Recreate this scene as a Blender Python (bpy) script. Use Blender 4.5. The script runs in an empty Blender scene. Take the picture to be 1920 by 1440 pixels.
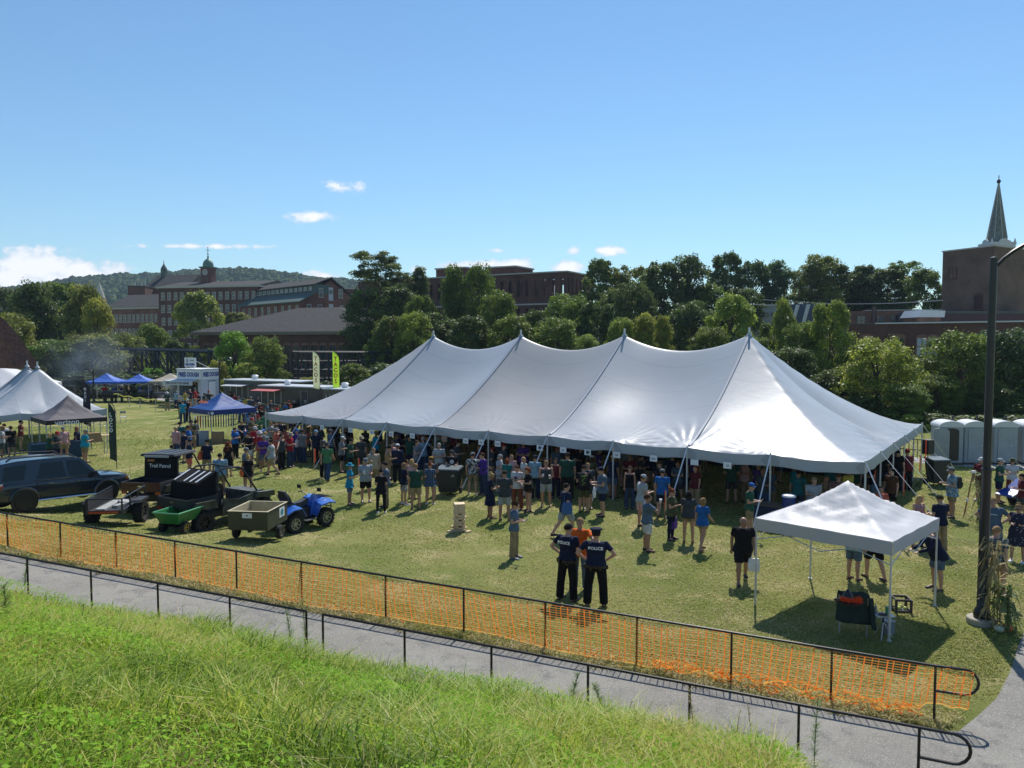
import bpy, math, random
import numpy as np
from mathutils import Vector, Matrix, Euler
R=math.radians; PI=math.pi
random.seed(7); RNG=np.random.default_rng(11)
S=bpy.context.scene; COL=S.collection
# ---------------------------------------------------------------- camera
CH=6.3; F=1440.0; PITCH=math.atan(80/1440)
cam=bpy.data.cameras.new('camera'); camo=bpy.data.objects.new('camera',cam); COL.objects.link(camo)
cam.sensor_width=36; cam.lens=36*F/1920; cam.clip_start=0.1; cam.clip_end=6000
camo.location=(0,0,CH); camo.rotation_euler=(PI/2-PITCH,0,0); S.camera=camo
def rd(px,py):
    """viewing direction of a photo pixel, scaled to unit depth along +Y"""
    u=(px-960)/F; v=(720-py)/F; c,s=math.cos(PITCH),math.sin(PITCH)
    y=c+v*s; z=-s+v*c
    return Vector((u/y,1,z/y))
def pt(px,py,Y): 
    d=rd(px,py); return Vector((d.x*Y,Y,CH+d.z*Y))
# ---------------------------------------------------------------- terrain
O=(6.96,12.5); LX,LY=-.9393,.3435; NX,NY=.3435,.9393
def sd(x,y): 
    a,b=x-O[0],y-O[1]; return a*LX+b*LY, a*NX+b*NY
def fr(s,d): return (O[0]+s*LX+d*NX, O[1]+s*LY+d*NY)
def _ss(t): 
    t=np.clip(t,0,1); return t*t*(3-2*t)
def ramp(s): return .041*np.clip(s,0,30)
def gz(x,y):
    s,d=sd(x,y)
    z=ramp(s)*(1-_ss(d/7.5))
    return z
def bankz(x,y):
    s,d=sd(x,y); e=np.maximum(-d-2.55,0)
    base=ramp(np.clip(s,0,30))
    return base+4.45*(1-(1-np.clip(e/11.3,0,1))**1.25)+.16*_ss(e/.8)-.22*_ss((-s+.5)/4)*0 + .06*np.sin(x*1.3+y*.7)*np.clip(e,0,1)
def hit(px,py,h=0.0):
    """ground point seen at a photo pixel (or the point h above the ground)"""
    d=rd(px,py); Y=20.0
    for _ in range(60):
        z=float(gz(d.x*Y,Y))+h; Yn=(z-CH)/d.z if abs(d.z)>1e-6 else 300
        Y=Y*.5+min(max(Yn,3),400)*.5
    return Vector((d.x*Y,Y,float(gz(d.x*Y,Y))))
# ---------------------------------------------------------------- materials
MATS={}
def _m(name):
    m=bpy.data.materials.new(name); m.use_nodes=True; nt=m.node_tree; b=nt.nodes['Principled BSDF']; return m,nt,b
def N(nt,t,**k):
    n=nt.nodes.new(t)
    for a,v in k.items():
        if a=='inp':
            for i,x in v.items(): n.inputs[i].default_value=x
        else: setattr(n,a,v)
    return n
def c4(c): return (c[0],c[1],c[2],1)
def mat(name,col=(.5,.5,.5),rough=.6,metal=0,noise=0,nscale=8,bump=0,bscale=30,spec=.5,objcol=False,coat=0,trans=0,emit=None):
    if name in MATS: return MATS[name]
    m,nt,b=_m(name); L=nt.links
    b.inputs['Roughness'].default_value=rough; b.inputs['Metallic'].default_value=metal
    b.inputs['Specular IOR Level'].default_value=spec; b.inputs['Coat Weight'].default_value=coat
    src=None
    if objcol: src=N(nt,'ShaderNodeObjectInfo').outputs['Color']
    if noise:
        tc=N(nt,'ShaderNodeTexCoord'); nz=N(nt,'ShaderNodeTexNoise',inp={'Scale':nscale,'Detail':4}); L.new(tc.outputs['Object'],nz.inputs['Vector'])
        mr=N(nt,'ShaderNodeMapRange',inp={1:.3,2:.7,3:1-noise,4:1+noise}); L.new(nz.outputs[0],mr.inputs[0])
        vm=N(nt,'ShaderNodeVectorMath',operation='SCALE'); L.new(mr.outputs[0],vm.inputs['Scale'])
        if src: L.new(src,vm.inputs[0])
        else: vm.inputs[0].default_value=col[:3]
        src=vm.outputs[0]
    if src: L.new(src,b.inputs['Base Color'])
    else: b.inputs['Base Color'].default_value=c4(col)
    if bump:
        tc=N(nt,'ShaderNodeTexCoord'); nz=N(nt,'ShaderNodeTexNoise',inp={'Scale':bscale,'Detail':5}); L.new(tc.outputs['Object'],nz.inputs['Vector'])
        bp=N(nt,'ShaderNodeBump',inp={'Strength':bump,'Distance':.05}); L.new(nz.outputs[0],bp.inputs['Height']); L.new(bp.outputs[0],b.inputs['Normal'])
    if trans:
        o=nt.nodes['Material Output']; t=N(nt,'ShaderNodeBsdfTranslucent'); mx=N(nt,'ShaderNodeMixShader',inp={0:trans})
        if src: L.new(src,t.inputs[0])
        else: t.inputs[0].default_value=c4(col)
        L.new(b.outputs[0],mx.inputs[1]); L.new(t.outputs[0],mx.inputs[2]); L.new(mx.outputs[0],o.inputs[0])
    if emit: b.inputs['Emission Color'].default_value=c4(emit[0]); b.inputs['Emission Strength'].default_value=emit[1]
    MATS[name]=m; return m
def brick_mat(name,c1,c2,mortar,scale=1.0,rough=.9):
    if name in MATS: return MATS[name]
    m,nt,b=_m(name); L=nt.links; tc=N(nt,'ShaderNodeTexCoord')
    # wall-plane coordinates: along-wall = x+y mix, height = z
    sp=N(nt,'ShaderNodeSeparateXYZ'); L.new(tc.outputs['Object'],sp.inputs[0])
    ad=N(nt,'ShaderNodeMath',operation='ADD'); L.new(sp.outputs[0],ad.inputs[0]); L.new(sp.outputs[1],ad.inputs[1])
    cb=N(nt,'ShaderNodeCombineXYZ'); L.new(ad.outputs[0],cb.inputs[0]); L.new(sp.outputs[2],cb.inputs[1])
    br=N(nt,'ShaderNodeTexBrick',inp={'Color1':c4(c1),'Color2':c4(c2),'Mortar':c4(mortar),'Scale':2.2*scale,'Mortar Size':.012,'Brick Width':.5,'Row Height':.17})
    L.new(cb.outputs[0],br.inputs['Vector'])
    nz=N(nt,'ShaderNodeTexNoise',inp={'Scale':.35,'Detail':6}); L.new(tc.outputs['Object'],nz.inputs['Vector'])
    mr=N(nt,'ShaderNodeMapRange',inp={1:.3,2:.7,3:.62,4:1.25}); L.new(nz.outputs[0],mr.inputs[0])
    vm=N(nt,'ShaderNodeVectorMath',operation='SCALE'); L.new(br.outputs[0],vm.inputs[0]); L.new(mr.outputs[0],vm.inputs['Scale']); L.new(vm.outputs[0],b.inputs['Base Color'])
    b.inputs['Roughness'].default_value=rough; MATS[name]=m; return m
BLACK=mat('black_paint',(.012,.012,.014),.35)
RUB=mat('rubber',(.015,.015,.016),.85,bump=.3,bscale=60)
STEEL=mat('galvanised_steel',(.45,.46,.48),.4,.8)
WHITEP=mat('white_paint',(.75,.76,.77),.45,noise=.06,nscale=3)
GLASS=mat('dark_glass',(.02,.025,.03),.06,spec=.8)
PAPER=mat('white_paper',(.8,.8,.82),.7)
CLOTH=mat('cloth',rough=.9,objcol=True,noise=.22,nscale=7,bump=.9,bscale=9,spec=.2)
PLAINC=mat('tinted_plain',rough=.55,objcol=True)
SKIN=mat('skin',rough=.5,objcol=True,noise=.06,nscale=20,spec=.4)
WOODL=mat('pale_wood',(.55,.40,.24),.7,noise=.25,nscale=5)
# ---------------------------------------------------------------- mesh builder
def basis(d):
    d=d.normalized(); a=Vector((0,0,1)) if abs(d.z)<.9 else Vector((1,0,0))
    x=d.cross(a).normalized(); return x,d.cross(x).normalized()
class MB:
    def __init__(s): s.v=[];s.f=[];s.m=[];s.M=None;s.cur=0
    def V(s,p):
        p=Vector(p)
        if s.M is not None: p=s.M@p
        s.v.append(p); return len(s.v)-1
    def face(s,idx): s.f.append(tuple(idx)); s.m.append(s.cur)
    def poly(s,pts): s.face([s.V(p) for p in pts]); return s
    def box(s,c,sz,rz=0,rx=0,ry=0):
        E=Euler((rx,ry,rz)).to_matrix(); c=Vector(c); h=Vector(sz)/2
        i=[s.V(c+E@Vector((x*h.x,y*h.y,z*h.z))) for x in(-1,1) for y in(-1,1) for z in(-1,1)]
        for q in((0,1,3,2),(4,6,7,5),(0,4,5,1),(2,3,7,6),(0,2,6,4),(1,5,7,3)): s.face([i[k] for k in q])
        return s
    def box2(s,a,b): return s.box([(a[i]+b[i])/2 for i in range(3)],[abs(b[i]-a[i]) for i in range(3)])
    def rings(s,rs,cap=True,closed=True):
        ids=[[s.V(p) for p in r] for r in rs]; n=len(ids[0])
        for a,b in zip(ids,ids[1:]):
            for k in range(n if closed else n-1): s.face((a[k],a[(k+1)%n],b[(k+1)%n],b[k]))
        if cap and closed: s.face(ids[0][::-1]); s.face(ids[-1])
        return s
    def tube(s,pts,r,n=8,cap=True):
        pts=[Vector(p) for p in pts]; rr=r if isinstance(r,(list,tuple)) else [r]*len(pts); rs=[]; x=None
        for k,p in enumerate(pts):
            d=(pts[min(k+1,len(pts)-1)]-pts[max(k-1,0)])
            if d.length<1e-7: d=Vector((0,0,1))
            d.normalize()
            if x is None: x,y=basis(d)
            else:
                x=(x-d*x.dot(d)); x=x.normalized() if x.length>1e-6 else basis(d)[0]; y=d.cross(x)
            rs.append([p+(x*math.cos(2*PI*a/n)+y*math.sin(2*PI*a/n))*rr[k] for a in range(n)])
        return s.rings(rs,cap)
    def cyl(s,a,b,r,n=12,r2=None): return s.tube([a,b],[r,r if r2 is None else r2],n)
    def capsule(s,a,b,r0,r1,n=10,k=3):
        a=Vector(a);b=Vector(b);d=b-a; L=d.length or 1e-4; u=d/L; P=[];Q=[]
        for i in range(k+1):
            t=-PI/2+ (PI/2)*i/k; P.append(a+u*r0*math.sin(t)); Q.append(max(r0*math.cos(t),1e-4))
        for i in range(k+1):
            t=(PI/2)*i/k; P.append(b+u*r1*math.sin(t)); Q.append(max(r1*math.cos(t),1e-4))
        return s.tube(P,Q,n)
    def ell(s,c,r,n=12,m=8,rot=None,zmin=-1,zmax=1):
        c=Vector(c); E=rot if rot is not None else Matrix.Identity(3); rs=[]
        for j in range(m+1):
            t=math.asin(zmin)+(math.asin(zmax)-math.asin(zmin))*j/m; q=max(math.cos(t),1e-3)
            rs.append([c+E@Vector((r[0]*q*math.cos(2*PI*a/n),r[1]*q*math.sin(2*PI*a/n),r[2]*math.sin(t))) for a in range(n)])
        return s.rings(rs)
    def lathe(s,prof,c=(0,0,0),n=16,axis='z',cap=True):
        rs=[]
        for r,h in prof:
            ring=[]
            for a in range(n):
                x,y=r*math.cos(2*PI*a/n),r*math.sin(2*PI*a/n)
                ring.append(Vector(c)+(Vector((x,y,h)) if axis=='z' else Vector((h,x,y)) if axis=='x' else Vector((y,h,x))))
            rs.append(ring)
        return s.rings(rs,cap)
    def prism(s,poly,dvec):
        a=[s.V(p) for p in poly]; b=[s.V(Vector(p)+Vector(dvec)) for p in poly]; n=len(a)
        s.face(a[::-1]); s.face(b)
        for k in range(n): s.face((a[k],a[(k+1)%n],b[(k+1)%n],b[k]))
        return s
    def mesh(s,name,mats,smooth=False,bevel=0,recalc=True):
        me=bpy.data.meshes.new(name); me.from_pydata([tuple(p) for p in s.v],[],s.f)
        for m in (mats if isinstance(mats,(list,tuple)) else [mats]): me.materials.append(m)
        me.polygons.foreach_set('material_index',s.m)
        if recalc:
            import bmesh
            bm=bmesh.new(); bm.from_mesh(me); bmesh.ops.recalc_face_normals(bm,faces=bm.faces)
            if bevel:
                es=[e for e in bm.edges if len(e.link_faces)==2 and e.calc_face_angle(0)>.6]
                bmesh.ops.bevel(bm,geom=es,offset=bevel,segments=2,affect='EDGES',clamp_overlap=True)
            bm.to_mesh(me); bm.free()
        if smooth:
            me.polygons.foreach_set('use_smooth',[True]*len(me.polygons))
            if smooth!='all': 
                try: me.set_sharp_from_angle(angle=R(42))
                except Exception: pass
        me.update(); return me
    def build(s,name,mats,parent=None,loc=(0,0,0),rz=0,smooth=False,bevel=0,recalc=True):
        return ob(name,s.mesh(name,mats,smooth,bevel,recalc),parent,loc,rz)
def ob(name,me,parent=None,loc=(0,0,0),rz=0):
    o=bpy.data.objects.new(name,me); COL.objects.link(o); o.location=loc; o.rotation_euler=(0,0,rz)
    if parent: o.parent=parent
    return o
def tag(o,label=None,cat=None,group=None,kind=None):
    if label: o['label']=label
    if cat: o['category']=cat
    if group: o['group']=group
    if kind: o['kind']=kind
    return o
def thing(name,label,cat,loc=(0,0,0),rz=0,group=None):
    return tag(ob(name,None,None,loc,rz),label,cat,group)
KIDS={}
def dup(root,loc,rz=None,label=None,sc=None):
    """copy of a thing with copies of its parts and sub-parts (mesh data shared)"""
    def cp(o,par):
        c=o.copy(); COL.objects.link(c)
        if par is not None: c.parent=par
        for ch in [x for x in o.children]: cp(ch,c)
        return c
    r=cp(root,None); r.location=loc
    if rz is not None: r.rotation_euler=(0,0,rz)
    if label: r['label']=label
    if sc: r.scale=sc if hasattr(sc,'__len__') else (sc,sc,sc)
    return r
def npmesh(name,verts,faces,mats,smooth=False,mi=None,attr=None):
    """fast mesh from numpy arrays; faces is (n,3) or (n,4)"""
    me=bpy.data.meshes.new(name); nv=len(verts); nf,k=faces.shape
    me.vertices.add(nv); me.vertices.foreach_set('co',verts.astype(np.float32).ravel())
    me.loops.add(nf*k); me.loops.foreach_set('vertex_index',faces.astype(np.int32).ravel())
    me.polygons.add(nf); me.polygons.foreach_set('loop_start',np.arange(0,nf*k,k,dtype=np.int32))
    for m in (mats if isinstance(mats,(list,tuple)) else [mats]): me.materials.append(m)
    if mi is not None: me.polygons.foreach_set('material_index',mi.astype(np.int32))
    me.polygons.foreach_set('use_smooth',np.full(nf,bool(smooth)))
    if attr is not None:
        a=me.attributes.new('tint','FLOAT','POINT'); a.data.foreach_set('value',attr.astype(np.float32))
    me.update(calc_edges=True); return me
def text_mesh(txt,size,m,bold=.012,extr=.002,align='CENTER'):
    cu=bpy.data.curves.new('t','FONT'); cu.body=txt; cu.size=size; cu.offset=bold*size; cu.extrude=extr; cu.align_x=align; cu.align_y='CENTER'; cu.resolution_u=2
    o=bpy.data.objects.new('t',cu); COL.objects.link(o); dg=bpy.context.evaluated_depsgraph_get(); dg.update()
    me=bpy.data.meshes.new_from_object(o.evaluated_get(dg)); bpy.data.objects.remove(o); me.materials.clear(); me.materials.append(m); return me
def text(txt,size,m,parent,loc,rot,bold=.02,name='lettering',sx=1):
    o=ob(name,text_mesh(txt,size,m,bold),parent,loc); o.rotation_euler=rot; o.scale=(sx,1,1); return o
# ================================================================ sky, sun
SUN_AZ,SUN_EL=R(17.5),R(50)
w=bpy.data.worlds.new('World'); S.world=w; w.use_nodes=True; nt=w.node_tree; L=nt.links; bg=nt.nodes['Background']; wo=nt.nodes['World Output']
sky=N(nt,'ShaderNodeTexSky',sky_type='NISHITA',sun_disc=False,sun_elevation=SUN_EL,sun_rotation=SUN_AZ,altitude=150,air_density=1.15,dust_density=0,ozone_density=3.5)
sk2=N(nt,'ShaderNodeMix',data_type='RGBA',blend_type='MULTIPLY',inp={0:1}); L.new(sky.outputs[0],sk2.inputs[6]); sk2.inputs[7].default_value=(.81,.99,1.06,1); L.new(sk2.outputs[2],bg.inputs[0]); bg.inputs[1].default_value=.102
# small fair-weather clouds: soft noise-edged puffs at fixed compass directions
geo=N(nt,'ShaderNodeTexCoord'); sp=N(nt,'ShaderNodeSeparateXYZ'); L.new(geo.outputs['Generated'],sp.inputs[0])
mx=N(nt,'ShaderNodeMath',operation='MAXIMUM',inp={1:.05}); L.new(sp.outputs[1],mx.inputs[0])
du=N(nt,'ShaderNodeMath',operation='DIVIDE'); L.new(sp.outputs[0],du.inputs[0]); L.new(mx.outputs[0],du.inputs[1])
dv=N(nt,'ShaderNodeMath',operation='DIVIDE'); L.new(sp.outputs[2],dv.inputs[0]); L.new(mx.outputs[0],dv.inputs[1])
uv=N(nt,'ShaderNodeCombineXYZ'); L.new(du.outputs[0],uv.inputs[0]); L.new(dv.outputs[0],uv.inputs[1])
def wnoise(sc,det,stretch=1.5,off=0):
    mp=N(nt,'ShaderNodeMapping'); mp.inputs['Scale'].default_value=(1,stretch,1); mp.inputs['Location'].default_value=(off,off,0); L.new(uv.outputs[0],mp.inputs[0])
    z=N(nt,'ShaderNodeTexNoise',inp={'Scale':sc,'Detail':det,'Roughness':.6}); L.new(mp.outputs[0],z.inputs['Vector']); return z.outputs[0]
n1=wnoise(32,8); n2=wnoise(9,4,1.2,3)
mixn=N(nt,'ShaderNodeMath',operation='MULTIPLY_ADD',inp={1:2.0}); L.new(n1,mixn.inputs[0]); L.new(n2,mixn.inputs[2])
CL=[(632,350,48,16,.9),(585,407,56,16,.95),(75,500,120,42,1.15),(150,512,95,32,1.15),(20,520,90,36,1.1),(375,462,190,8,.85),(905,497,95,14,1.0),(965,497,52,17,1.05),(1062,502,34,15,.95),
    (1142,470,40,13,.95),(1077,469,16,10,.85),(938,470,28,8,.8),(790,508,28,16,.8),(608,518,46,12,.95),(850,500,40,14,.9),(470,452,40,5,.55),(253,505,12,9,.5)]
acc=None
for (px,py,rx,ry,k) in CL:
    d=rd(px,py); 
    a=N(nt,'ShaderNodeVectorMath',operation='SUBTRACT'); L.new(uv.outputs[0],a.inputs[0]); a.inputs[1].default_value=(d.x,d.z,0)
    b=N(nt,'ShaderNodeVectorMath',operation='MULTIPLY'); L.new(a.outputs[0],b.inputs[0]); b.inputs[1].default_value=(F/rx,F/ry,0)
    l=N(nt,'ShaderNodeVectorMath',operation='LENGTH'); L.new(b.outputs[0],l.inputs[0])
    q=N(nt,'ShaderNodeMapRange',inp={1:0,2:1.5,3:k*1.12,4:0}); L.new(l.outputs['Value'],q.inputs[0])
    if acc is None: acc=q.outputs[0]
    else:
        mm=N(nt,'ShaderNodeMath',operation='MAXIMUM'); L.new(acc,mm.inputs[0]); L.new(q.outputs[0],mm.inputs[1]); acc=mm.outputs[0]
sm0=N(nt,'ShaderNodeMath',operation='MULTIPLY_ADD',inp={1:.85,2:-1.27}); L.new(mixn.outputs[0],sm0.inputs[0]); sm=N(nt,'ShaderNodeMath',operation='ADD'); L.new(acc,sm.inputs[0]); L.new(sm0.outputs[0],sm.inputs[1])
den=N(nt,'ShaderNodeMapRange',interpolation_type='SMOOTHSTEP',inp={1:.42,2:.80,3:0,4:.97}); L.new(sm.outputs[0],den.inputs[0])
cc=N(nt,'ShaderNodeMapRange',inp={1:.5,2:1.0,3:0,4:1}); L.new(sm.outputs[0],cc.inputs[0])
ccol=N(nt,'ShaderNodeMix',data_type='RGBA'); ccol.inputs[6].default_value=(.62,.72,.84,1); ccol.inputs[7].default_value=(1.0,1.0,.99,1); L.new(cc.outputs[0],ccol.inputs[0])
bg2=N(nt,'ShaderNodeBackground',inp={1:1.0}); L.new(ccol.outputs[2],bg2.inputs[0])
ms=N(nt,'ShaderNodeMixShader'); L.new(den.outputs[0],ms.inputs[0]); L.new(bg.outputs[0],ms.inputs[1]); L.new(bg2.outputs[0],ms.inputs[2]); L.new(ms.outputs[0],wo.inputs[0])
su=bpy.data.lights.new('sun','SUN'); su.energy=5.0; su.angle=R(.53); su.color=(1,.95,.87); suo=bpy.data.objects.new('sun',su); COL.objects.link(suo)
sdv=Vector((math.sin(SUN_AZ)*math.cos(SUN_EL),math.cos(SUN_AZ)*math.cos(SUN_EL),math.sin(SUN_EL)))
suo.rotation_euler=sdv.to_track_quat('Z','Y').to_euler()
S.view_settings.view_transform='Standard'; S.view_settings.look='None'; S.view_settings.exposure=.22; S.view_settings.gamma=1
# ================================================================ ground
def ground_mat(name,cols,scales,bump=.3,bsc=40,mixs=(.45,.6)):
    m,nt,b=_m(name); L=nt.links; tc=N(nt,'ShaderNodeTexCoord')
    def nz(sc,det=6,ro=.6):
        z=N(nt,'ShaderNodeTexNoise',inp={'Scale':sc,'Detail':det,'Roughness':ro}); L.new(tc.outputs['Object'],z.inputs['Vector']); return z.outputs[0]
    def mixc(a,bb,f,lo,hi):
        mr=N(nt,'ShaderNodeMapRange',interpolation_type='SMOOTHSTEP',inp={1:lo,2:hi}); L.new(f,mr.inputs[0])
        x=N(nt,'ShaderNodeMix',data_type='RGBA'); L.new(mr.outputs[0],x.inputs[0])
        for i,q in((6,a),(7,bb)):
            if isinstance(q,tuple): x.inputs[i].default_value=c4(q)
            else: L.new(q,x.inputs[i])
        return x.outputs[2]
    base=mixc(cols[0],cols[1],nz(scales[0]),.42,.6); base=mixc(base,cols[2],nz(scales[1]),.5,.66); base=mixc(base,cols[3],nz(scales[2],3),.45,.75)
    L.new(base,b.inputs['Base Color']); b.inputs['Roughness'].default_value=.95; b.inputs['Specular IOR Level'].default_value=.15
    bp=N(nt,'ShaderNodeBump',inp={'Strength':bump,'Distance':.06}); L.new(nz(bsc,8,.75),bp.inputs['Height']); L.new(bp.outputs[0],b.inputs['Normal'])
    return m
GRASSM=ground_mat('lawn_grass',((.17,.20,.05),(.25,.25,.08),(.38,.33,.16),(.13,.165,.035)),(.16,.55,9),.9,28)
ASPH=ground_mat('asphalt',((.215,.205,.185),(.26,.25,.225),(.17,.165,.155),(.40,.385,.35)),(.5,2.5,45),.4,70)
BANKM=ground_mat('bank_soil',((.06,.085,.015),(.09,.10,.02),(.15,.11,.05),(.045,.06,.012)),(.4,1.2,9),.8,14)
def strip_mesh(name,m,slist,dlist,dz=0,zf=None):
    v=[];f=[]
    for s in slist:
        for d in dlist:
            x,y=fr(s,d); v.append((x,y,float((zf or gz)(x,y))+dz))
    n=len(dlist)
    for i in range(len(slist)-1):
        for j in range(n-1): a=i*n+j; f.append((a,a+1,a+n+1,a+n))
    return npmesh(name,np.array(v),np.array(f),m,True)
# one ground sheet reaching the horizon, dense near the field
def axis(a,b,step,far):
    c=list(np.arange(a,b+.01,step)); lo=[a-x for x in far][::-1]; hi=[b+x for x in far]; return np.array(lo+c+hi)
far=[5,12,25,50,100,220,500,1200,3000]
xs=axis(-60,50,1.0,far); ys=axis(2,110,1.0,far); XX,YY=np.meshgrid(xs,ys,indexing='ij')
ZZ=gz(XX,YY); s_,d_=sd(XX,YY); ZZ=np.where(d_<0.05,ZZ-.05,ZZ); ZZ=np.where((d_<-2.2)&(s_>0),ZZ-.25,ZZ); ZZ=np.where((YY<2)&(d_<0),np.minimum(ZZ,0)-.3,ZZ)
vv=np.stack([XX,YY,ZZ],-1).reshape(-1,3); ny=len(ys); I,J=np.meshgrid(range(len(xs)-1),range(ny-1),indexing='ij'); a=(I*ny+J).ravel()
tag(ob('ground',npmesh('ground',vv,np.stack([a,a+ny,a+ny+1,a+1],1),GRASSM,True)),kind='structure')
# ramped asphalt path between the two railings
sl=list(np.arange(-.1,46,.6)); dl=[-2.62,-1.9,-1.2,-.8,-.42]
def wob(s): return .05*math.sin(s*2.1)+.04*math.sin(s*5.3)
v=[];f=[]
for s in sl:
    for j,d in enumerate(dl):
        dd=d+(wob(s) if j==4 else 0); x,y=fr(s,dd); v.append((x,y,float(ramp(s))+.02))
n=5
for i in range(len(sl)-1):
    for j in range(n-1): a=i*n+j; f.append((a,a+1,a+n+1,a+n))
tag(ob('ramp_path',npmesh('path',np.array(v),np.array(f),ASPH,True)),kind='structure')
# level asphalt where the ramp meets the walk on the right
def flat_poly(name,pix,z,m,extra=()):
    P=[]
    for p in pix:
        d=rd(*p); Y=(z-CH)/d.z; P.append((d.x*Y,Y,z))
    P+=list(extra); mb=MB(); mb.poly(P); return tag(mb.build(name,m,recalc=False),kind='structure')
q=[fr(0,-.42)]
P=[(a,b,.012) for a,b in q]
for p in ((1797,1371),(1832,1343),(1868,1310),(1893,1262),(1908,1215),(1921,1182),(1990,1070),(2060,960)):
    d=rd(*p); Y=(.012-CH)/d.z; P.append((d.x*Y,Y,.012))
P+=[(24,24,.012),(24,0,.012),(*fr(0,-12),.012)]
mb=MB(); mb.poly(P); tag(mb.build('walkway',ASPH,recalc=False),kind='structure')
# asphalt walk far behind the left lawn (seen left of the stands)
P=[hit(*p) for p in ((60,735),(150,737),(250,742),(345,758),(420,772),(520,790),(520,770),(420,748),(330,740),(250,733),(150,731),(60,729))]
mb=MB(); mb.poly([(p.x,p.y,p.z+.012) for p in P]); tag(mb.build('far_path',mat('pale_asphalt',(.36,.35,.34),.9,noise=.1)),kind='structure')
P=[hit(*p) for p in ((1640,852),(1700,856),(1760,862),(1920,868),(1990,868),(1990,884),(1920,882),(1760,872),(1700,866),(1640,860))]
mb=MB(); mb.poly([(p.x,p.y,p.z+.012) for p in P]); tag(mb.build('back_path',mat('pale_asphalt'),),kind='structure')
# foreground bank
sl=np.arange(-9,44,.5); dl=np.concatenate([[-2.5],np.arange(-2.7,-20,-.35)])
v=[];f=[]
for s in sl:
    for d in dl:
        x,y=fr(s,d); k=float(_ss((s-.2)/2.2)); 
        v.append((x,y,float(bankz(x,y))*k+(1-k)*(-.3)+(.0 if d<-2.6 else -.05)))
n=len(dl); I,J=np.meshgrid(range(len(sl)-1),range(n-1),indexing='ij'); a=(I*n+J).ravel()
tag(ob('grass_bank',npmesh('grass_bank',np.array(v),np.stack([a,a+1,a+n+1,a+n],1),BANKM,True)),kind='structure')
def bz(x,y):
    s,d=sd(x,y); k=_ss((s-.2)/2.2); return bankz(x,y)*k+(1-k)*(-.3)
# ---------------------------------------------------------------- grass blades (numpy)
def foliage_mat(name,stops,trans=.4,rough=.55,objcol=False,gloss=.35):
    """leaf colour from the per-vertex 'tint' attribute through a ramp, with light passing through"""
    m,nt,b=_m(name); L=nt.links; at=N(nt,'ShaderNodeAttribute',attribute_name='tint'); cr=N(nt,'ShaderNodeValToRGB'); L.new(at.outputs['Fac'],cr.inputs[0])
    e=cr.color_ramp.elements
    while len(e)<len(stops): e.new(.5)
    for k,(p,c) in enumerate(stops): e[k].position=p; e[k].color=c4(c)
    src=cr.outputs[0]
    if objcol:
        oi=N(nt,'ShaderNodeObjectInfo'); vm=N(nt,'ShaderNodeMix',data_type='RGBA',blend_type='MULTIPLY',inp={0:1}); L.new(src,vm.inputs[6]); L.new(oi.outputs['Color'],vm.inputs[7]); src=vm.outputs[2]
    L.new(src,b.inputs['Base Color']); b.inputs['Roughness'].default_value=rough; b.inputs['Specular IOR Level'].default_value=gloss
    t=N(nt,'ShaderNodeBsdfTranslucent'); L.new(src,t.inputs[0]); mx=N(nt,'ShaderNodeMixShader',inp={0:trans}); o=nt.nodes['Material Output']
    L.new(b.outputs[0],mx.inputs[1]); L.new(t.outputs[0],mx.inputs[2]); L.new(mx.outputs[0],o.inputs[0]); return m
def vnoise(x,y,sc,seed=0):
    """cheap smooth value noise in 0..1"""
    x=x/sc+seed*17.3; y=y/sc+seed*9.1; xi=np.floor(x).astype(int); yi=np.floor(y).astype(int); fx=_ss(x-xi); fy=_ss(y-yi)
    h=lambda i,j: (np.sin(i*127.1+j*311.7+seed*7.7)*43758.5453)%1
    return (h(xi,yi)*(1-fx)+h(xi+1,yi)*fx)*(1-fy)+(h(xi,yi+1)*(1-fx)+h(xi+1,yi+1)*fx)*fy
def blades(n,sx,sy,zf,hgt,wid,lean,tint,curve=.5):
    """curved two-segment blades; all arguments are arrays of length n"""
    z=zf(sx,sy); a=RNG.uniform(0,2*PI,n); ca,sa=np.cos(a),np.sin(a); b=RNG.uniform(0,2*PI,n); lx,ly=np.cos(b)*lean,np.sin(b)*lean
    base=np.stack([sx,sy,z-.01],-1); wv=np.stack([ca*wid,sa*wid,0*ca],-1)*.5
    mid=base+np.stack([lx*.35*hgt,ly*.35*hgt,hgt*.6],-1); tip=base+np.stack([lx*hgt*1.1,ly*hgt*1.1,hgt*(1-.35*lean*curve)],-1)
    V=np.stack([base-wv,base+wv,mid+wv*.8,mid-wv*.8,tip],1).reshape(-1,3)
    i=np.arange(n)*5; Fq=np.concatenate([np.stack([i,i+1,i+2],1),np.stack([i,i+2,i+3],1),np.stack([i+3,i+2,i+4],1)])
    return V,Fq,np.repeat(tint,5)
BLADEM=foliage_mat('grass_blade',[(0,(.10,.17,.018)),(.3,(.27,.42,.04)),(.52,(.45,.54,.075)),(.75,(.58,.53,.14)),(1,(.66,.54,.25))],.5,.5,gloss=.32)
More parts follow.
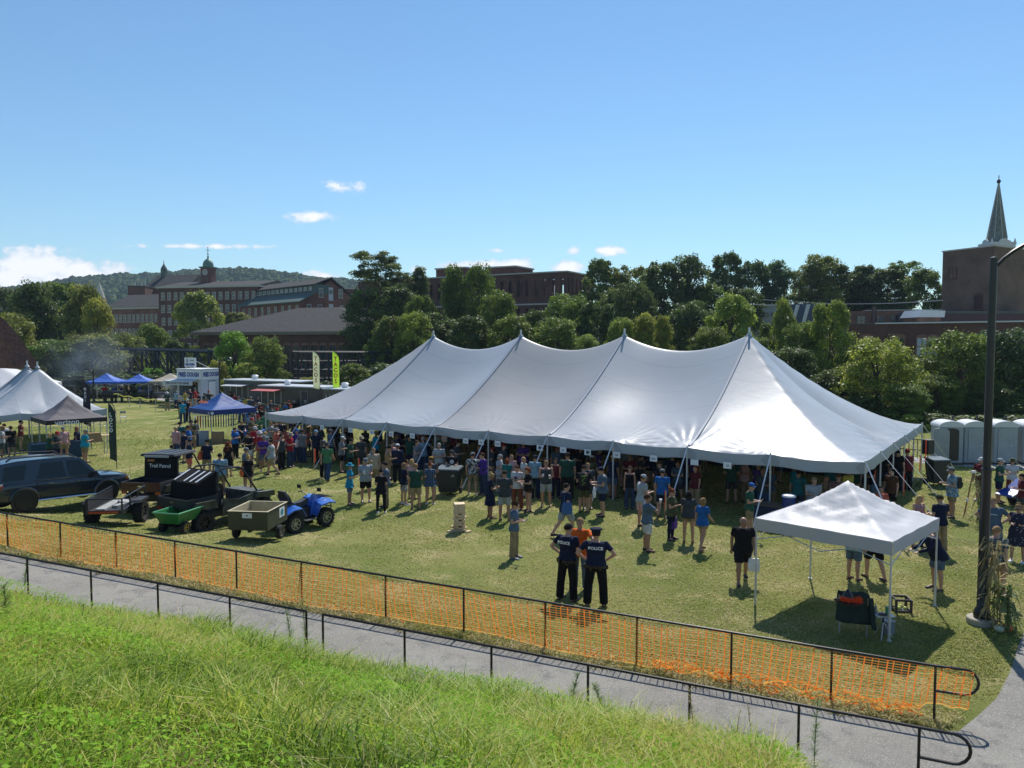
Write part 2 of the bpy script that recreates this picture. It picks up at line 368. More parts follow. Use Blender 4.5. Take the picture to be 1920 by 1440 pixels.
# tall weeds of the near bank
n=230000; rr=RNG.random(n)**.62; s=RNG.uniform(-1.5,30,n); d=-2.62-rr*11.5
x,y=fr(s,d); keep=(y>2.6)&(np.abs(x)<.75*y+1.2); x,y,s,d=x[keep],y[keep],s[keep],d[keep]
dist=np.hypot(x,y-0); keep=RNG.random(len(x))<np.clip(1.25-(dist-5)/20,.45,1)*_ss((s-.6+.9*vnoise(x,y,.7,5))/1.0)
x,y,s,d=x[keep],y[keep],s[keep],d[keep]; n=len(x); dist=np.hypot(x,y)
clump=vnoise(x,y,.55,1); dry=vnoise(x,y,2.6,2)*.6+vnoise(x,y,.9,3)*.4+.40*np.exp(-((d+6.9)/.9)**2)*_ss((s-7.5)/2)*_ss((16-s)/3)*(.5+vnoise(x,y,.6,61)); yel=_ss((x+.6)/2.6)*_ss((9-y)/3.0)
short=_ss((dry-.45)/.2)
h=(.05+.30*clump**1.3+.10*RNG.random(n))*(1-.45*short)+.16*yel*RNG.random(n)+.14*(RNG.random(n)<.015); h*=np.clip(.95+( -d-2.6)/2.0,.95,1.1)*(1-.72*_ss((2.6-s)/1.6))
tint=.31+.5*(vnoise(x,y,1.1,4)-.5)+.25*(vnoise(x,y,.35,41)-.5)+.50*short*RNG.random(n)+.17*RNG.normal(size=n)+.46*yel*RNG.random(n)+.10*(vnoise(x,y,4,71)-.4); lean=.5+1.0*RNG.random(n)*(1-.5*yel)
tint=np.where(RNG.random(n)<.05,.95,tint)
V,Fa,T=blades(n,x,y,bz,h,.0035+.006*RNG.random(n)+.0006*dist,lean,np.clip(tint,0,1))
tag(ob('bank_grass',npmesh('bank_grass',V,Fa,BLADEM,False,attr=T)),'long green and yellowing grass covering the near bank','grass',kind='stuff')
# broad leaved ground cover patches on the bank
n=190000; s=RNG.uniform(0,30,n); d=-2.7-RNG.random(n)**.7*11.3; x,y=fr(s,d)
pm=vnoise(x,y,1.5,8)*.6+vnoise(x,y,.5,9)*.4; keep=(y>2.8)&(np.abs(x)<.75*y+1)&(pm>.44)&(s>2.0); x,y,pm,s,d=x[keep],y[keep],pm[keep],s[keep],d[keep]; n=len(x)
hh=(.10+.42*(pm-.42)+.10*RNG.random(n))*np.clip(.5+(-d-2.6)/1.5,.5,1); z=bz(x,y)+hh; sz=RNG.uniform(.008,.020,n); a=RNG.uniform(0,2*PI,n); tl=RNG.uniform(-.7,.7,n); tb=RNG.uniform(-.7,.7,n)
e1=np.stack([np.cos(a),np.sin(a),tl],-1)*sz[:,None]; e2=np.stack([-np.sin(a),np.cos(a),tb],-1)*sz[:,None]*.6; c=np.stack([x,y,z],-1)
V=np.stack([c-e1,c+e2-e1*.1,c+e1,c-e2-e1*.1],1).reshape(-1,3); i=np.arange(n)*4
T=np.repeat(np.clip(.3+.25*RNG.random(n)+.15*(pm-.6),0,1),4)
LEAFG=foliage_mat('ground_leaf',[(0,(.08,.17,.013)),(.35,(.21,.42,.03)),(.6,(.35,.55,.045)),(1,(.56,.57,.12))],.45,.65,gloss=.12)
tag(ob('ground_cover',npmesh('ground_cover',V,np.stack([i,i+1,i+2,i+3],1),LEAFG,False,attr=T)),'low broad leaved weeds spreading between the bank grass','ground cover',kind='stuff')
# mown lawn: short tufts thick enough to catch the light
def scatter_px(n,y0,y1,x0=-40,x1=1960):
    px=RNG.uniform(x0,x1,n); py=y1-(y1-y0)*RNG.random(n)**1.0; c,sn=math.cos(PITCH),math.sin(PITCH)
    u=(px-960)/F; v=(720-py)/F; yy=c+v*sn; zz=-sn+v*c; dx=u/yy; dz=zz/yy; Y=-CH/dz
    for _ in range(12): Y=(gz(dx*Y,Y)-CH)/dz
    return dx*Y,Y
x,y=scatter_px(400000,800,1400); s,d=sd(x,y); keep=((d>-.40+.10*np.sin(s*3.1)+.07*np.sin(s*7.7)))&(y>9); 
u=x/y-.010*RNG.normal(size=len(x))-.004; onwalk=(u>np.interp(y,[11,11.6,12.3,13.4,14.4,16.6,20,24],[.45,.50,.582,.631,.648,.668,.70,.73]))&(y<24)
keep&=~onwalk
x,y,s,d=x[keep],y[keep],s[keep],d[keep]; n=len(x); edge=_ss((.42-d)/.7)
dry=_ss((vnoise(x,y,3.1,11)*.5+vnoise(x,y,1.0,12)*.3+vnoise(x,y,9,13)*.25-.36)/.24); dry=np.clip(dry+.35*_ss((x+6)/10)*_ss((y-13)/4)*vnoise(x,y,2.4,44)-.15*_ss((14.5-y)/3),0,1); bare=_ss((vnoise(x,y,2.2,31)*.6+vnoise(x,y,.7,32)*.4-.66)/.08); kb=RNG.random(len(x))>bare*.7; x,y,s,d,dry=x[kb],y[kb],s[kb],d[kb],dry[kb]; n=len(x); edge=_ss((.42-d)/.7); dist=np.hypot(x,y)
tuft=vnoise(x,y,.16,51)*.6+vnoise(x,y,.45,52)*.4; h=(.012+.030*RNG.random(n)+.035*tuft*RNG.random(n))*(1+2.2*edge*RNG.random(n))*(.8+dist/60); tint=np.clip(.27+.34*dry*(.5+RNG.random(n)*.7)+.15*RNG.normal(size=n)+.32*(tuft-.45)+.14*edge,0,1)
V,Fa,T=blades(n,x,y,gz,h,.006+.0011*dist,.5+.9*RNG.random(n),tint)
LAWNB=foliage_mat('lawn_blade',[(0,(.14,.17,.03)),(.35,(.32,.34,.08)),(.6,(.46,.42,.16)),(.8,(.60,.51,.27)),(1,(.70,.60,.37))],.4,.6,gloss=.3)
tag(ob('lawn_turf',npmesh('lawn_turf',V,Fa,LAWNB,False,attr=T)),'short mown turf of the festival lawn with dry tan patches','grass',kind='stuff')
# ---------------------------------------------------------------- distant wooded hill
prof=[(-400,552),(-200,548),(0,543),(60,537),(150,521),(210,517),(300,515),(370,507),(450,502),(520,510),(600,522),(690,527),(800,545),(1000,575),(1300,600),(1700,610),(2300,620)]
def hz(X,Y):
    px=960+F*X/np.maximum(Y,1)*1.0; py=np.interp(px,[a for a,b in prof],[b for a,b in prof]); t=(640-py)/F
    top=t*1250+CH-9; k=np.clip((Y-560)/(1250-560),0,1); return top*np.sin(k*PI/2)**1.1*(1-.0*k)-2-.5*np.clip(Y-1250,0,600)*.2
xs=np.linspace(-1500,1500,180); ys=np.linspace(540,1700,90); XX,YY=np.meshgrid(xs,ys,indexing='ij'); ZZ=hz(XX,YY)+6*vnoise(XX,YY,90,21)-6
vv=np.stack([XX,YY,ZZ],-1).reshape(-1,3); ny=90; I,J=np.meshgrid(range(179),range(ny-1),indexing='ij'); a=(I*ny+J).ravel()
HILLM=ground_mat('hill_ground',((.03,.055,.012),(.045,.07,.015),(.09,.10,.03),(.02,.04,.01)),(.01,.03,.2),.5,2)
tag(ob('hill',npmesh('hill',vv,np.stack([a,a+ny,a+ny+1,a+1],1),HILLM,True)),kind='structure')
n=24000; X=RNG.uniform(-1150,900,n); Y=560+RNG.random(n)**.8*760; Zt=hz(X,Y)+6*vnoise(X,Y,90,21)-6
pxx=960+F*X/Y; keep=~((np.abs(pxx-452-(Y-1150)*.15)<11)&(Y>950))&(pxx>-120)&(pxx<1500); X,Y,Zt=X[keep],Y[keep],Zt[keep]; n=len(X)
# lumpy crown: a jittered small sphere
nu,nvv=7,5; base=[]
for j in range(nvv+1):
    t=-PI/2*.5+(PI/2*1.5)*j/nvv
    for i in range(nu): base.append((math.cos(t)*math.cos(2*PI*i/nu),math.cos(t)*math.sin(2*PI*i/nu),math.sin(t)))
base=np.array(base); nb=len(base); fb=np.array([(j*nu+i,j*nu+(i+1)%nu,(j+1)*nu+(i+1)%nu,(j+1)*nu+i) for j in range(nvv) for i in range(nu)])
rad=RNG.uniform(3.2,6.2,n); pts=base[None]*rad[:,None,None]*(1+RNG.uniform(-.2,.2,(n,nb,1)))*np.stack([np.ones(n),np.ones(n),RNG.uniform(.8,1.25,n)],-1)[:,None,:]
pts+=np.stack([X,Y,Zt+rad*.5],-1)[:,None,:]
V=pts.reshape(-1,3); Fa=(fb[None]+(np.arange(n)*nb)[:,None,None]).reshape(-1,4)
FORM=foliage_mat('hill_trees',[(0,(.03,.065,.018)),(.5,(.055,.10,.024)),(1,(.11,.14,.035))],.2,.9,gloss=.1)
tag(ob('hill_forest',npmesh('hill_forest',V,Fa,FORM,False,attr=np.repeat(RNG.random(n),nb))),'dense green forest covering the far hill','forest',kind='stuff')
# ================================================================ buildings
BRK=brick_mat('red_brick',(.19,.075,.055),(.145,.055,.042),(.17,.11,.09))
BRK2=brick_mat('dark_brick',(.125,.05,.038),(.095,.04,.033),(.12,.085,.07))
BRK3=brick_mat('weathered_brick',(.27,.13,.085),(.21,.10,.065),(.24,.16,.12))
BRK4=brick_mat('tan_brown_brick',(.17,.10,.07),(.13,.08,.06),(.16,.12,.09))
ROOF=mat('grey_shingle',(.055,.054,.055),.95,spec=.2,noise=.2,nscale=1.5); SLATE=mat('slate',(.10,.11,.11),.8,noise=.2,nscale=1)
GREENR=mat('green_grey_trim',(.06,.10,.09),.7); STONE=mat('pale_stone',(.42,.40,.37),.8,noise=.1); COPPER=mat('copper_green',(.10,.20,.17),.6,noise=.25,nscale=2)
WINP=mat('window_pane',(.03,.04,.05),.12,spec=.7); WINL=mat('window_lit_pane',(.42,.48,.55),.3); TRIMW=mat('white_trim',(.55,.56,.57),.6)
BLUER=mat('blue_metal_roof',(.035,.055,.12),.45)
def win_mesh(w,h,fr=.12,arch=False,pane=WINP,frame=STONE,mull=True):
    """window facing -Y, origin at its centre on the wall face: surround, sill, glass and glazing bars"""
    k=('win',w,h,fr,arch,pane.name,frame.name)
    if k in MATS: return MATS[k]
    mb=MB(); mb.cur=1
    mb.box((0,-.01,0),(w-2*fr+.02,.06,h-2*fr+.02)); mb.cur=0
    mb.box((-w/2+fr/2,-.03,0),(fr,.14,h)); mb.box((w/2-fr/2,-.03,0),(fr,.14,h))
    mb.box((0,-.035,h/2-fr/2),(w-2*fr,.13,fr)); mb.box((0,-.07,-h/2-fr*.3),(w+fr,.26,fr*1.3))
    if mull: mb.box((0,-.045,0),(.07,.06,h-2*fr)); mb.box((0,-.05,0),(w-2*fr,.06,.08))
    if arch: mb.prism([(w/2*math.cos(a),-.05,h/2+.45*w*math.sin(a)*.5) for a in np.linspace(0,PI,8)],(0,.1,0))
    MATS[k]=mb.mesh('window',[frame,pane]); return MATS[k]
def box_building(name,label,cat,p0,p1,depth,z0,z1,wallm,roofm=None,cornice=.35,corn_m=None,parapet=True):
    """p0,p1: plan ends (x,y) of the front wall seen from the camera; depth to the back. local x runs p0->p1, front at y=0"""
    p0=Vector(p0[:2]);p1=Vector(p1[:2]); W=(p1-p0).length; rz=math.atan2(p1.y-p0.y,p1.x-p0.x)
    t=thing(name,label,cat,(p0.x,p0.y,z0),rz); H=z1-z0
    MB().box2((0,0,0),(W,depth,H)).build('wall',wallm,t)
    if roofm:
        mb=MB(); mb.box2((-cornice,-cornice,H+.003),(W+cornice,depth+cornice,H+.35)); mb.build('roof',roofm,t)
    return t,W,H
def win_row(t,xs,z,w,h,side='front',off=0,**k):
    me=win_mesh(w,h,**k); out=[]
    for x in xs:
        o=ob('window',me,t)
        if side=='front': o.location=(x,-.02+off,z)
        elif side=='right': o.location=(off+.02,x,z); o.rotation_euler=(0,0,PI/2)
        elif side=='left': o.location=(off-.02,x,z); o.rotation_euler=(0,0,-PI/2)
        out.append(o)
    return out
def lsp(a,b,n): return [a+(b-a)*(k+.5)/n for k in range(n)]
GZ=-3.0   # river level ground behind the trees
# --- long mill wing with pitched roof (left)
a=pt(203,577,205); b=pt(298,577,198); zt=a.z
t,W,H=box_building('mill_wing','long low brick mill wing with pitched grey roof left of the clock tower mill','building',a,b,14,GZ,zt,BRK)
zr=pt(250,550,204).z-GZ
MB().prism([(-.5,-.6,H+.01),(-.5,7,zr),(-.5,14.6,H+.01)],(W+1,0,0)).build('roof',ROOF,t)
MB().box2((-.5,-.45,H-.5),(W+.5,-.1,H-.02)).build('cornice',STONE,t)
win_row(t,lsp(.6,W-.3,11),H-2.9,1.0,2.0); win_row(t,lsp(.6,W-.3,11),H-6.6,1.0,2.0)
# --- main mill
a=pt(297,541,188); b=pt(484,544,182); zt=a.z
t,W,H=box_building('clock_tower_mill','five storey dark brick mill carrying the green domed clock tower','building',a,b,18,GZ,zt,BRK2)
MB().box2((-.5,-.55,H+.003),(W+.5,18.5,H+.4)).build('cornice',STONE,t)
MB().prism([(0,0,H+.41),(0,9,H+2.2),(0,18,H+.41)],(W,0,0)).build('roof',ROOF,t)
for r in range(5): win_row(t,lsp(.4,W-.3,15),H-1.9-3.05*r,.95,1.75)
# clock tower on the mill
c=pt(364,534,192); tx=(Vector((c.x,c.y))-Vector(a[:2])).length; k=192/F; tw=MB()
x0,x1=tx-9.5*k,tx+9.5*k; ty=7.0
MB().box2((tx-13*k,ty-.5,H),(tx+13*k,ty+3.4,H+14*k)).build('tower_base',BRK2,t)
z0=H+14*k; tb=MB().box2((x0,ty,z0),(x1,ty+2.6,z0+27*k)).build('clock_tower',BRK,t)
MB().box2((x0-.3,ty-.3,z0+27*k),(x1+.3,ty+2.9,z0+27*k+.35)).build('tower_cornice',GREENR,tb)
cf=MB().cyl((tx,ty-.12,z0+19*k),(tx,ty+.02,z0+19*k),.75,20).build('clock_face',STONE,tb)
MB().box((tx,ty-.16,z0+19*k+.2),(.07,.04,.5)).box((tx+.17,ty-.16,z0+19*k),(.4,.04,.07)).build('clock_hands',BLACK,cf)
for dx in (-.55,.55): ob('louvre',win_mesh(.5,1.6,.06,True,WINP,BRK3),tb,(tx+dx,ty-.03,z0+7*k))
zz=z0+27*k+.35; dm=MB().lathe([(1.3,0),(1.35,.45),(1.22,1.0),(.95,1.5),(.5,1.9),(.22,2.1),(.2,2.7),(.0,2.8)],(tx,ty+1.3,zz),16).build('dome',COPPER,t,smooth=True)
MB().cyl((tx,ty+1.3,zz+2.7),(tx,ty+1.3,zz+5.0),.07,6).box((tx,ty+1.3,zz+4.1),(1.2,.05,.08)).ell((tx,ty+1.3,zz+3.2),(.2,.2,.2),8,6).build('weathervane',BLACK,dm)
# --- rear mill with small cupola
a=pt(272,533,235); b=pt(352,533,232)
t,W,H=box_building('rear_mill','mill roof with small dark cupola peeking over the long wing','building',a,b,12,GZ,a.z-1,BRK)
MB().prism([(0,-.4,H+.01),(0,6,H+4.2),(0,12.4,H+.01)],(W,0,0)).build('roof',ROOF,t)
cx=(288-272)*235/F; cu=MB().box2((cx-.7,4.8,H+1),(cx+.7,6.2,H+6)).build('cupola',GREENR,t); MB().lathe([(.95,0),(.8,.5),(.35,1.2),(.12,1.7),(.05,2.8)],(cx,5.5,H+6),12).build('cupola_roof',SLATE,cu)
a=pt(240,547,228); b=pt(272,547,228); t,W,H=box_building('brick_annex','small flat brick annex with rooftop pipes behind the long mill wing','building',a,b,10,GZ,pt(250,538,228).z,BRK2,ROOF,.1)
for q in (.8,2.6,3.8): MB().cyl((q,3,H+.35),(q,3,H+2.0),.12,6).build('roof_pipe',STEEL,t)
# --- chimney and church spires far left
c=pt(147,536,210); tag(MB().tube([(0,0,0),(0,0,c.z-GZ-.7),(0,0,c.z-GZ-.69),(0,0,c.z-GZ)],[.7,.5,.6,.6],12).build('chimney',BRK2,None,(c.x,c.y,GZ)),'tall dark round chimney rising above the left trees','chimney')
c=pt(186,528,330); t=thing('church_spire','pale slender church spire far off above the left trees','church',(c.x,c.y,GZ)); H=c.z-GZ
MB().box((0,0,(H-7)/2),(4,4,H-7)).build('tower',BRK,t); MB().tube([(0,0,H-7),(0,0,H)],[2.3,.08],8).build('spire',STONE,t)
for x in (-1.9,1.9): MB().tube([(x,-1.9,H-7),(x,-1.9,H-3.6)],[.6,.05],4).build('pinnacle',STONE,t)
# --- gabled mill with clerestory
C_=pt(566,564,160); Lf=pt(478,560,176); Rt=pt(631,603,172); rz=math.atan2(C_.y-Lf.y,C_.x-Lf.x); W=(Vector(C_[:2])-Vector(Lf[:2])).length+8
depth=(Vector(Rt[:2])-Vector(C_[:2])).length*1.0; ax=Vector((C_.x-Lf.x,C_.y-Lf.y)).normalized(); org=Vector(C_[:2])-ax*W
t=thing('gabled_mill','brick mill with clerestory roof and tall gable end facing the lawn','building',(org.x,org.y,GZ),rz)
H=C_.z-GZ; zg=pt(594,527,166).z-GZ; D=13.5
MB().prism([(0,0,0),(0,D,0),(0,D,H),(0,D/2,zg),(0,0,H)],(W,0,0)).build('wall',BRK,t)
def slab(y0,z0,y1,z1,x0,x1,m,name,th=.25):
    return MB().prism([(x0,y0,z0+.02),(x0,y1,z1+.02),(x0,y1,z1+th),(x0,y0,z0+th)],(x1-x0,0,0)).build(name,m,t)
ys=D*.5*.52; zs=H+(zg-H)*.52
slab(-.7,H-.35,ys,zs-.3,-.3,W+.35,GREENR,'lower_roof'); slab(ys*.78,zs+1.0,D/2,zg+.45,-.3,W+.35,ROOF,'upper_roof'); slab(D+.7,H-.35,D/2,zg+.45,-.3,W+.35,ROOF,'rear_roof')
MB().box2((0,ys*.9,zs-.7),(W+.05,D/2-.2,zs+1.25)).build('clerestory_wall',GREENR,t)
win_row(t,lsp(1,W-1,13),zs+.45,1.15,.75,off=ys*.9,fr=.08,frame=TRIMW)
win_row(t,lsp(.3,W-.4,9),H-1.7,1.0,1.8,frame=STONE); win_row(t,lsp(.3,W-.4,9),H-5,1.0,1.8)
for z,ys_ in ((H-1.6,(1.6,4.1,9.4,11.9)),(H-5.3,(1.6,4.1,9.4,11.9)),(H-9,(4.1,9.4)),(H+1.9,(4.4,9.1))): win_row(t,ys_,z,1.0,1.9,'right',W)
win_row(t,(6.75,),zg-2.4,.9,.9,'right',W)
for z in (H+1.7,H-1.8): ob('loading_door',win_mesh(1.0,2.7,.1,False,WINL,TRIMW),t,(W+.02,6.75,z)).rotation_euler=(0,0,PI/2)
# --- brick block to the right of the gabled mill
a=pt(610,546,205); b=pt(645,547,196); c2=pt(678,552,205)
t,W,H=box_building('brick_block','four storey brick block with small windows right of the gabled mill','building',a,b,16,GZ,a.z,BRK2,STONE,.25)
for r in range(4): win_row(t,(1.6,4.0),H-2.2-3.4*r,1.1,1.9)
for r in range(4): win_row(t,(2,5,8,11,14),H-2.2-3.4*r,1.1,1.9,'right',W)
MB().box2((W+.1,0,H-6.9),(W+4.6,9,H-6.3)).build('porch_roof',ROOF,t)
a=pt(630,595,150); b=pt(676,595,150); t,W,H=box_building('pale_shed','pale blue grey metal shed between the mills','building',a,b,8,GZ,a.z,mat('pale_metal',(.30,.34,.40),.5),None)
MB().prism([(W*.55,-1,H-3.2),(W*.8,-1,H-1.5),(W*1.3,-1,H-1.5),(W*1.4,-1,H-3.2)],(0,1,0)).build('lean_to_roof',TRIMW,t)
# --- low hip roofed building
a=pt(374,622,120); b=pt(688,622,108); a.z=(a.z+pt(688,622,108).z)/2
t,W,H=box_building('hip_roofed_hall','low brick hall with broad grey hip roof and tall arched windows','building',a,b,24,GZ,a.z,BRK2)
r0=(497-374)/(688-374)*W; r1=(560-374)/(688-374)*W; zr=pt(500,590,124).z-GZ; e=1.0
mb=MB(); P=[(-e,-e,H),(W+e,-e,H),(W+e,24+e,H),(-e,24+e,H),(r0-1,10,zr+1.1),(r1+1,10,zr+1.1)]
i=[mb.V(p) for p in P]; [mb.face([i[k] for k in q]) for q in((0,1,5,4),(1,2,5),(2,3,4,5),(3,0,4),(0,3,2,1))]; mb.build('roof',ROOF,t)
MB().box2((-e,-e-.05,H-.45),(W+e,-.0,H-.01)).build('eave_board',mat('brown_trim',(.16,.14,.10),.7),t)
MB().lathe([(3.2,0),(.1,1.1)],(r1*.86,15,zr+.3),8).build('roof_turret',ROOF,t)
win_row(t,[W*(.55+.42*k/8) for k in range(9)],H-4.0,1.35,4.2,arch=True,fr=.1,frame=BRK3); win_row(t,[W*(.05+.42*k/8) for k in range(9)],H-4.0,1.35,4.2,arch=True,fr=.1,frame=BRK3)
for (px,py,s) in ((526,596,.35),(550,590,.5),(613,603,.3)):
    q=pt(px,py,113); lx=(px-374)/(314)*W; MB().tube([(lx,6,zr-3.6),(lx,6,zr-1.5),(lx+.3,5.6,zr-1.2)],[s,s,s*.8],8).build('roof_vent',BLACK,t)
lx=(588-374)/314*W; MB().box2((lx-2.3,3,zr-3.1),(lx+2.0,6,zr-2.4)).box2((lx-.8,3.6,zr-2.4),(lx+1.2,5.4,zr-1.3)).build('rooftop_unit',mat('dark_unit',(.05,.07,.10),.5),t)
# --- roofless mill above the tent
a=pt(671,526,150); c_=pt(1063,510,128); r_=pt(1125,522,138); W=(Vector(c_[:2])-Vector(a[:2])).length; zt=c_.z
t=thing('ruined_mill','long brick mill with tall empty windows showing sky through them','building',(a.x,a.y,GZ),math.atan2(c_.y-a.y,c_.x-a.x)); H=zt-GZ; D=11.0
def wall_open(name,x0,x1,z0,z1,opens,m,side,off=0,th=.5):
    """wall with real openings: built from solid piers, spandrels and lintels"""
    mb=MB(); zs=sorted({z0,z1}|{z for o in opens for z in (o[2],o[3])}); xs_=sorted({x0,x1}|{x for o in opens for x in (o[0],o[1])})
    for i in range(len(zs)-1):
        run=None
        for j in range(len(xs_)-1):
            cx,cz=(xs_[j]+xs_[j+1])/2,(zs[i]+zs[i+1])/2; hole=any(o[0]<cx<o[1] and o[2]<cz<o[3] for o in opens)
            if not hole: run=[xs_[j] if run is None else run[0],xs_[j+1]]
            if run and (hole or j==len(xs_)-2):
                A=(run[0],off,zs[i]);B=(run[1],off+th,zs[i+1])
                if side=='y': A=(off-th,run[0],zs[i]);B=(off,run[1],zs[i+1])
                mb.box2(A,B); run=None
    return mb.build(name,m,t,recalc=False)
nb=27; bw=W/nb; op=[]
for k in range(nb):
    x=k*bw+bw*.3
    for (zb,zt_) in ((H-4.1,H-.9),(H-9.1,H-5.6)): op.append((x,x+bw*.34,zb+.3,zt_-.2))
wall_open('wall',0,W,0,H,op,BRK2,'x'); nbk=7; bd=D/nbk; opr=[(k*bd+.35,k*bd+.95,zb,zt_) for k in range(nbk) for (zb,zt_) in ((H-4.1,H-.9),(H-9.1,H-5.6))]
wall_open('end_wall',.5,D,0,H,opr,BRK2,'y',W)
# right side and rear, with floors, dark inner planes added to blacken most windows and patches of open roof
wall_open('rear_wall',0,W-.5,0,H-.2,[(k*bw*1.0+bw*.2,k*bw+bw*.6,H-3.9,H-1.2) for k in range(nb-6,nb)],BRK,'x',D)
MB().box2((.02,.55,H-5.4),(W-.55,D-.05,H-5.0)).box2((.02,2.2,H-4.95),(W*.87,2.3,H-.85)).box2((.02,2.2,0),(W-.6,2.3,H-5.45)).box2((.02,.55,H-.8),(W-14,D-.05,H-.5)).build('floor',SLATE,t)  # floor mesh also holds the added dark planes behind the openings
MB().box2((-.2,-.25,H+.003),(W+.2,.55,H+.22)).box2((W-.55,.56,H+.003),(W+.2,D,H+.22)).build('coping',STONE,t)
MB().box2((0,-.15,H-5.3),(W,-.003,H-5.05)).build('string_course',STONE,t)
for (p0,p1,py) in ((818,874,505),(911,965,502)):
    f0=(p0-671)/(1063-671); f1=(p1-671)/(1063-671); k=142 if p0<900 else 136; h=pt(0,py,k).z-GZ
    q=MB().box2((f0*W*1.0+.6,1.5,H-.5),(f1*W+.6,8,h)).build('stair_tower',BRK,t); MB().box2((f0*W+.4,1.3,h),(f1*W+.8,8.2,h+.25)).build('tower_coping',STONE,q)
# --- right hand brick range
a=pt(1590,612,92); b=pt(1990,606,78); a.z=b.z=(pt(1600,608,91).z+pt(1920,604,80).z)/2
t,W,H=box_building('brick_range','long dark brick range with white edged flat roof behind the right trees','building',a,b,16,GZ,a.z,BRK2)
MB().box2((W*.15,-.3,H+.003),(W+.3,16,H+.16)).build('roof_edge',TRIMW,t); MB().box2((0,-.1,H+.0035),(W*.15-.01,16,H+.1)).build('roof',SLATE,t)
for px,w_ in ((1632,1.6),(1662,0.01),(1697,1.6),(1745,1.15),(1767,1.15),(1800,1.2),(1860,1.2),(1900,1.2)):
    if w_<.1: continue
    x=(px-1590)/400*W; win_row(t,(x,),H-2.6,w_*1.05,2.2,fr=.12,pane=WINL if px in(1745,1767) else WINP,frame=BRK3,arch=True); win_row(t,(x,),H-6.6,w_,2.2,pane=WINP,frame=BRK3,arch=True)
# low brown roof box above
a=pt(1738,588,105); b=pt(1960,586,105); t,W,H=box_building('brown_upper_storey','plain maroon upper storey above the right brick range','building',a,b,8,GZ,a.z,mat('maroon_wall',(.10,.05,.055),.8,noise=.15),SLATE,.1)
a=pt(1486,584,118); b=pt(1768,582,112); t,W,H=box_building('brick_row','orange brown brick row with small windows beneath the blue roof','building',a,b,8,GZ,(a.z+b.z)/2,BRK3)
win_row(t,[W*q for q in (.17,.47,.60,.69,.78)],H-1.4,1.2,1.4,fr=.08,frame=SLATE); MB().box2((W*.5,-.2,H+.003),(W,8,H+.15)).build('coping',STONE,t)
for px in (1642,): MB().cyl(((px-1486)/282*W,-.3,H-3),((px-1486)/282*W,-.3,H+.6),.28,10).build('flue',mat('rust_pipe',(.12,.07,.06),.6),t)
a=pt(1552,579,128); b=pt(1708,577,126); t,W,H=box_building('blue_roofed_building','building with a long dark blue mansard roof below the skyline trees','building',a,b,9,GZ,a.z,BRK3)
zt=pt(1630,559,127).z-GZ; MB().prism([(-.8,-.2,H),(W+.8,-.2,H),(W-.2,1.2,zt),(.6,1.2,zt)],(0,7,0)).build('roof',BLUER,t)
for k,px in enumerate((1577,1601)): MB().tube([((px-1552)/156*W,-.5,H-.2),((px-1552)/156*W,-.5,H+.9),((px-1552)/156*W+.4,-.5,H+1.1)],.16,8).build('roof_vent',TRIMW,t)
a=pt(1480,595,110); b=pt(1520,590,108); t,W,H=box_building('dormer_building','blue grey building with two slanting white dormers behind the yellow tree','building',a,b,6,GZ,pt(0,570,109).z,mat('slate_blue',(.05,.07,.12),.6))
for x in (.4,1.9): MB().prism([(x,-.25,H-2.6),(x+.45,-.25,H-2.6),(x+1.1,-.25,H-.1),(x+.6,-.25,H-.1)],(0,.2,0)).build('dormer_trim',TRIMW,t)
a=pt(1400,576,120); b=pt(1456,578,118); t,W,H=box_building('white_office','low cream office with a row of small windows right of the tallest tent peak','building',a,b,6,GZ,a.z,mat('cream_wall',(.42,.41,.39),.8),STONE,.2)
win_row(t,lsp(.4,W-.2,5),H-1.1,.55,.5,fr=.05); win_row(t,lsp(.4,W-.2,2),H-3.0,1.6,.7,fr=.05)
a=pt(1718,592,100); b=pt(1768,592,100); t=thing('small_gabled_roof','small pale metal gabled roof left of the windowless brick tower','building',(a.x,a.y,GZ)); h=a.z-GZ-.2
MB().box2((0.4,0,0),(3.2,4,h)).build('wall',BRK3,t); MB().prism([(0,-.3,h),(.6,-.3,h+.95),(3.6,-.3,h+.85),(3.5,-.3,h)],(0,4.6,0)).build('roof',mat('light_metal_roof',(.42,.45,.47),.35,.4),t)
# --- windowless brick tower and church
a=pt(1768,473,112); b=pt(1865,465,106); zt=a.z
p0=Vector(a[:2]);p1=Vector(b[:2]); W=(p1-p0).length; t=thing('brick_tower_block','tall plain brown brick block standing beside the church steeple','building',(a.x,a.y,GZ),math.atan2(b.y-a.y,b.x-a.x)); h0=a.z-GZ; h1=b.z-GZ+.25
MB().prism([(0,0,0),(W,0,0),(W,0,h1),(0,0,h0)],(0,9,0)).build('wall',BRK4,t)
MB().prism([(-.1,-.15,h0),(W+.1,-.15,h1),(W+.1,-.15,h1+.18),(-.1,-.15,h0+.18)],(0,9.3,0)).build('coping',STONE,t)
ob('bricked_window',win_mesh(1.1,1.6,.1,False,BRK4,BRK2),t,(W*.22,-.02,h0-3.1)); ob('bricked_window',win_mesh(1.2,2.0,.1,True,mat('dark_red_board',(.07,.025,.03),.8),BRK2),t,(W*.73,-.02,h0-7.4))
c=pt(1873,333,122); k=122/F; t=thing('church_steeple','tall grey octagonal church spire on a brick tower with white cornice','church',(c.x,c.y,GZ)); H=c.z-GZ
zb=pt(0,456,122).z-GZ; zc=pt(0,474,122).z-GZ
MB().box((0,0,zc/2),(40*k,40*k,zc)).build('tower',BRK,t)
for x in (-14,-4,8,18): MB().box((x*k,-20*k-.1,zc/2),(2.5*k,.4,zc-.6)).build('pilaster',BRK3,t)
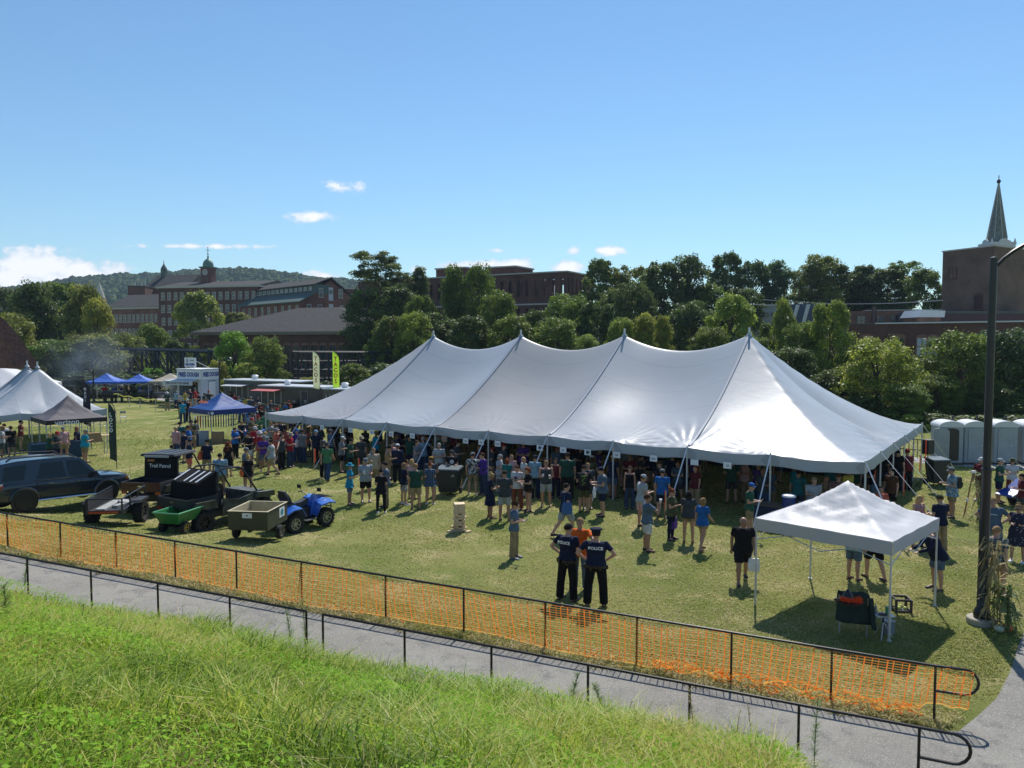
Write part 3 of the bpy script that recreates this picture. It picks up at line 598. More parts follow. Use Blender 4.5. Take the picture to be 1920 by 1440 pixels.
co=MB().box((0,0,zc+.25),(50*k,46*k,.5)).box((0,0,(zc+zb)/2+.2),(44*k,42*k,(zb-zc)-.4)).build('cornice',TRIMW,t)
for sx,sy,r in ((0,-1,0),(1,0,1),(-1,0,1)): 
    MB().cyl((sx*19*k,sy*21.6*k,zb-.2),(sx*22.2*k,sy*19*k,zb-.2),9*k,18).build('round_pediment',TRIMW,co)
for x in (-21,21): MB().lathe([(3*k,0),(2.2*k,.4),(.4*k,1.0)],(x*k,-20*k,zb-.4),8).build('finial_ball',TRIMW,co)
sp_=MB().tube([(0,0,zb-.1),(0,0,zb+.6),(0,0,H-.9)],[18*k,17*k,.9*k],8).build('spire',mat('spire_slate',(.15,.17,.16),.85,noise=.3,nscale=2,bump=.2,bscale=6),t)
for a_ in range(8): 
    an=a_*PI/4; MB().tube([(17.2*k*math.cos(an),17.2*k*math.sin(an),zb+.6),(.9*k*math.cos(an),.9*k*math.sin(an),H-.9)],.06,4).build('ridge_strip',STONE,sp_)
MB().ell((0,0,H-.6),(.3,.3,.35),8,6).cyl((0,0,H-.8),(0,0,H+.35),.06,6).build('spire_tip',BLACK,t)
a=pt(1903,527,125); t=thing('church_nave','pale grey roofed church nave at the right edge behind the steeple','church',(a.x,a.y-6,GZ)); h=pt(0,572,120).z-GZ; h2=pt(0,526,120).z-GZ
MB().box2((0,0,0),(14,10,h)).build('wall',BRK3,t); MB().prism([(-.3,-.4,h+.01),(-.3,5,h2),(-.3,10.4,h+.01)],(15,0,0)).build('roof',mat('pale_shingle',(.33,.31,.26),.9,noise=.2,nscale=3),t)
# --- truss footbridge behind the stands and the dark girder bridge by the hall
DARKS=mat('dark_green_steel',(.018,.028,.032),.6)
def bridge(name,label,a,b,h,n,th=.16,wd=2.2,diag=True,rails=0):
    a=Vector(a);b=Vector(b); d=b-a; t=thing(name,label,'bridge',a); p=Vector((-d.y,d.x,0)).normalized()*wd
    for q,o_ in enumerate((Vector((0,0,0)),p)):
        mb=MB(); mb.tube([o_,o_+d],th,4); mb.build('bottom_chord',DARKS,t); mb=MB(); mb.tube([o_+Vector((0,0,h)),o_+d+Vector((0,0,h))],th,4); mb.build('top_chord',DARKS,t)
        for r in range(rails): MB().tube([o_+Vector((0,0,h*(r+1)/(rails+1))),o_+d+Vector((0,0,h*(r+1)/(rails+1)))],th*.4,4).build('side_rail',DARKS,t)
        for k in range(n+1):
            c=o_+d*k/n; MB().tube([c,c+Vector((0,0,h))],th*.8,4).build('post',DARKS,t)
            if diag and k<n: MB().tube([c+Vector((0,0,h)),o_+d*(k+1)/n],th*.55,4).build('diagonal',DARKS,t)
    MB().prism([(0,0,0),tuple(p),tuple(p+d),tuple(d)],(0,0,.2)).build('deck',DARKS,t); return t
bridge('truss_footbridge','dark steel truss footbridge crossing behind the fried dough stand',pt(222,700,98),pt(392,710,88),3.1,7,.2)
bridge('girder_bridge','dark steel girder bridge with wires passing behind the orange flag banners',pt(560,727,84),pt(800,722,92),3.9,9,.13,rails=3)
# ================================================================ trees
def crown_mesh(name,kind,seed,nleaf,lsize):
    g=np.random.default_rng(seed); C=[];Rr=[]
    if kind=='round':
        for _ in range(84):
            t=g.uniform(0,2*PI); z=g.uniform(.06,.97); r=np.sqrt(max(0,1-((z-.45)/.56)**2))*.40*g.uniform(.35,1)**.5
            C.append((r*np.cos(t),r*np.sin(t),z)); Rr.append((g.uniform(.06,.13),g.uniform(.045,.085)))
    elif kind=='locust':
        for _ in range(115):
            t=g.uniform(0,2*PI); z=g.uniform(.05,.97); r=np.sqrt(max(0,1-((z-.42)/.62)**2))*.44*g.uniform(.25,1)**.6
            C.append((r*np.cos(t),r*np.sin(t),z)); Rr.append((g.uniform(.08,.15),g.uniform(.045,.085)))
    elif kind=='tall':
        for _ in range(105):
            t=g.uniform(0,2*PI); z=g.uniform(.03,.98); r=(1-.55*z)*.40*g.uniform(.2,1)**.6*(1+.25*np.sin(z*14+seed))
            C.append((r*np.cos(t),r*np.sin(t),z)); Rr.append((g.uniform(.08,.14),g.uniform(.045,.08)))
    elif kind=='open':
        for _ in range(55):
            t=g.uniform(0,2*PI); z=g.uniform(.2,.97); r=.43*np.sqrt(max(0,1-((z-.62)/.42)**2))*g.uniform(.5,1)
            C.append((r*np.cos(t),r*np.sin(t),z)); Rr.append((g.uniform(.07,.12),g.uniform(.045,.08)))
    elif kind=='shrub':
        for _ in range(40):
            t=g.uniform(0,2*PI); z=g.uniform(.0,.85); r=.42*np.sqrt(max(.02,1-(z/.95)**2))*g.uniform(.2,1)**.5
            C.append((r*np.cos(t),r*np.sin(t),z)); Rr.append((g.uniform(.10,.17),g.uniform(.08,.14)))
    C=np.array(C);Rr=np.array(Rr); nc=len(C); ci=g.integers(0,nc,nleaf)
    d=g.normal(size=(nleaf,3)); d/=np.linalg.norm(d,axis=1)[:,None]; d[:,2]=np.where(g.random(nleaf)<.7,np.abs(d[:,2]),d[:,2])
    rad=g.uniform(.25,1.08,nleaf)**.6*np.where(g.random(nleaf)<.12,g.uniform(1,1.5,nleaf),1); p=C[ci]+d*rad[:,None]*np.stack([Rr[ci,0],Rr[ci,0],Rr[ci,1]*1.25],-1)
    nrm=d*.7+g.normal(size=(nleaf,3))*.55+np.array([0,0,.35]); nrm/=np.linalg.norm(nrm,axis=1)[:,None]
    a=np.cross(nrm,g.normal(size=(nleaf,3))); a/=np.linalg.norm(a,axis=1)[:,None]; b=np.cross(nrm,a); s=lsize*g.uniform(.55,1.25,nleaf)[:,None]
    V=np.stack([p-a*s,p+b*s*.55,p+a*s,p-b*s*.55],1).reshape(-1,3); V[:,2]=np.maximum(V[:,2],-.05); i=np.arange(nleaf)*4
    ct=g.random(nc); T=np.repeat(np.clip(.5*ct[ci]+.5*g.random(nleaf),0,1),4)
    return npmesh(name,V,np.stack([i,i+1,i+2,i+3],1),LEAF,False,attr=T),C
LEAF=foliage_mat('tree_leaf',[(0,(.50,.55,.42)),(.5,(1.05,1.05,.85)),(1,(2.0,1.85,1.2))],.46,.5,objcol=True,gloss=.35)
BARK=mat('bark',(.07,.055,.04),.95,noise=.3,nscale=4,bump=.4,bscale=12)
def trunk_mesh(C,seed,lo=-.35):
    """unit-size tapered trunk with limbs reaching the leaf clusters (crown occupies z 0..1)"""
    r=random.Random(seed); mb=MB(); pts=[(0,0,lo-.3)]+[(r.uniform(-.015,.015),r.uniform(-.015,.015),lo+(.95-lo)*k/5) for k in range(6)]
    mb.tube(pts,[.024,.020,.017,.014,.010,.006,.002],7)
    for k in range(0,len(C),3):
        c=C[k]; z0=max(lo+.25,c[2]-.25-.15*r.random()); q=(c[0]*.35,c[1]*.35,z0+(c[2]-z0)*.55)
        mb.tube([(0,0,z0),q,tuple(c)],[.007,.005,.0015],4)
    return mb.mesh('trunk',BARK,smooth=True,recalc=False)
CR={}
for kind,n,nl,ls in (('round',3,19000,.0195),('locust',3,20000,.018),('tall',2,18000,.018),('open',1,10000,.020),('shrub',2,6500,.030)):
    CR[kind]=[]
    for k in range(n):
        me,C=crown_mesh('crown',kind,100+k*7+len(kind),nl,ls); CR[kind].append((me,trunk_mesh(C,k)))
GRN={'dark':(.082,.125,.036),'mid':(.13,.185,.042),'light':(.21,.265,.055),'olive':(.165,.195,.05),'yel':(.24,.26,.055),'blue':(.078,.13,.055),'rust':(.27,.17,.05),'bright':(.16,.29,.05)}
TREES=0; TPROTO={}
def tree(px,ytop,w,ybot,Y,kind,col,label,cat='tree',name='tree',group=None,var=None,lean=0):
    global TREES; TREES+=1
    v=(TREES if var is None else var)%len(CR[kind]); crm,trm=CR[kind][v]
    top=pt(px,ytop,Y); bot=pt(px,ybot,Y); zb=bot.z; h=top.z-bot.z; wd=w*Y/F
    t=thing(name,label,cat,(top.x,Y,0),0,group)
    c=ob('crown' if cat=='tree' else 'foliage',crm,t,(0,0,zb)); kk=1.14 if Y>92 else 1.04; c.scale=(wd*kk,wd*kk,h*(1.02 if Y>78 else .96)); c.rotation_euler=(0,lean,TREES*1.7)
    j=random.Random(TREES); f=.9+.25*j.random(); g=GRN[col]; c.color=(g[0]*f*(.92+.16*j.random()),g[1]*f,g[2]*f,1)
    k=ob('trunk' if cat=='tree' else 'stem',trm,t,(0,0,zb)); k.scale=(max(wd*1.1,h*.5),max(wd*1.1,h*.5),h); k.rotation_euler=c.rotation_euler
    return t
TL=[ # px,ytop,width,ybot,depth,kind,colour,label
(18,592,110,735,92,'locust','olive','olive green tree at the left edge behind the brown netting'),
(8,548,110,690,150,'round','dark','dark tree filling the far left edge below the clouds'),
(62,541,120,735,112,'tall','dark','tall dark pine like tree second from the left edge'),
(112,538,115,735,118,'round','mid','broad rounded green tree left of the dark chimney'),
(160,545,110,740,108,'tall','olive','tall olive tree directly beneath the dark chimney'),
(182,566,72,740,104,'tall','yel','yellow green tree at the left end of the long mill wing'),
(100,640,130,735,88,'locust','mid','leafy tree wreathed in grill smoke above the left tents'),
(170,630,130,740,90,'locust','olive','olive leaved tree behind the first blue grill canopy'),
(232,630,85,742,100,'locust','olive','olive tree in front of the lower windows of the mill wing'),
(284,612,80,742,106,'tall','mid','green pointed tree at the corner of the clock tower mill'),
(320,640,70,740,112,'round','dark','dark low tree behind the sign of the fried dough stand'),
(372,556,98,690,135,'round','light','big rounded sunlit maple in front of the clock tower mill'),
(444,588,60,640,150,'round','olive','small olive treetop showing above the hip roof'),
(565,582,46,610,150,'round','rust','small rust tinged treetop above the hip roof vents'),
(392,655,60,735,96,'open','olive','thin sparse tree beside the left wall of the hip roofed hall'),
(436,626,80,745,84,'round','bright','bright green tree above the first food trailer'),
(497,636,86,750,82,'locust','mid','feathery green tree in front of the hall windows'),
(408,676,50,745,80,'shrub','yel','yellow green bush behind the fried dough stand'),
(468,682,60,745,79,'locust','light','light green sapling between the food trailers'),
(578,705,40,745,78,'open','yel','thin yellow green sapling left of the first banner'),
(660,682,80,748,76,'round','mid','round green tree right of the yellow banner'),
(287,690,50,735,94,'shrub','bright','bright shrub growing in front of the truss footbridge'),
(703,472,92,560,112,'open','dark','tall open crowned tree standing highest left of the ruined mill'),
(745,510,60,570,112,'open','dark','open topped tree right beside the tallest open tree'),
(786,506,48,600,114,'tall','dark','slender dark treetop left of the ruined mill stair tower'),
(688,545,90,680,108,'locust','dark','dark mass of leaves at the left end of the ruined mill'),
(745,548,110,700,106,'round','dark','dark broad tree covering the left part of the ruined mill'),
(735,598,90,720,92,'round','olive','brownish green tree left of the first tent peak'),
(775,590,80,720,90,'locust','light','lighter green tree right behind the first tent peak'),
(705,640,60,730,90,'round','mid','green tree beside the right end of the hip roofed hall'),
(852,508,74,690,100,'tall','mid','tall tree hiding the middle of the ruined mill'),
(898,504,70,690,100,'locust','mid','tall feathery tree right of the stair tower of the ruined mill'),
(932,552,84,700,92,'locust','mid','wide feathery tree between the first and second tent peaks'),
(815,590,100,700,94,'locust','dark','dark feathery tree over the first tent bay'),
(880,600,120,710,86,'round','dark','shaded tree just above the dip of the first tent bay'),
(1003,590,90,700,90,'round','dark','dark rounded tree above the second tent peak'),
(1066,556,96,700,94,'locust','mid','feathery tree in front of the right corner of the ruined mill'),
(1045,600,100,700,82,'locust','mid','mid green tree above the second tent bay'),
(1125,494,74,610,126,'round','mid','treetop right of the ruined mill on the skyline'),
(1182,500,84,620,126,'open','olive','pale airy treetop against the sky right of the ruined mill'),
(1120,575,110,710,90,'round','dark','dark tree left of the third tent peak'),
(1100,625,60,700,78,'tall','light','light green sapling top left of the third tent peak'),
(1185,535,90,690,110,'locust','dark','dark layered tree above the third tent peak'),
(1245,500,110,650,118,'round','dark','big dark tree on the skyline over the third tent bay'),
(1292,488,110,650,120,'tall','dark','highest dark tree of the middle skyline'),
(1210,590,70,690,84,'tall','yel','yellowing tree right of the third tent peak'),
(1242,598,56,690,80,'tall','yel','golden young tree over the third tent bay'),
(1165,600,60,690,84,'locust','light','light green tree right behind the third tent peak'),
(1300,570,120,710,92,'locust','dark','shadowed tree over the right side of the third tent bay'),
(1362,482,82,620,128,'round','dark','dark round treetop left of the wire on the skyline'),
(1412,498,76,620,128,'round','blue','bluish dark treetop above the white office'),
(1452,494,80,620,128,'tall','blue','bluish dark treetop right above the white office'),
(1492,508,50,620,128,'open','mid','thin airy treetop at the right end of the dark clump'),
(1372,562,110,700,84,'round','light','rounded light green tree behind the fourth tent peak'),
(1330,610,80,710,78,'locust','mid','green tree left of the fourth tent peak'),
(1412,630,90,740,74,'round','mid','green tree just right of the fourth tent peak'),
(1470,560,66,740,76,'tall','light','slim light green tree over the right tent slope'),
(1540,482,100,600,124,'tall','olive','pointed tree with a bare twiggy top on the right skyline'),
(1560,500,96,600,126,'round','dark','round dark tree behind the blue roof'),
(1622,504,70,600,126,'round','dark','small round dark treetop above the right end of the blue roof'),
(1665,508,100,600,124,'round','dark','dark copper tinted treetop left of the brick tower'),
(1697,490,64,560,124,'open','mid','twisted open treetop between the blue roof and brick tower'),
(1735,512,84,620,118,'round','mid','green treetop touching the windowless brick tower'),
(1505,600,90,740,72,'locust','mid','green tree left of the broad light tree on the right'),
(1558,563,104,760,70,'round','light','broad light green tree left of the brick range'),
(1480,650,110,760,66,'locust','dark','dark low tree over the right tent slope'),
(1570,690,110,790,62,'locust','dark','shaded tree just above the right tent eave'),
(1648,630,160,800,60,'locust','light','feathery locust tree in front of the brick range windows'),
(1700,720,90,800,56,'locust','mid','lower feathery tree left of the portable toilets'),
(1712,775,60,812,54,'shrub','light','light shrub at the left of the portable toilets'),
(1800,618,150,800,62,'locust','mid','feathery locust left of the lamp post above the toilets'),
(1885,615,150,800,63,'locust','blue','feathery grey green locust at the right edge above the toilets'),
(1760,700,100,800,60,'locust','mid','leafy tree directly above the first portable toilet'),
(1850,720,140,810,60,'locust','dark','dark leafy tree behind the third portable toilet'),
(1960,640,120,810,62,'round','mid','green tree just beyond the right edge of the photo'),
(1160,545,90,660,116,'round','mid','rounded tree filling the gap below the airy skyline tree'),
(1215,520,80,640,122,'tall','mid','pointed treetop left of the big dark skyline tree'),
(1330,540,90,650,118,'round','mid','round tree below the highest dark skyline tree'),
(1390,545,90,640,112,'round','dark','low dark tree in front of the bluish treetops'),
(1450,610,80,740,88,'round','mid','rounded tree below the white office'),
(1520,640,100,770,80,'round','mid','rounded tree over the right tent slope below the dormers'),
(1735,660,90,800,68,'locust','dark','dark feathery tree hiding the brick range left of the lamp post'),
(1595,515,70,590,130,'round','dark','small dark tree between the two skyline clumps on the right'),
(960,600,110,710,84,'round','mid','rounded green tree left of the second tent peak'),
(790,560,70,700,98,'round','mid','round tree left of the tall tree hiding the ruined mill'),
]
for r in TL: tree(*r)
# low dark understory closing the gaps between the trunks
US=[(x,y,w,yb,Y,'shrub',c) for x,y,w,yb,Y,c in ((30,690,130,742,84,'dark'),(120,695,140,742,86,'dark'),(210,700,130,745,88,'dark'),(300,700,110,748,88,'dark'),(370,712,90,750,84,'mid'),(470,705,120,755,80,'dark'),(560,715,110,755,82,'dark'),(640,712,110,755,84,'dark'),(730,680,140,752,84,'dark'),(840,665,150,745,82,'dark'),(950,665,150,745,80,'dark'),(1060,660,150,745,76,'dark'),(1170,655,150,750,74,'dark'),(1280,655,150,755,72,'dark'),(1390,665,150,765,68,'dark'),(1500,700,150,780,64,'dark'),(1610,740,140,800,58,'dark'),(1735,770,120,812,56,'dark'),(1830,775,130,815,56,'dark'),(1925,775,130,818,56,'dark'))]
PLACEW=['at the far left edge','behind the grill smoke','below the mill wing','under the truss footbridge','behind the fried dough sign','behind the first food trailer','behind the second food trailer','under the girder bridge','left of the first tent peak','over the first tent bay','behind the second tent peak','over the second tent bay','behind the third tent peak','over the third tent bay','behind the fourth tent peak','above the right tent slope','above the right tent eave','left of the first toilet','behind the middle toilets','behind the rightmost toilet']
for r,wd in zip(US,PLACEW): tree(*r,'dark low undergrowth bush '+wd,'bush','bush',group='undergrowth bushes below the trees')
# ================================================================ tents
VINA=mat('tent_vinyl',(.405,.43,.465),.36,spec=.26,noise=.04,nscale=.6,bump=.06,bscale=3,trans=.03)
VINB=mat('tent_vinyl_aged',(.385,.385,.39),.38,spec=.26,noise=.04,nscale=.5,bump=.06,bscale=3,trans=.03)
for _m_ in (VINA,VINB):
    nt=_m_.node_tree; b=nt.nodes['Principled BSDF']; L=nt.links; old=b.inputs['Base Color'].links[0].from_socket; tc=N(nt,'ShaderNodeTexCoord'); sp=N(nt,'ShaderNodeSeparateXYZ'); L.new(tc.outputs['Object'],sp.inputs[0])
    mo=N(nt,'ShaderNodeMath',operation='PINGPONG',inp={1:.76}); L.new(sp.outputs[1],mo.inputs[0]); lt=N(nt,'ShaderNodeMath',operation='LESS_THAN',inp={1:.016}); L.new(mo.outputs[0],lt.inputs[0]); mq=N(nt,'ShaderNodeMath',operation='MULTIPLY',inp={1:.28}); L.new(lt.outputs[0],mq.inputs[0])
    mx=N(nt,'ShaderNodeMix',data_type='RGBA'); L.new(mq.outputs[0],mx.inputs[0]); L.new(old,mx.inputs[6]); mx.inputs[7].default_value=(.12,.14,.17,1); L.new(mx.outputs[2],b.inputs['Base Color'])
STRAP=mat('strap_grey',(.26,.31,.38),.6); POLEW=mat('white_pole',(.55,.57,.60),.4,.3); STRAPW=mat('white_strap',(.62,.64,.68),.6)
RIB=mat('orange_ribbon',(.85,.12,.04),.5,trans=.3)
def pole_tent(name,label,A,B,width,zE,zP,nbay,res=.14,sag=.75,agedbays=(),frontsign=1,end_e=1.75,wr=1.0,guys=True,group=None):
    """peaked pole tent. A,B = plan ends of the front eave; local x runs A->B, local y to the back"""
    A=Vector(A[:2]);B=Vector(B[:2]); Ln=(B-A).length; ax=(B-A)/Ln; ay=Vector((ax.y,-ax.x))*frontsign; seg=Ln/nbay
    zg=float(gz(*( (A+B)/2+ay*width/2 )))
    t=thing(name,label,'tent',(A.x,A.y,zg),math.atan2(ax.y,ax.x)); sgn=1 if ay.dot(Vector((-ax.y,ax.x)))>0 else -1
    nx=int(round(Ln/res/2/nbay))*2*nbay+1; nyy=int(round(width/res/8))*8+1
    xs=np.linspace(0,Ln,nx); ys=np.linspace(0,width,nyy); X,Y=np.meshgrid(xs,ys,indexing='ij'); mid=nyy//2; pk=[seg*(k+1) for k in range(nbay-1)]
    Z=np.full_like(X,zE); fix=np.zeros_like(X,bool)
    es=lambda u,n: -.09*np.abs(np.sin(PI*u*n))**1.2
    nw=max(2,int(round(width/(seg/2))))
    Z[:,0]=Z[:,-1]=zE+es(xs/Ln,nbay*2); Z[0,:]=Z[-1,:]=zE+es(ys/width,nw); fix[:,0]=fix[:,-1]=True; fix[0,:]=fix[-1,:]=True
    # ridge
    for i,x in enumerate(xs):
        if pk[0]<=x<=pk[-1]+1e-6:
            q=((x-pk[0])/seg)%1; Z[i,mid]=zP-sag*4*q*(1-q)*(1+.0*q); fix[i,mid]=True
        else:
            q=abs(x-(pk[0] if x<pk[0] else pk[-1]))/seg; Z[i,mid]=zE+(zP-zE)*(1-q)**end_e; fix[i,mid]=True
    for p in pk:
        i=int(round(p/Ln*(nx-1))); q=np.abs(ys-width/2)/(width/2); Z[i,:]=zE+(zP-zE)*(1-q)**1.30; fix[i,:]=True
    for p,s in ((pk[0],-1),(pk[-1],1)):
        i0=int(round(p/Ln*(nx-1)))
        for j in range(nyy):
            q=abs(ys[j]-width/2)/(width/2); i=int(round(i0+s*q*(nx-1)/nbay))
            if 0<=i<nx: Z[i,j]=zE+(zP-zE)*(1-q)**(end_e*.93); fix[i,j]=True
    W=Z.copy(); rr=np.minimum(np.abs(Y-width/2)/(width/2),1); W=np.where(fix,Z,zE+(zP-zE)*.55*(1-rr)**1.5)
    dx2=(xs[1]-xs[0])**-2; dy2=(ys[1]-ys[0])**-2; c=1/(2*dx2+2*dy2)
    for _ in range(900):
        W[1:-1,1:-1]=np.where(fix[1:-1,1:-1],Z[1:-1,1:-1],c*((W[2:,1:-1]+W[:-2,1:-1])*dx2+(W[1:-1,2:]+W[1:-1,:-2])*dy2))
    for _ in range(2): W[1:-1,1:-1]=.5*W[1:-1,1:-1]+.125*(W[2:,1:-1]+W[:-2,1:-1]+W[1:-1,2:]+W[1:-1,:-2])
    # radiating wrinkles at every side pole and long soft folds by the eaves
    poles=[(k*seg/2,0) for k in range(nbay*2+1)]+[(k*seg/2,width) for k in range(nbay*2+1)]+[(x,width*k/nw) for k in range(1,nw) for x in (0,Ln)]
    g=random.Random(5)
    for (a,b) in poles:
        r=np.hypot(X-a,Y-b)+1e-6; th=np.arctan2(Y-b,X-a); ph=g.uniform(0,6); n_=g.choice((24,29,34)); am=g.uniform(.6,1.5)*wr
        msk=.5+.5*np.sin(th*2.0+g.uniform(0,6))
        W+=am*.058*np.exp(-(r/1.25)**1.6)*np.minimum(r/.8,1)*np.sin(th*n_+ph+.5*np.sin(r*3))*msk**1.5
    e=np.minimum(np.minimum(X,Ln-X),np.minimum(Y,width-Y)); W+=wr*.012*np.exp(-e/.5)*np.sin(X*9+3*np.sin(X*1.7)+Y*5)*(e>0)
    # eave edges bow slightly inwards between the poles
    Xs,Ys=X.copy(),Y.copy(); fx=np.exp(-np.minimum(X,Ln-X)/.6); fy=np.exp(-np.minimum(Y,width-Y)/.6)
    Ys+=np.where(Y<width/2,1,-1)*.10*np.abs(np.sin(PI*X/Ln*nbay*2))*fy; Xs+=np.where(X<Ln/2,1,-1)*.10*np.abs(np.sin(PI*Y/width*nw))*fx
    V=np.stack([Xs,Ys*sgn,W],-1).reshape(-1,3); I,J=np.meshgrid(range(nx-1),range(nyy-1),indexing='ij'); a=(I*nyy+J).ravel()
    Fq=np.stack([a,a+nyy,a+nyy+1,a+1],1)
    if sgn<0: Fq=Fq[:,::-1]
    bay=(xs[I.ravel()]+1e-4)//seg; mi=np.isin(bay,agedbays).astype(int)
    ob('canopy',npmesh('canopy',V,Fq,[VINA,VINB],True,mi=mi),t)
    gv=V.reshape(nx,nyy,3)
    # hanging valance all round
    loop=[gv[i,0] for i in range(nx)]+[gv[-1,j] for j in range(1,nyy)]+[gv[i,-1] for i in range(nx-2,-1,-1)]+[gv[0,j] for j in range(nyy-2,0,-1)]
    mb=MB(); n=len(loop); cen=np.array([Ln/2,sgn*width/2,0]); top=[];b1=[];b2=[]
    for k,p in enumerate(loop):
        o=np.array([p[0]-cen[0],p[1]-cen[1],0]); o/=np.linalg.norm(o); w=.012*math.sin(k*.55)+.01*math.sin(k*.23)
        top.append(mb.V(p+np.array([0,0,.004]))); b1.append(mb.V(p+o*(.03+w)+np.array([0,0,-.19]))); b2.append(mb.V(p+o*(.02-w)+np.array([0,0,-.38-.015*math.sin(k*.4)])))
    for k in range(n):
        q=(k+1)%n; mb.face((top[k],top[q],b1[q],b1[k])); mb.face((b1[k],b1[q],b2[q],b2[k]))
    mb.build('valance',VINA,t,smooth='all')
    # seam flaps, their shadow strips painted in as darker bluish grey
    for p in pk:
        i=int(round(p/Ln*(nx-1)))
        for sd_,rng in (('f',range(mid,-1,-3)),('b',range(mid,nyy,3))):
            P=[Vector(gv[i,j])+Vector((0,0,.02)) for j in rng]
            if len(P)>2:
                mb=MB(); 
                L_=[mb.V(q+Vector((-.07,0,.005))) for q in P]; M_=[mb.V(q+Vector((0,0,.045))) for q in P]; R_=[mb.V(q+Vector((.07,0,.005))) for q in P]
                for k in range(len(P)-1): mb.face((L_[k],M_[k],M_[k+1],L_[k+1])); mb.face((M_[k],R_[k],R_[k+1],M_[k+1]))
                mb.build('seam_shade_flap',STRAP,t,smooth='all')
        MB().cyl((p,sgn*width/2,0),(p,sgn*width/2,zP+.30),.05,8).build('centre_pole',POLEW,t)
        MB().lathe([(.04,.05),(.10,.0),(.15,-.10)],(p,sgn*width/2,zP),12).build('peak_cap',VINA,t,smooth=True)
    pm=MB().cyl((0,0,0),(0,0,zE+.06),.032,8).mesh('side_pole',POLEW)
    gs=[]
    for (a,b) in dict.fromkeys(poles):
        ob('side_pole',pm,t,(a,b*sgn,0))
        if not guys: continue
        o=Vector((-1 if a==0 else 1 if abs(a-Ln)<1e-6 else 0,-1 if b==0 else 1 if abs(b-width)<1e-6 else 0,0)).normalized(); o.y*=sgn
        e=Vector((a,b*sgn,0)); s0=e+Vector((0,0,zE)); s1=e+o*1.9+Vector((0,0,.05))
        q=(s1-s0).cross(Vector((0,0,1))).normalized()*.022
        MB().prism([s0-q,s0+q,s1+q,s1-q],(0,0,.012)).build('guy_strap',STRAPW,t); gs.append((t.matrix_basis.copy() if 0 else None,s1,o))
    return t,gs,(A,ax,ay,Ln,sgn)
d=rd(1623,867); YA=(2.35-CH)/d.z; A=(d.x*YA,YA); d=rd(498,774); YB=(2.35-CH)/d.z; B=(d.x*YB,YB)
zpk=float(np.mean([pt(px,py,Y).z for px,py,Y in ((1399,624,32.5),(1157,626,36),(963,628,39.5),(798,631,43.5))]))
MT,GS,MF=pole_tent('pole_tent','huge white four peaked pole tent sheltering the crowd on the lawn',A,B,14.2,2.35,zpk,5,res=.09,agedbays=(2,4),wr=.85)
print('main tent len',MF[3],'A',A,'B',B,'zpk',zpk)
def mtp(x,y,z=0):
    """main tent local -> world"""
    A_,ax,ay,Ln,sg=MF; p=A_+ax*x+ay*y; return Vector((p.x,p.y,z))
# wooden stakes with orange ribbons at the guy ends
SH=['right front corner','first','second','third','fourth','fifth','sixth','seventh','eighth','ninth','left front corner']
for k,(g0,s1,o) in enumerate(GS[:11]):
    w_=mtp(s1.x,s1.y*MF[4]); h=1.05 if k%3!=1 else .85
    t=thing('tent_stake',f'thin wooden stake with orange ribbon at the {SH[k]} {"guy" if k in (0,10) else "front guy counted from the right"}','stake',(w_.x,w_.y,float(gz(w_.x,w_.y))),k*.7,'guy stakes with orange ribbons')
    MB().box((0,0,h/2),(.035,.035,h)).build('post',WOODL,t)
    mb=MB(); mb.prism([(.02,0,h),(.02,0,h-.5-.1*(k%3)),(.07,.02,h-.55-.1*(k%2)),(.06,.03,h-.02)],(.006,.02,0)); mb.build('ribbon',RIB,t)
for k,(px,py,h_) in enumerate(((1693,893,.42),(1727,862,.4),(1740,870,.3))):
    pass
# left pole tent
Rr=Vector((-25.0,47.2)); e1=Vector((-.74,-.673)); e2=Vector((-.673,.74))
PT2,_,_=pole_tent('small_pole_tent','white pole tent with sharp spiked peaks at the left edge',Rr,Rr+e2*9.15,6.1,2.15,4.75,3,res=.13,sag=1.55,frontsign=(-1 if Vector((e2.y,-e2.x)).dot(e1)<0 else 1),end_e=1.5,wr=.5,guys=False)
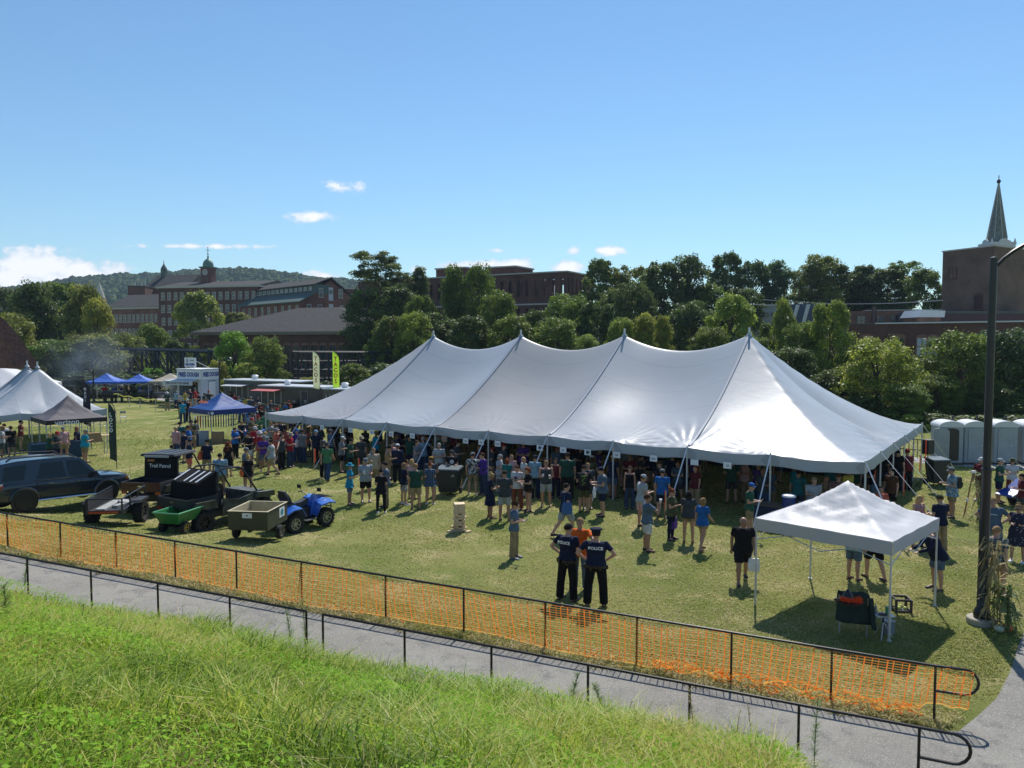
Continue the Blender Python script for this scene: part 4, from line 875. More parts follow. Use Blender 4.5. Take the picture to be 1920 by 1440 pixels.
# ---------------------------------------------------------------- pop-up canopies
def popup(name,label,center,rz,size,zE,zP,m,mv=None,val=.28,conc=.12,legm=POLEW,legs=True,wr=.012,seed=1,cat='canopy',group=None):
    mv=mv or m; z0=float(gz(center[0],center[1])); t=thing(name,label,cat,(center[0],center[1],z0),rz,group); h=size/2; n=18; r=random.Random(seed)
    V=[];Fq=[]
    def zf(x,y):
        q=max(abs(x),abs(y))/h; p=1-q; rel=min(abs(x),abs(y))/max(abs(x),abs(y),1e-6)
        return zE+(zP-zE)*(p-conc*math.sin(PI*q)*(1-.0*rel))-.05*(1-rel)*math.sin(PI*min(q,1))*q + wr*math.sin((x+y)*13+4*math.sin(x*5+seed))*math.sin(PI*q)+wr*.8*math.sin(q*22+3*rel)*q*(1-q)*4
    for i in range(2*n+1):
        for j in range(2*n+1):
            x=-h+h*i/n; y=-h+h*j/n; V.append((x,y,zf(x,y)))
    for i in range(2*n):
        for j in range(2*n): a=i*(2*n+1)+j; Fq.append((a,a+2*n+1,a+2*n+2,a+1))
    ob('canopy_top',npmesh('canopy_top',np.array(V),np.array(Fq),m,True),t)
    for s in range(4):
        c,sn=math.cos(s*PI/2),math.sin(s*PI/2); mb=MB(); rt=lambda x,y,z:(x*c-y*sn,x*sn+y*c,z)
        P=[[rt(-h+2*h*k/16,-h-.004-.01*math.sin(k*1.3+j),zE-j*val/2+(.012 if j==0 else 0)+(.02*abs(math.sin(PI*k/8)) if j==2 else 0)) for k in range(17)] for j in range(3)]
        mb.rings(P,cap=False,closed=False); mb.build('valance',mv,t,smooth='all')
    if legs:
        lm=MB().cyl((0,0,0),(0,0,zE-.05),.022,6).cyl((0,0,0),(0,0,zE*.5),.028,6).box((0,0,.01),(.09,.09,.02)).mesh('leg',legm)
        for sx in(-1,1):
            for sy in(-1,1): ob('leg',lm,t,(sx*(h-.03),sy*(h-.03),0))
        for s in range(4):
            c,sn=math.cos(s*PI/2),math.sin(s*PI/2); rt=lambda x,y,z:(x*c-y*sn,x*sn+y*c,z); mb=MB()
            for a,b in (((-h+.03),0),(0,h-.03)):
                mb.tube([rt(a,-h+.03,zE-.5),rt(b,-h+.03,zE-.08)],.012,4); mb.tube([rt(a,-h+.03,zE-.08),rt(b,-h+.03,zE-.5)],.012,4)
            mb.build('scissor_frame',legm,t)
    return t
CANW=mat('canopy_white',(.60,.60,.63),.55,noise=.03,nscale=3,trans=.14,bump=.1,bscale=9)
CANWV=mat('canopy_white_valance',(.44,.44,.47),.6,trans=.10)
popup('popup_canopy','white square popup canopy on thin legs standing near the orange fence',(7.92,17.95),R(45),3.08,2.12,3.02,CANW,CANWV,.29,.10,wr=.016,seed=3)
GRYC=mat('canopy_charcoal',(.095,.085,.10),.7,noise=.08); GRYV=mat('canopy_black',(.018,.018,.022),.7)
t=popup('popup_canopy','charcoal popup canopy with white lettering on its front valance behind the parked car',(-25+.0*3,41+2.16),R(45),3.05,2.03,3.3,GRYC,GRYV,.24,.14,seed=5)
VERM=mat('lettering_grey',(.80,.80,.80),.6)
text('verizon',.40,VERM,t,(-.50,-1.56,1.89),(PI/2,0,0),.02)
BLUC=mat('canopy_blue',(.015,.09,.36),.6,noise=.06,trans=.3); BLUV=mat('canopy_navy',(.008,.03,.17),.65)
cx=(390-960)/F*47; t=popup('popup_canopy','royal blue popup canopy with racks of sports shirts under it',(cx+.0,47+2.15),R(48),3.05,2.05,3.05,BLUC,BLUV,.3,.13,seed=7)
ORL=mat('orange_lettering',(.75,.16,.05),.6)
o=text('Athletics',.34,ORL,t,(-1.10,.25,2.47),(0,0,0),.02); o.rotation_euler=(R(38),0,-PI/2)
for x,y,r in ((-1.53,-1.35,-PI/2),(-1.45,-1.54,0)): MB().cyl((x,y-.005,1.88),(x,y+.005,1.88),.09,12).build('round_logo',VERM,t)
BL2=mat('canopy_bright_blue',(.03,.12,.50),.55,trans=.12)
popup('popup_canopy','bright blue popup canopy left of its twin over the smoky grills',((190-960)/F*80,81),R(8),3.3,2.1,2.95,BL2,BL2,.2,.16,seed=8,group='blue canopies over the grills')
popup('popup_canopy','bright blue popup canopy right of its twin over the smoky grills',((247-960)/F*80,81.5),R(12),3.0,2.1,2.85,BL2,BL2,.2,.16,seed=9,group='blue canopies over the grills')
popup('popup_canopy','tan popup canopy between the blue grill canopies and the fried dough stand',((306-960)/F*79,80.5),R(15),3.6,2.2,2.95,mat('canopy_tan',(.34,.30,.23),.7,trans=.1),None,.15,.1,seed=10)
popup('market_umbrella','peach coloured canopy tucked against the left side of the fried dough stand',((336-960)/F*76,77),R(20),2.4,2.15,2.85,mat('canopy_peach',(.62,.44,.29),.7,trans=.15),None,.15,.1,seed=11)
popup('frame_tent','large white frame tent behind the spiked tent with its corner over the driveway',(-47.5,70.0),R(20),9.5,2.3,4.6,CANW,CANWV,.35,.05,seed=12,cat='tent',wr=.005)
# ---------------------------------------------------------------- railings
RAILM=mat('rail_paint',(.022,.018,.017),.38,.2)
def at_line(px,dd):
    """s on the line d=dd seen under pixel column px"""
    u=rd(px,1000).x; bx,by=O[0]+dd*NX,O[1]+dd*NY; return (u*by-bx)/(LX-u*LY)
def railing(name,label,dd,posts,s_end=None,loop=True,sleft=None,h=.92):
    ss=[at_line(p,dd) for p in posts]; s0=min(ss); s1=max(ss) if sleft is None else sleft; x,y=fr(s0,dd)
    t=thing(name,label,'railing',(x,y,float(ramp(s0))))
    def W(s,z,e=0): 
        a,b=fr(s,dd+e); return (a-x,b-y,float(ramp(s))+z-float(ramp(s0)))
    P=[W(s0+(s1-s0)*k/40,h) for k in range(41)]
    if loop:
        rr=.21; arc=[W(s0-.42-rr*math.sin(a),h-rr+rr*math.cos(a)) for a in np.linspace(0,PI,9)]
        P=[W(s0,h-2*rr)]+arc[::-1]+P
    MB().tube(P,.024,8).build('top_rail',RAILM,t,smooth=True)
    for s in ss:
        a=W(s,-.12); b=W(s,h-.01); MB().cyl(a,b,.021,8).build('post',RAILM,t)
    return t
FARP=[14,113,217,327,442,564,722,869,1023,1196,1375,1565,1762]
sf=[at_line(p,0) for p in FARP]
railing('path_railing','long brown metal railing draped with orange safety net between path and lawn',0,FARP+[-92,-205],loop=True)
railing('path_railing','near railing in front of the grass bank ending in a rounded loop at the right',-2.42,[603,757,921,1104,1297,1505,1735],loop=True)
railing('path_railing','near left railing section above the grass bank ending by the tall weed',-2.42,[-75,49,168,293,428,572],loop=False)
# orange safety net
ORG=mat('net_orange',(.88,.24,.03),.5,trans=.5); ORY=mat('net_orange_pale',(.90,.50,.12),.5,trans=.5)
def safety_net():
    V=[];Fc=[];mi=[]; s0=-.62; s1=26.5; ds=.115; ns=int((s1-s0)/ds); nr=19
    def P(s,k):
        q=k/nr; z=.90-.86*q-.05*abs(math.sin(s*1.7))*(1-q)*.5; low=max(0,1-max(s-3.8,0)/1.5) if s>0 else 1
        if q>.75: z+=.12*low*(q-.75)*4*(.5+.5*math.sin(s*9+k)); 
        slant=.10*math.sin(s*.45+1)*q; off=.03+.035*math.sin(s*2.3+q*2)+.10*q*q*math.sin(s*.9)
        x,y=fr(s+slant,off-.05); 
        if s<0: z=.9-.62*q+.02*math.sin(s*20)
        return np.array([x,y,float(ramp(max(s,0)))+z])
    G=np.array([[P(s0+i*ds+.012*math.sin(i*2.7),k) for k in range(nr+1)] for i in range(ns+1)])
    up=np.array([0,0,1.]); al=np.array([LX,LY,0])
    def quad(a,b,w,ax,m):
        i=len(V); V.extend([a-ax*w,a+ax*w,b+ax*w,b-ax*w]); Fc.append((i,i+1,i+2,i+3)); mi.append(m)
    for i in range(ns+1):
        for k in range(nr):
            quad(G[i,k],G[i,k+1],.0072*(1+.4*math.sin(i*1.9)),al,0)
    for k in range(nr+1):
        for i in range(ns): quad(G[i,k],G[i+1,k],0.0040 if k<nr else .012,up,1 if k%2 else 0)
    for _ in range(900):   # bunched slack at the foot of the net, thickest at the right end
        s=random.uniform(.1,4.6) if random.random()<.75 else random.uniform(4,20); z=random.uniform(.02,.20)*(1 if s<4.6 else .3); x,y=fr(s,random.uniform(-.20,.12)); c=np.array([x,y,float(ramp(s))+z])
        a=np.array([random.uniform(-1,1),random.uniform(-1,1),random.uniform(-.5,.5)]); quad(c-a*.05,c+a*.05,random.uniform(.004,.012),np.array([random.uniform(-.5,.5),random.uniform(-.5,.5),1]),random.randint(0,1))
    return tag(ob('safety_net',npmesh('safety_net',np.array(V),np.array(Fc),[ORG,ORY],False,mi=np.array(mi))),'orange plastic mesh safety net hung along the far path railing','safety net')
safety_net()
# ================================================================ vehicles
RIMD=mat('rim_dark',(.05,.05,.055),.4,.6); RIMS=mat('rim_silver',(.42,.43,.45),.3,.8); HUBM=mat('hub_metal',(.3,.3,.31),.35,.8)
CARP=mat('car_paint_graphite',(.026,.034,.046),.25,.35,coat=.7,noise=.03); CHROME=mat('chrome',(.6,.6,.62),.15,1)
REDL=mat('red_lens',(.35,.01,.01),.2,coat=1); CLRL=mat('clear_lens',(.6,.6,.62),.12,spec=.8); AMB=mat('amber_lens',(.7,.2,.03),.2)
PLB=mat('black_plastic',(.02,.021,.024),.5); GLT=mat('tinted_window',(.02,.03,.033),.08,spec=.35)
def az(a): return R(90-a)
WHC={}
def wheel(par,p,r,w,rim=RIMD,knob=0,spokes=6,side=1,hubc=HUBM):
    """axle along local y; side=+1 shows its face towards +y"""
    k=(r,w,rim.name,knob,spokes)
    if k not in WHC:
        ri=r*.60; mb=MB(); mb.lathe([(ri,-w/2*.85),(r*.86,-w/2),(r*.97,-w/2*.8),(r,-w/4),(r,w/4),(r*.97,w/2*.8),(r*.86,w/2),(ri,w/2*.85)],(0,0,0),28,'y',False)
        if knob:
            for q in range(knob):
                a=2*PI*q/knob
                for yy,of in ((-.30,0),(.30,.5),(0,.25)):
                    b=a+of*2*PI/knob; mb.box((math.sin(b)*r*1.01,yy*w,math.cos(b)*r*1.01),(r*.13,w*.30,r*.11),0,0,b)
                for sy in(-1,1): mb.box((math.sin(a)*r*.92,sy*w*.49,math.cos(a)*r*.92),(r*.09,w*.08,r*.18),0,0,a)
        ty=mb.mesh('tyre',RUB,smooth=not knob,recalc=True)
        mb=MB(); mb.cur=1; mb.lathe([(.01,w*.05),(ri*.9,w*.05),(ri,w*.30)],(0,0,0),24,'y',False); mb.cur=0; mb.lathe([(ri,w*.30),(ri*1.03,w*.42),(ri*.90,w*.42),(ri*.88,w*.30)],(0,0,0),24,'y',False); mb.lathe([(.01,w*.34),(ri*.22,w*.33),(ri*.26,w*.05)],(0,0,0),12,'y')
        for q in range(spokes):
            a=2*PI*q/spokes; mb.box((math.sin(a)*ri*.55,w*.28,math.cos(a)*ri*.55),(ri*.17,w*.12,ri*.85),0,0,a)
        WHC[k]=(mb.mesh('rim',[rim,BLACK],recalc=True),ty)
    rm,ty=WHC[k]; o=ob('wheel',rm,par,p,0 if side>0 else PI); ob('tyre',ty,o); return o
# ---- parked SUV
def make_suv():
    p=hit(44,962); a=54; t=thing('parked_car','dark graphite four door sport utility car parked at the left edge','car',(0,0,0),R(a))
    c=Vector((math.cos(R(a)),math.sin(R(a)))); n_=Vector((-c.y,c.x)); t.location=(p.x+c.x*1.4+n_.x*.84,p.y+c.y*1.4+n_.y*.84,p.z-.04); t.rotation_euler=(0,R(2.2),R(a))
    st=[(-2.38,.80,.55,.98),(-2.33,.90,.42,1.06),(-2.1,.94,.38,1.10),(-1.4,.955,.36,1.12),(-.4,.955,.34,1.11),(.6,.95,.34,1.10),(1.15,.945,.35,1.09),(1.5,.94,.36,1.07),(2.0,.92,.38,1.03),(2.28,.86,.42,.98),(2.40,.74,.50,.90)]
    rs=[]
    for x,w,zb,zt in st:
        h=[(w*.90,zb),(w*.985,zb+.10),(w,zb+.28),(w*.985,zt-.22),(w*.975,zt-.10),(w*.93,zt-.02),(w*.60,zt+.02),(0,zt+.035)]
        rs.append([(x,-y,z) for y,z in h]+[(x,y,z) for y,z in h[::-1][1:]])
    MB().rings(rs).build('body',CARP,t,smooth=True)
    out=[(-2.33,1.06),(-2.29,1.40),(-2.18,1.72),(-1.6,1.80),(-.6,1.83),(.25,1.81),(.56,1.75),(1.20,1.06)]
    def yy(z): return .925-.21*((z-1.06)/.74)
    L_=[(x,-yy(z),z) for x,z in out]; R_=[(x,yy(z),z) for x,z in out]; mb=MB(); a_=[mb.V(q) for q in L_]; b_=[mb.V(q) for q in R_]
    mid=[mb.V((x,0,z+(.02 if 0<k<7 else .03))) for k,(x,z) in enumerate(out)]
    for k in range(len(out)-1): mb.face((a_[k],mid[k],mid[k+1],a_[k+1])); mb.face((mid[k],b_[k],b_[k+1],mid[k+1]))
    mb.face(a_); mb.face(b_[::-1]); mb.build('roof',CARP,t,smooth=True)
    wins={'rear_quarter_window':[(-2.10,1.14),(-1.98,1.62),(-1.28,1.66),(-1.42,1.15)],'rear_door_window':[(-1.02,1.14),(-.82,1.67),(-.10,1.69),(-.02,1.13)],'front_door_window':[(.08,1.13),(.02,1.70),(.42,1.69),(.54,1.63),(1.00,1.13)]}
    for nm,P in wins.items():
        for s in(-1,1):
            mb=MB(); mb.poly([(x,s*(yy(z)+.006),z) for x,z in P]); mb.build(nm,GLT,t,recalc=False)
    MB().prism([(.625,-.70,1.69),(1.16,-.83,1.11),(1.16,.83,1.11),(.625,.70,1.69)],(.012,0,.012)).build('windscreen',GLT,t)
    MB().prism([(-2.335,-.78,1.14),(-2.225,-.68,1.62),(-2.225,.68,1.62),(-2.335,.78,1.14)],(-.012,0,.008)).build('rear_window',GLT,t)
    MB().box((-2.20,0,1.76),(.30,1.25,.03),0,0,-.10).build('roof_spoiler',CARP,t)
    for s in(-1,1):
        MB().tube([(-1.9,s*.66,1.80),(-1.75,s*.66,1.90),(-.6,s*.67,1.93),(.2,s*.66,1.91),(.35,s*.66,1.82)],.028,6).build('roof_rail',PLB,t)
        MB().box((.93,s*1.03,1.18),(.16,.20,.17)).build('side_mirror',PLB,t,bevel=.03)
        MB().box((-.02,s*.956,1.10),(2.1,.012,.022)).build('chrome_strip',CHROME,t)
        MB().tube([(-1.0,s*1.0,.40),(1.0,s*1.0,.40)],.045,8).build('side_step',CHROME,t)
        for x in(-.55,.42): 
            h=MB().box((x,s*.965,.96),(.20,.05,.035)).build('door_handle',CHROME,t,bevel=.008)
        for x in(-.98,.02,1.0): MB().box((x,s*.9585,.75),(.012,.006,.62)).build('door_seam',PLB,t)
        for x in(-1.40,1.42):
            mb=MB(); mb.cyl((x,s*.90,.40),(x,s*.963,.40),.44,28); mb.build('wheel_well',BLACK,t)
            P=[(x+.475*math.cos(q),s*.965,.40+.475*math.sin(q)) for q in np.linspace(.05*PI,.95*PI,12)]; MB().tube(P,.045,6).build('wheel_flare',CARP,t,smooth=True)
            wheel(t,(x,s*.84,.385),.385,.26,RIMD,0,6,s)
        MB().prism([(-2.41,s*.70,1.0),(-2.36,s*.915,.98),(-2.08,s*.955,1.06),(-2.10,s*.955,.96),(-2.36,s*.925,.72),(-2.42,s*.74,.72)],(0,s*.015,0)).build('tail_light',REDL,t)
        MB().prism([(-2.39,s*.72,1.02),(-2.34,s*.925,1.01),(-2.10,s*.955,1.09),(-2.12,s*.957,1.03),(-2.35,s*.93,.93),(-2.41,s*.74,.94)],(0,s*.02,0)).build('light_lens',CLRL,t)
        MB().prism([(2.25,s*.88,.93),(2.36,s*.78,.90),(2.40,s*.60,.88),(2.40,s*.60,.76),(2.33,s*.83,.78)],(.01,s*.012,0)).build('headlight',CLRL,t)
        MB().box((2.22,s*.895,.86),(.10,.03,.09)).build('turn_signal',AMB,t)
    MB().box((-2.40,0,.52),(.16,1.75,.22)).build('rear_bumper',PLB,t,bevel=.04); MB().box((2.38,0,.50),(.18,1.6,.24)).build('front_bumper',PLB,t,bevel=.04)
    MB().box((2.41,0,.76),(.05,.95,.22)).build('grille',BLACK,t)
    return t
make_suv()
# ---- utility side-by-sides
def make_utv(name,label,px,py,a,bodym,bedm,roof=True,lettering=None,scale=1,straps=False,fwd=0):
    p=hit(px,py); rz=az(a); t=thing(name,label,'utility vehicle',(p.x,p.y,p.z),rz); t.scale=(scale,)*3
    W=.72
    MB().box((.15,0,.50),(2.3,1.05,.24)).box((1.3,0,.55),(.5,.8,.3)).build('chassis',PLB,t,bevel=.03)
    bed=MB().box2((-1.50,-.70,.82),(-.42,.70,.87)).box2((-1.50,-.70,.87),(-.42,-.66,1.12)).box2((-1.50,.66,.87),(-.42,.70,1.12)).box2((-.46,-.655,.875),(-.42,.655,1.14)).build('cargo_bed',PLB,t)
    tg=MB().box((-1.52,0,.97),(.045,1.42,.30)).build('tailgate',bedm,t,bevel=.012); MB().box((-1.548,0,1.0),(.01,.16,.05)).build('badge',CHROME,tg)
    for s in(-1,1):
        MB().box((-1.50,s*.61,.78),(.06,.16,.09)).build('tail_light',REDL,t)
        MB().prism([(-1.42,s*.70,.80),(-1.30,s*.74,1.0),(-.62,s*.74,1.0),(-.48,s*.70,.72)],(0,s*.07,0)).build('rear_fender',bodym,t)
        MB().prism([(.98,s*.62,.78),(1.05,s*.66,.95),(1.75,s*.60,.90),(1.86,s*.52,.70)],(0,s*.16,0)).build('front_fender',bodym,t)
        MB().prism([(-.32,s*.70,.42),(-.30,s*.72,.98),(.30,s*.72,.86),(.88,s*.70,.95),(.92,s*.68,.45)],(0,s*.04,0)).build('door',bodym,t)
        MB().tube([(-.42,s*.62,.85),(-.36,s*.60,1.78),(-.22,s*.58,1.86),(.45,s*.57,1.84),(.60,s*.58,1.76),(1.12,s*.64,.98)],.030,8).build('roll_cage_side',BLACK,t,smooth=True)
        MB().box((1.86,s*.38,.78),(.06,.20,.10)).build('headlight',CLRL,t)
        for x in(-.98,1.36): wheel(t,(x,s*.66,.345),.345,.28,RIMD,18,6,s)
    MB().tube([(-.36,-.60,1.78),(-.36,.60,1.78)],.028,6).tube([(.58,-.58,1.77),(.58,.58,1.77)],.028,6).tube([(-.40,-.62,1.2),(-.40,.62,1.2)],.024,6).build('roll_cage_cross',BLACK,t)
    MB().prism([(.92,-.55,.96),(1.86,-.42,.80),(1.90,-.40,.62),(.92,-.5,.62)],(0,.0,0)) 
    mb=MB(); mb.rings([[(.90,-.62,.60),(.90,-.62,.98),(.90,.62,.98),(.90,.62,.60)],[(1.45,-.56,.60),(1.45,-.54,.95),(1.45,.54,.95),(1.45,.56,.60)],[(1.88,-.46,.58),(1.88,-.42,.78),(1.88,.42,.78),(1.88,.46,.58)]]); mb.build('bonnet',bodym,t,bevel=.02)
    for s in(-1,1): MB().box((.02,s*.32,.72),(.52,.50,.14)).box((-.26,s*.32,1.02),(.13,.50,.52),0,0,-.12).build('seat',PLB,t,bevel=.04)
    MB().tube([(.62,.32,1.0),(.48,.32,1.06)],.02,6).lathe([(.15,0),(.165,.012),(.15,.024)],(.46,.32,1.07),16,'x').build('steering_wheel',BLACK,t)
    if roof:
        r=MB().rings([[(-.62,-.66,1.84),(-.62,.66,1.84),(.72,.62,1.83),(.72,-.62,1.83)],[(-.60,-.62,1.92),(-.60,.62,1.92),(.70,.58,1.90),(.70,-.58,1.90)]]).build('roof',PLB,t,bevel=.02)
        for s in(-.3,0,.3): MB().box((-.0,s,1.925),(1.2,.05,.014)).build('roof_rib',mat('roof_grey',(.12,.14,.17),.3),r)
        MB().box((-.65,0,1.85),(.03,.9,.07)).build('light_bar',mat('pale_plastic',(.35,.38,.42),.3),r)
    pn=MB().box((-.44,0,1.46),(.02,1.20,.74),0,0,.06).build('rear_panel',mat('smoked_panel',(.008,.008,.010),.6,spec=.2),t)
    if lettering: 
        o=text(lettering,.175,VERM,pn,(-.475,0,1.50),(PI/2,0,-PI/2),.02); 
        MB().box((-.465,.34,1.68),(.012,.26,.07)).build('orange_decal',mat('orange_decal',(.5,.2,.06),.6),pn)
    if straps:
        MB().prism([(-.40,-.60,1.83),(-.46,-.60,1.80),(-1.12,-.60,1.52),(-1.20,-.60,.90),(-.44,-.60,.90)],(0,1.2,0)).build('soft_cover',mat('matte_black',(.008,.008,.010),.9,spec=.15),t,bevel=.02)
        for y in(-.48,-.22,.05,.5): MB().prism([(-.50,y-.03,1.80),(-.50,y+.03,1.80),(-1.06,y+.03,1.562),(-1.06,y-.03,1.562)],(-.012,0,.014)).build('white_strap',STRAPW,t)
        sp=wheel(t,(-1.15,.25,1.08),.30,.24,RIMD,16,6,1) if 0 else None
    return t
REDB=mat('dark_red_plastic',(.07,.010,.008),.4,coat=.3); CAMO=mat('olive_camo',(.06,.065,.05),.5,noise=.7,nscale=5)
make_utv('utility_vehicle','roofed black side by side with dark red tailgate and white lettering on its rear panel',318,950,10,PLB,REDB,lettering='Trail Patrol',scale=1.1)
make_utv('utility_vehicle','open camouflage side by side with white straps across its rear cover',404,984,30,CAMO,PLB,roof=False,straps=True,scale=1.08)
# ---- blue quad bike
def make_atv():
    p=hit(552,1000); _a=az(36); p.x-=math.cos(_a)*-.64-math.sin(_a)*-.45; p.y-=math.sin(_a)*-.64+math.cos(_a)*-.45; t=thing('quad_bike','blue quad bike with black padded backrest parked beside the olive trailer','quad bike',(p.x,p.y,p.z),_a); BL=mat('quad_blue',(.015,.10,.45),.25,coat=1)
    MB().box((0,0,.48),(1.25,.42,.26)).box((.1,0,.62),(.8,.36,.2)).build('engine_frame',PLB,t,bevel=.04)
    for s in(-1,1):
        for x in(-.64,.66): wheel(t,(x,s*.45,.31),.31,.24,RIMS,18,7,s)
        MB().rings([[(-1.06,s*.18,.78),(-1.06,s*.58,.66),(-1.06,s*.58,.62),(-1.06,s*.18,.70)],[(-.75,s*.18,.86),(-.75,s*.60,.80),(-.75,s*.60,.76),(-.75,s*.18,.78)],[(-.40,s*.18,.86),(-.40,s*.58,.80),(-.40,s*.58,.76),(-.40,s*.18,.78)],[(-.20,s*.20,.74),(-.20,s*.56,.50),(-.20,s*.54,.46),(-.20,s*.20,.66)]]).build('rear_fender',BL,t,smooth=True)
        MB().rings([[(.22,s*.20,.62),(.22,s*.56,.44),(.22,s*.54,.40),(.22,s*.20,.52)],[(.40,s*.20,.88),(.40,s*.58,.78),(.40,s*.57,.72),(.40,s*.20,.70)],[(.75,s*.20,.94),(.75,s*.60,.84),(.75,s*.59,.79),(.75,s*.20,.80)],[(1.06,s*.20,.86),(1.06,s*.54,.76),(1.06,s*.53,.72),(1.06,s*.20,.72)]]).build('front_fender',BL,t,smooth=True)
        MB().prism([(.16,s*.24,.42),(.22,s*.26,.90),(.60,s*.26,.88),(.56,s*.24,.46)],(0,s*.05,0)).build('side_panel',BL,t)
        MB().box((1.04,s*.26,.76),(.10,.16,.09)).build('headlight',CLRL,t,bevel=.02)
        MB().box((.0,s*.42,.34),(.46,.22,.03)).build('footrest',HUBM,t)
        MB().tube([(.36,s*.05,1.0),(.30,s*.30,1.16),(.22,s*.42,1.15)],.018,6).build('handlebar',BLACK,t)
        mr=MB().box((.34,s*.52,1.30),(.04,.18,.12)).tube([(.30,s*.34,1.16),(.34,s*.46,1.26)],.01,5).build('mirror',BLACK,t,bevel=.01)
    MB().rings([[(-.62,-.16,.80),(-.62,.16,.80),(-.62,.14,.92),(-.62,-.14,.92)],[(-.1,-.15,.78),(-.1,.15,.78),(-.1,.12,.90),(-.1,-.12,.90)],[(.22,-.12,.82),(.22,.12,.82),(.22,.09,.98),(.22,-.09,.98)]]).build('seat',PLB,t,smooth=True)
    MB().rings([[(.20,-.16,.70),(.20,.16,.70),(.20,.13,1.0),(.20,-.13,1.0)],[(.45,-.2,.70),(.45,.2,.70),(.45,.15,1.08),(.45,-.15,1.08)],[(.80,-.22,.72),(.80,.22,.72),(.80,.17,.95),(.80,-.17,.95)],[(1.10,-.18,.66),(1.10,.18,.66),(1.10,.15,.82),(1.10,-.15,.82)]]).build('front_cowl',BL,t,smooth=True)
    mb=MB(); 
    for y in(-.36,-.18,0,.18,.36): mb.tube([(-1.02,y,.92),(-.50,y,.94)],.012,5)
    mb.tube([(-1.02,-.4,.92),(-1.02,.4,.92)],.014,5).tube([(-.5,-.4,.94),(-.5,.4,.94)],.014,5); mb.build('rear_rack',BLACK,t)
    mb=MB()
    for y in(-.3,-.15,0,.15,.3): mb.tube([(.62,y,.99),(1.06,y,.93)],.012,5)
    mb.tube([(1.06,-.34,.93),(1.06,.34,.93)],.014,5); mb.build('front_rack',BLACK,t)
    MB().rings([[(-.66,-.24,.95),(-.66,.24,.95),(-.52,.22,.95),(-.52,-.22,.95)],[(-.74,-.27,1.15),(-.74,.27,1.15),(-.62,.25,1.15),(-.62,-.25,1.15)],[(-.80,-.16,1.36),(-.80,.16,1.36),(-.72,.14,1.36),(-.72,-.14,1.36)]]).build('backrest',PLB,t,smooth=True)
    MB().tube([(.98,-.3,.5),(1.16,-.2,.55),(1.16,.2,.55),(.98,.3,.5)],.025,6).tube([(1.16,-.15,.55),(1.18,-.15,.78),(1.18,.15,.78),(1.16,.15,.55)],.02,6).build('front_bumper',BLACK,t)
    MB().box((-1.08,.42,.70),(.03,.12,.05)).box((-1.08,-.42,.70),(.03,.12,.05)).build('tail_lights',REDL,t)
make_atv()
# ---- olive box trailer
OLV=mat('olive_paint',(.055,.058,.03),.6,noise=.15,nscale=4); OLI=mat('olive_inside',(.42,.37,.24),.7,noise=.15)
p=hit(469,1016); t=thing('box_trailer','square olive green box trailer with white notice on its back','trailer',(p.x+.1,p.y+.45,p.z),az(6))
b=MB(); b.cur=0
for s in(-1,1): b.box2((-.66,s*.62,.42),(.75,s*.585,.98))
b.box2((-.70,-.62,.42),(-.665,.62,.98)); b.box2((.755,-.62,.42),(.79,.62,.98)); b.box2((-.66,-.58,.40),(.75,.58,.43)); bx=b.build('box',OLV,t)
MB().box2((-.66,-.581,.434),(.75,-.575,.975)).box2((-.66,.575,.434),(.75,.581,.975)).box2((.748,-.57,.434),(.752,.57,.975)).box2((-.66,-.57,.432),(.745,.57,.436)).box2((-.662,-.57,.44),(-.657,.57,.975)).build('lining',OLI,t)
MB().box2((-.72,-.64,.981),(-.64,.64,.992)).box2((.74,-.64,.981),(.80,.64,.992)).box2((-.639,-.64,.981),(.739,-.58,.992)).box2((-.639,.58,.981),(.739,.64,.992)).build('rim_edge',OLI,t)
n=MB().box((-.706,.02,.86),(.008,.30,.15)).build('notice',PAPER,t); MB().box((-.712,.02,.86),(.004,.07,.03)).build('mark',BLACK,n)
n=MB().box((.35,-.625,.76),(.38,.008,.30)).build('side_sign',PAPER,t); MB().lathe([(.11,0),(.11,.004)],(.35,-.634,.76),16,'y').build('round_logo',mat('teal_ink',(.05,.25,.3),.6),n)
MB().box((0,0,.36),(1.3,.08,.06)).box((0,0,.30),(.08,1.30,.06)).tube([(.78,0,.36),(1.55,-.25,.38)],.03,6).build('axle_frame',PLB,t)
for s in(-1,1): wheel(t,(0,s*.70,.215),.215,.14,HUBM,0,5,s)
# ---- green dump cart
GRC=mat('green_plastic',(.02,.17,.05),.4,noise=.08)
p=hit(328,1000); t=thing('garden_cart','green plastic garden dump cart with pale rim between the two side by sides','cart',(p.x,p.y+.30,p.z),az(14))
o_=[(-.62,-.46),(-.62,.46),(.62,.46),(.62,-.46)]; i_=[(-.44,-.34),(-.44,.34),(.44,.34),(.44,-.34)]
mb=MB(); mb.rings([[(x*.72,y*.72,.33) for x,y in o_],[(x,y,.70) for x,y in o_]],cap=False); mb.rings([[(x*.68,y*.68,.345) for x,y in o_],[(x*.955,y*.94,.70) for x,y in o_]],cap=False)
mb.face([mb.V((x*.72,y*.72,.33)) for x,y in o_]); mb.face([mb.V((x*.68,y*.68,.346)) for x,y in o_]); mb.build('tub',GRC,t,recalc=False)
mb=MB(); mb.tube([(x,y,.70) for x,y in o_+o_[:1]],.022,6); mb.build('rim_edge',mat('green_rim',(.14,.42,.22),.35),t)
for s in(-1,1):
    for x in(-.3,0,.3): MB().box((x,s*.385,.52),(.03,.03,.30),0,s*-.22).build('rib',GRC,t)
    wheel(t,(-.22,s*.40,.19),.19,.13,mat('yellow_rim',(.5,.38,.06),.4),0,4,s)
MB().tube([(-.22,-.38,.19),(-.22,.38,.19)],.02,6).tube([(-.2,0,.22),(.5,0,.30),(1.1,.1,.33)],.022,6).build('axle_frame',PLB,t)
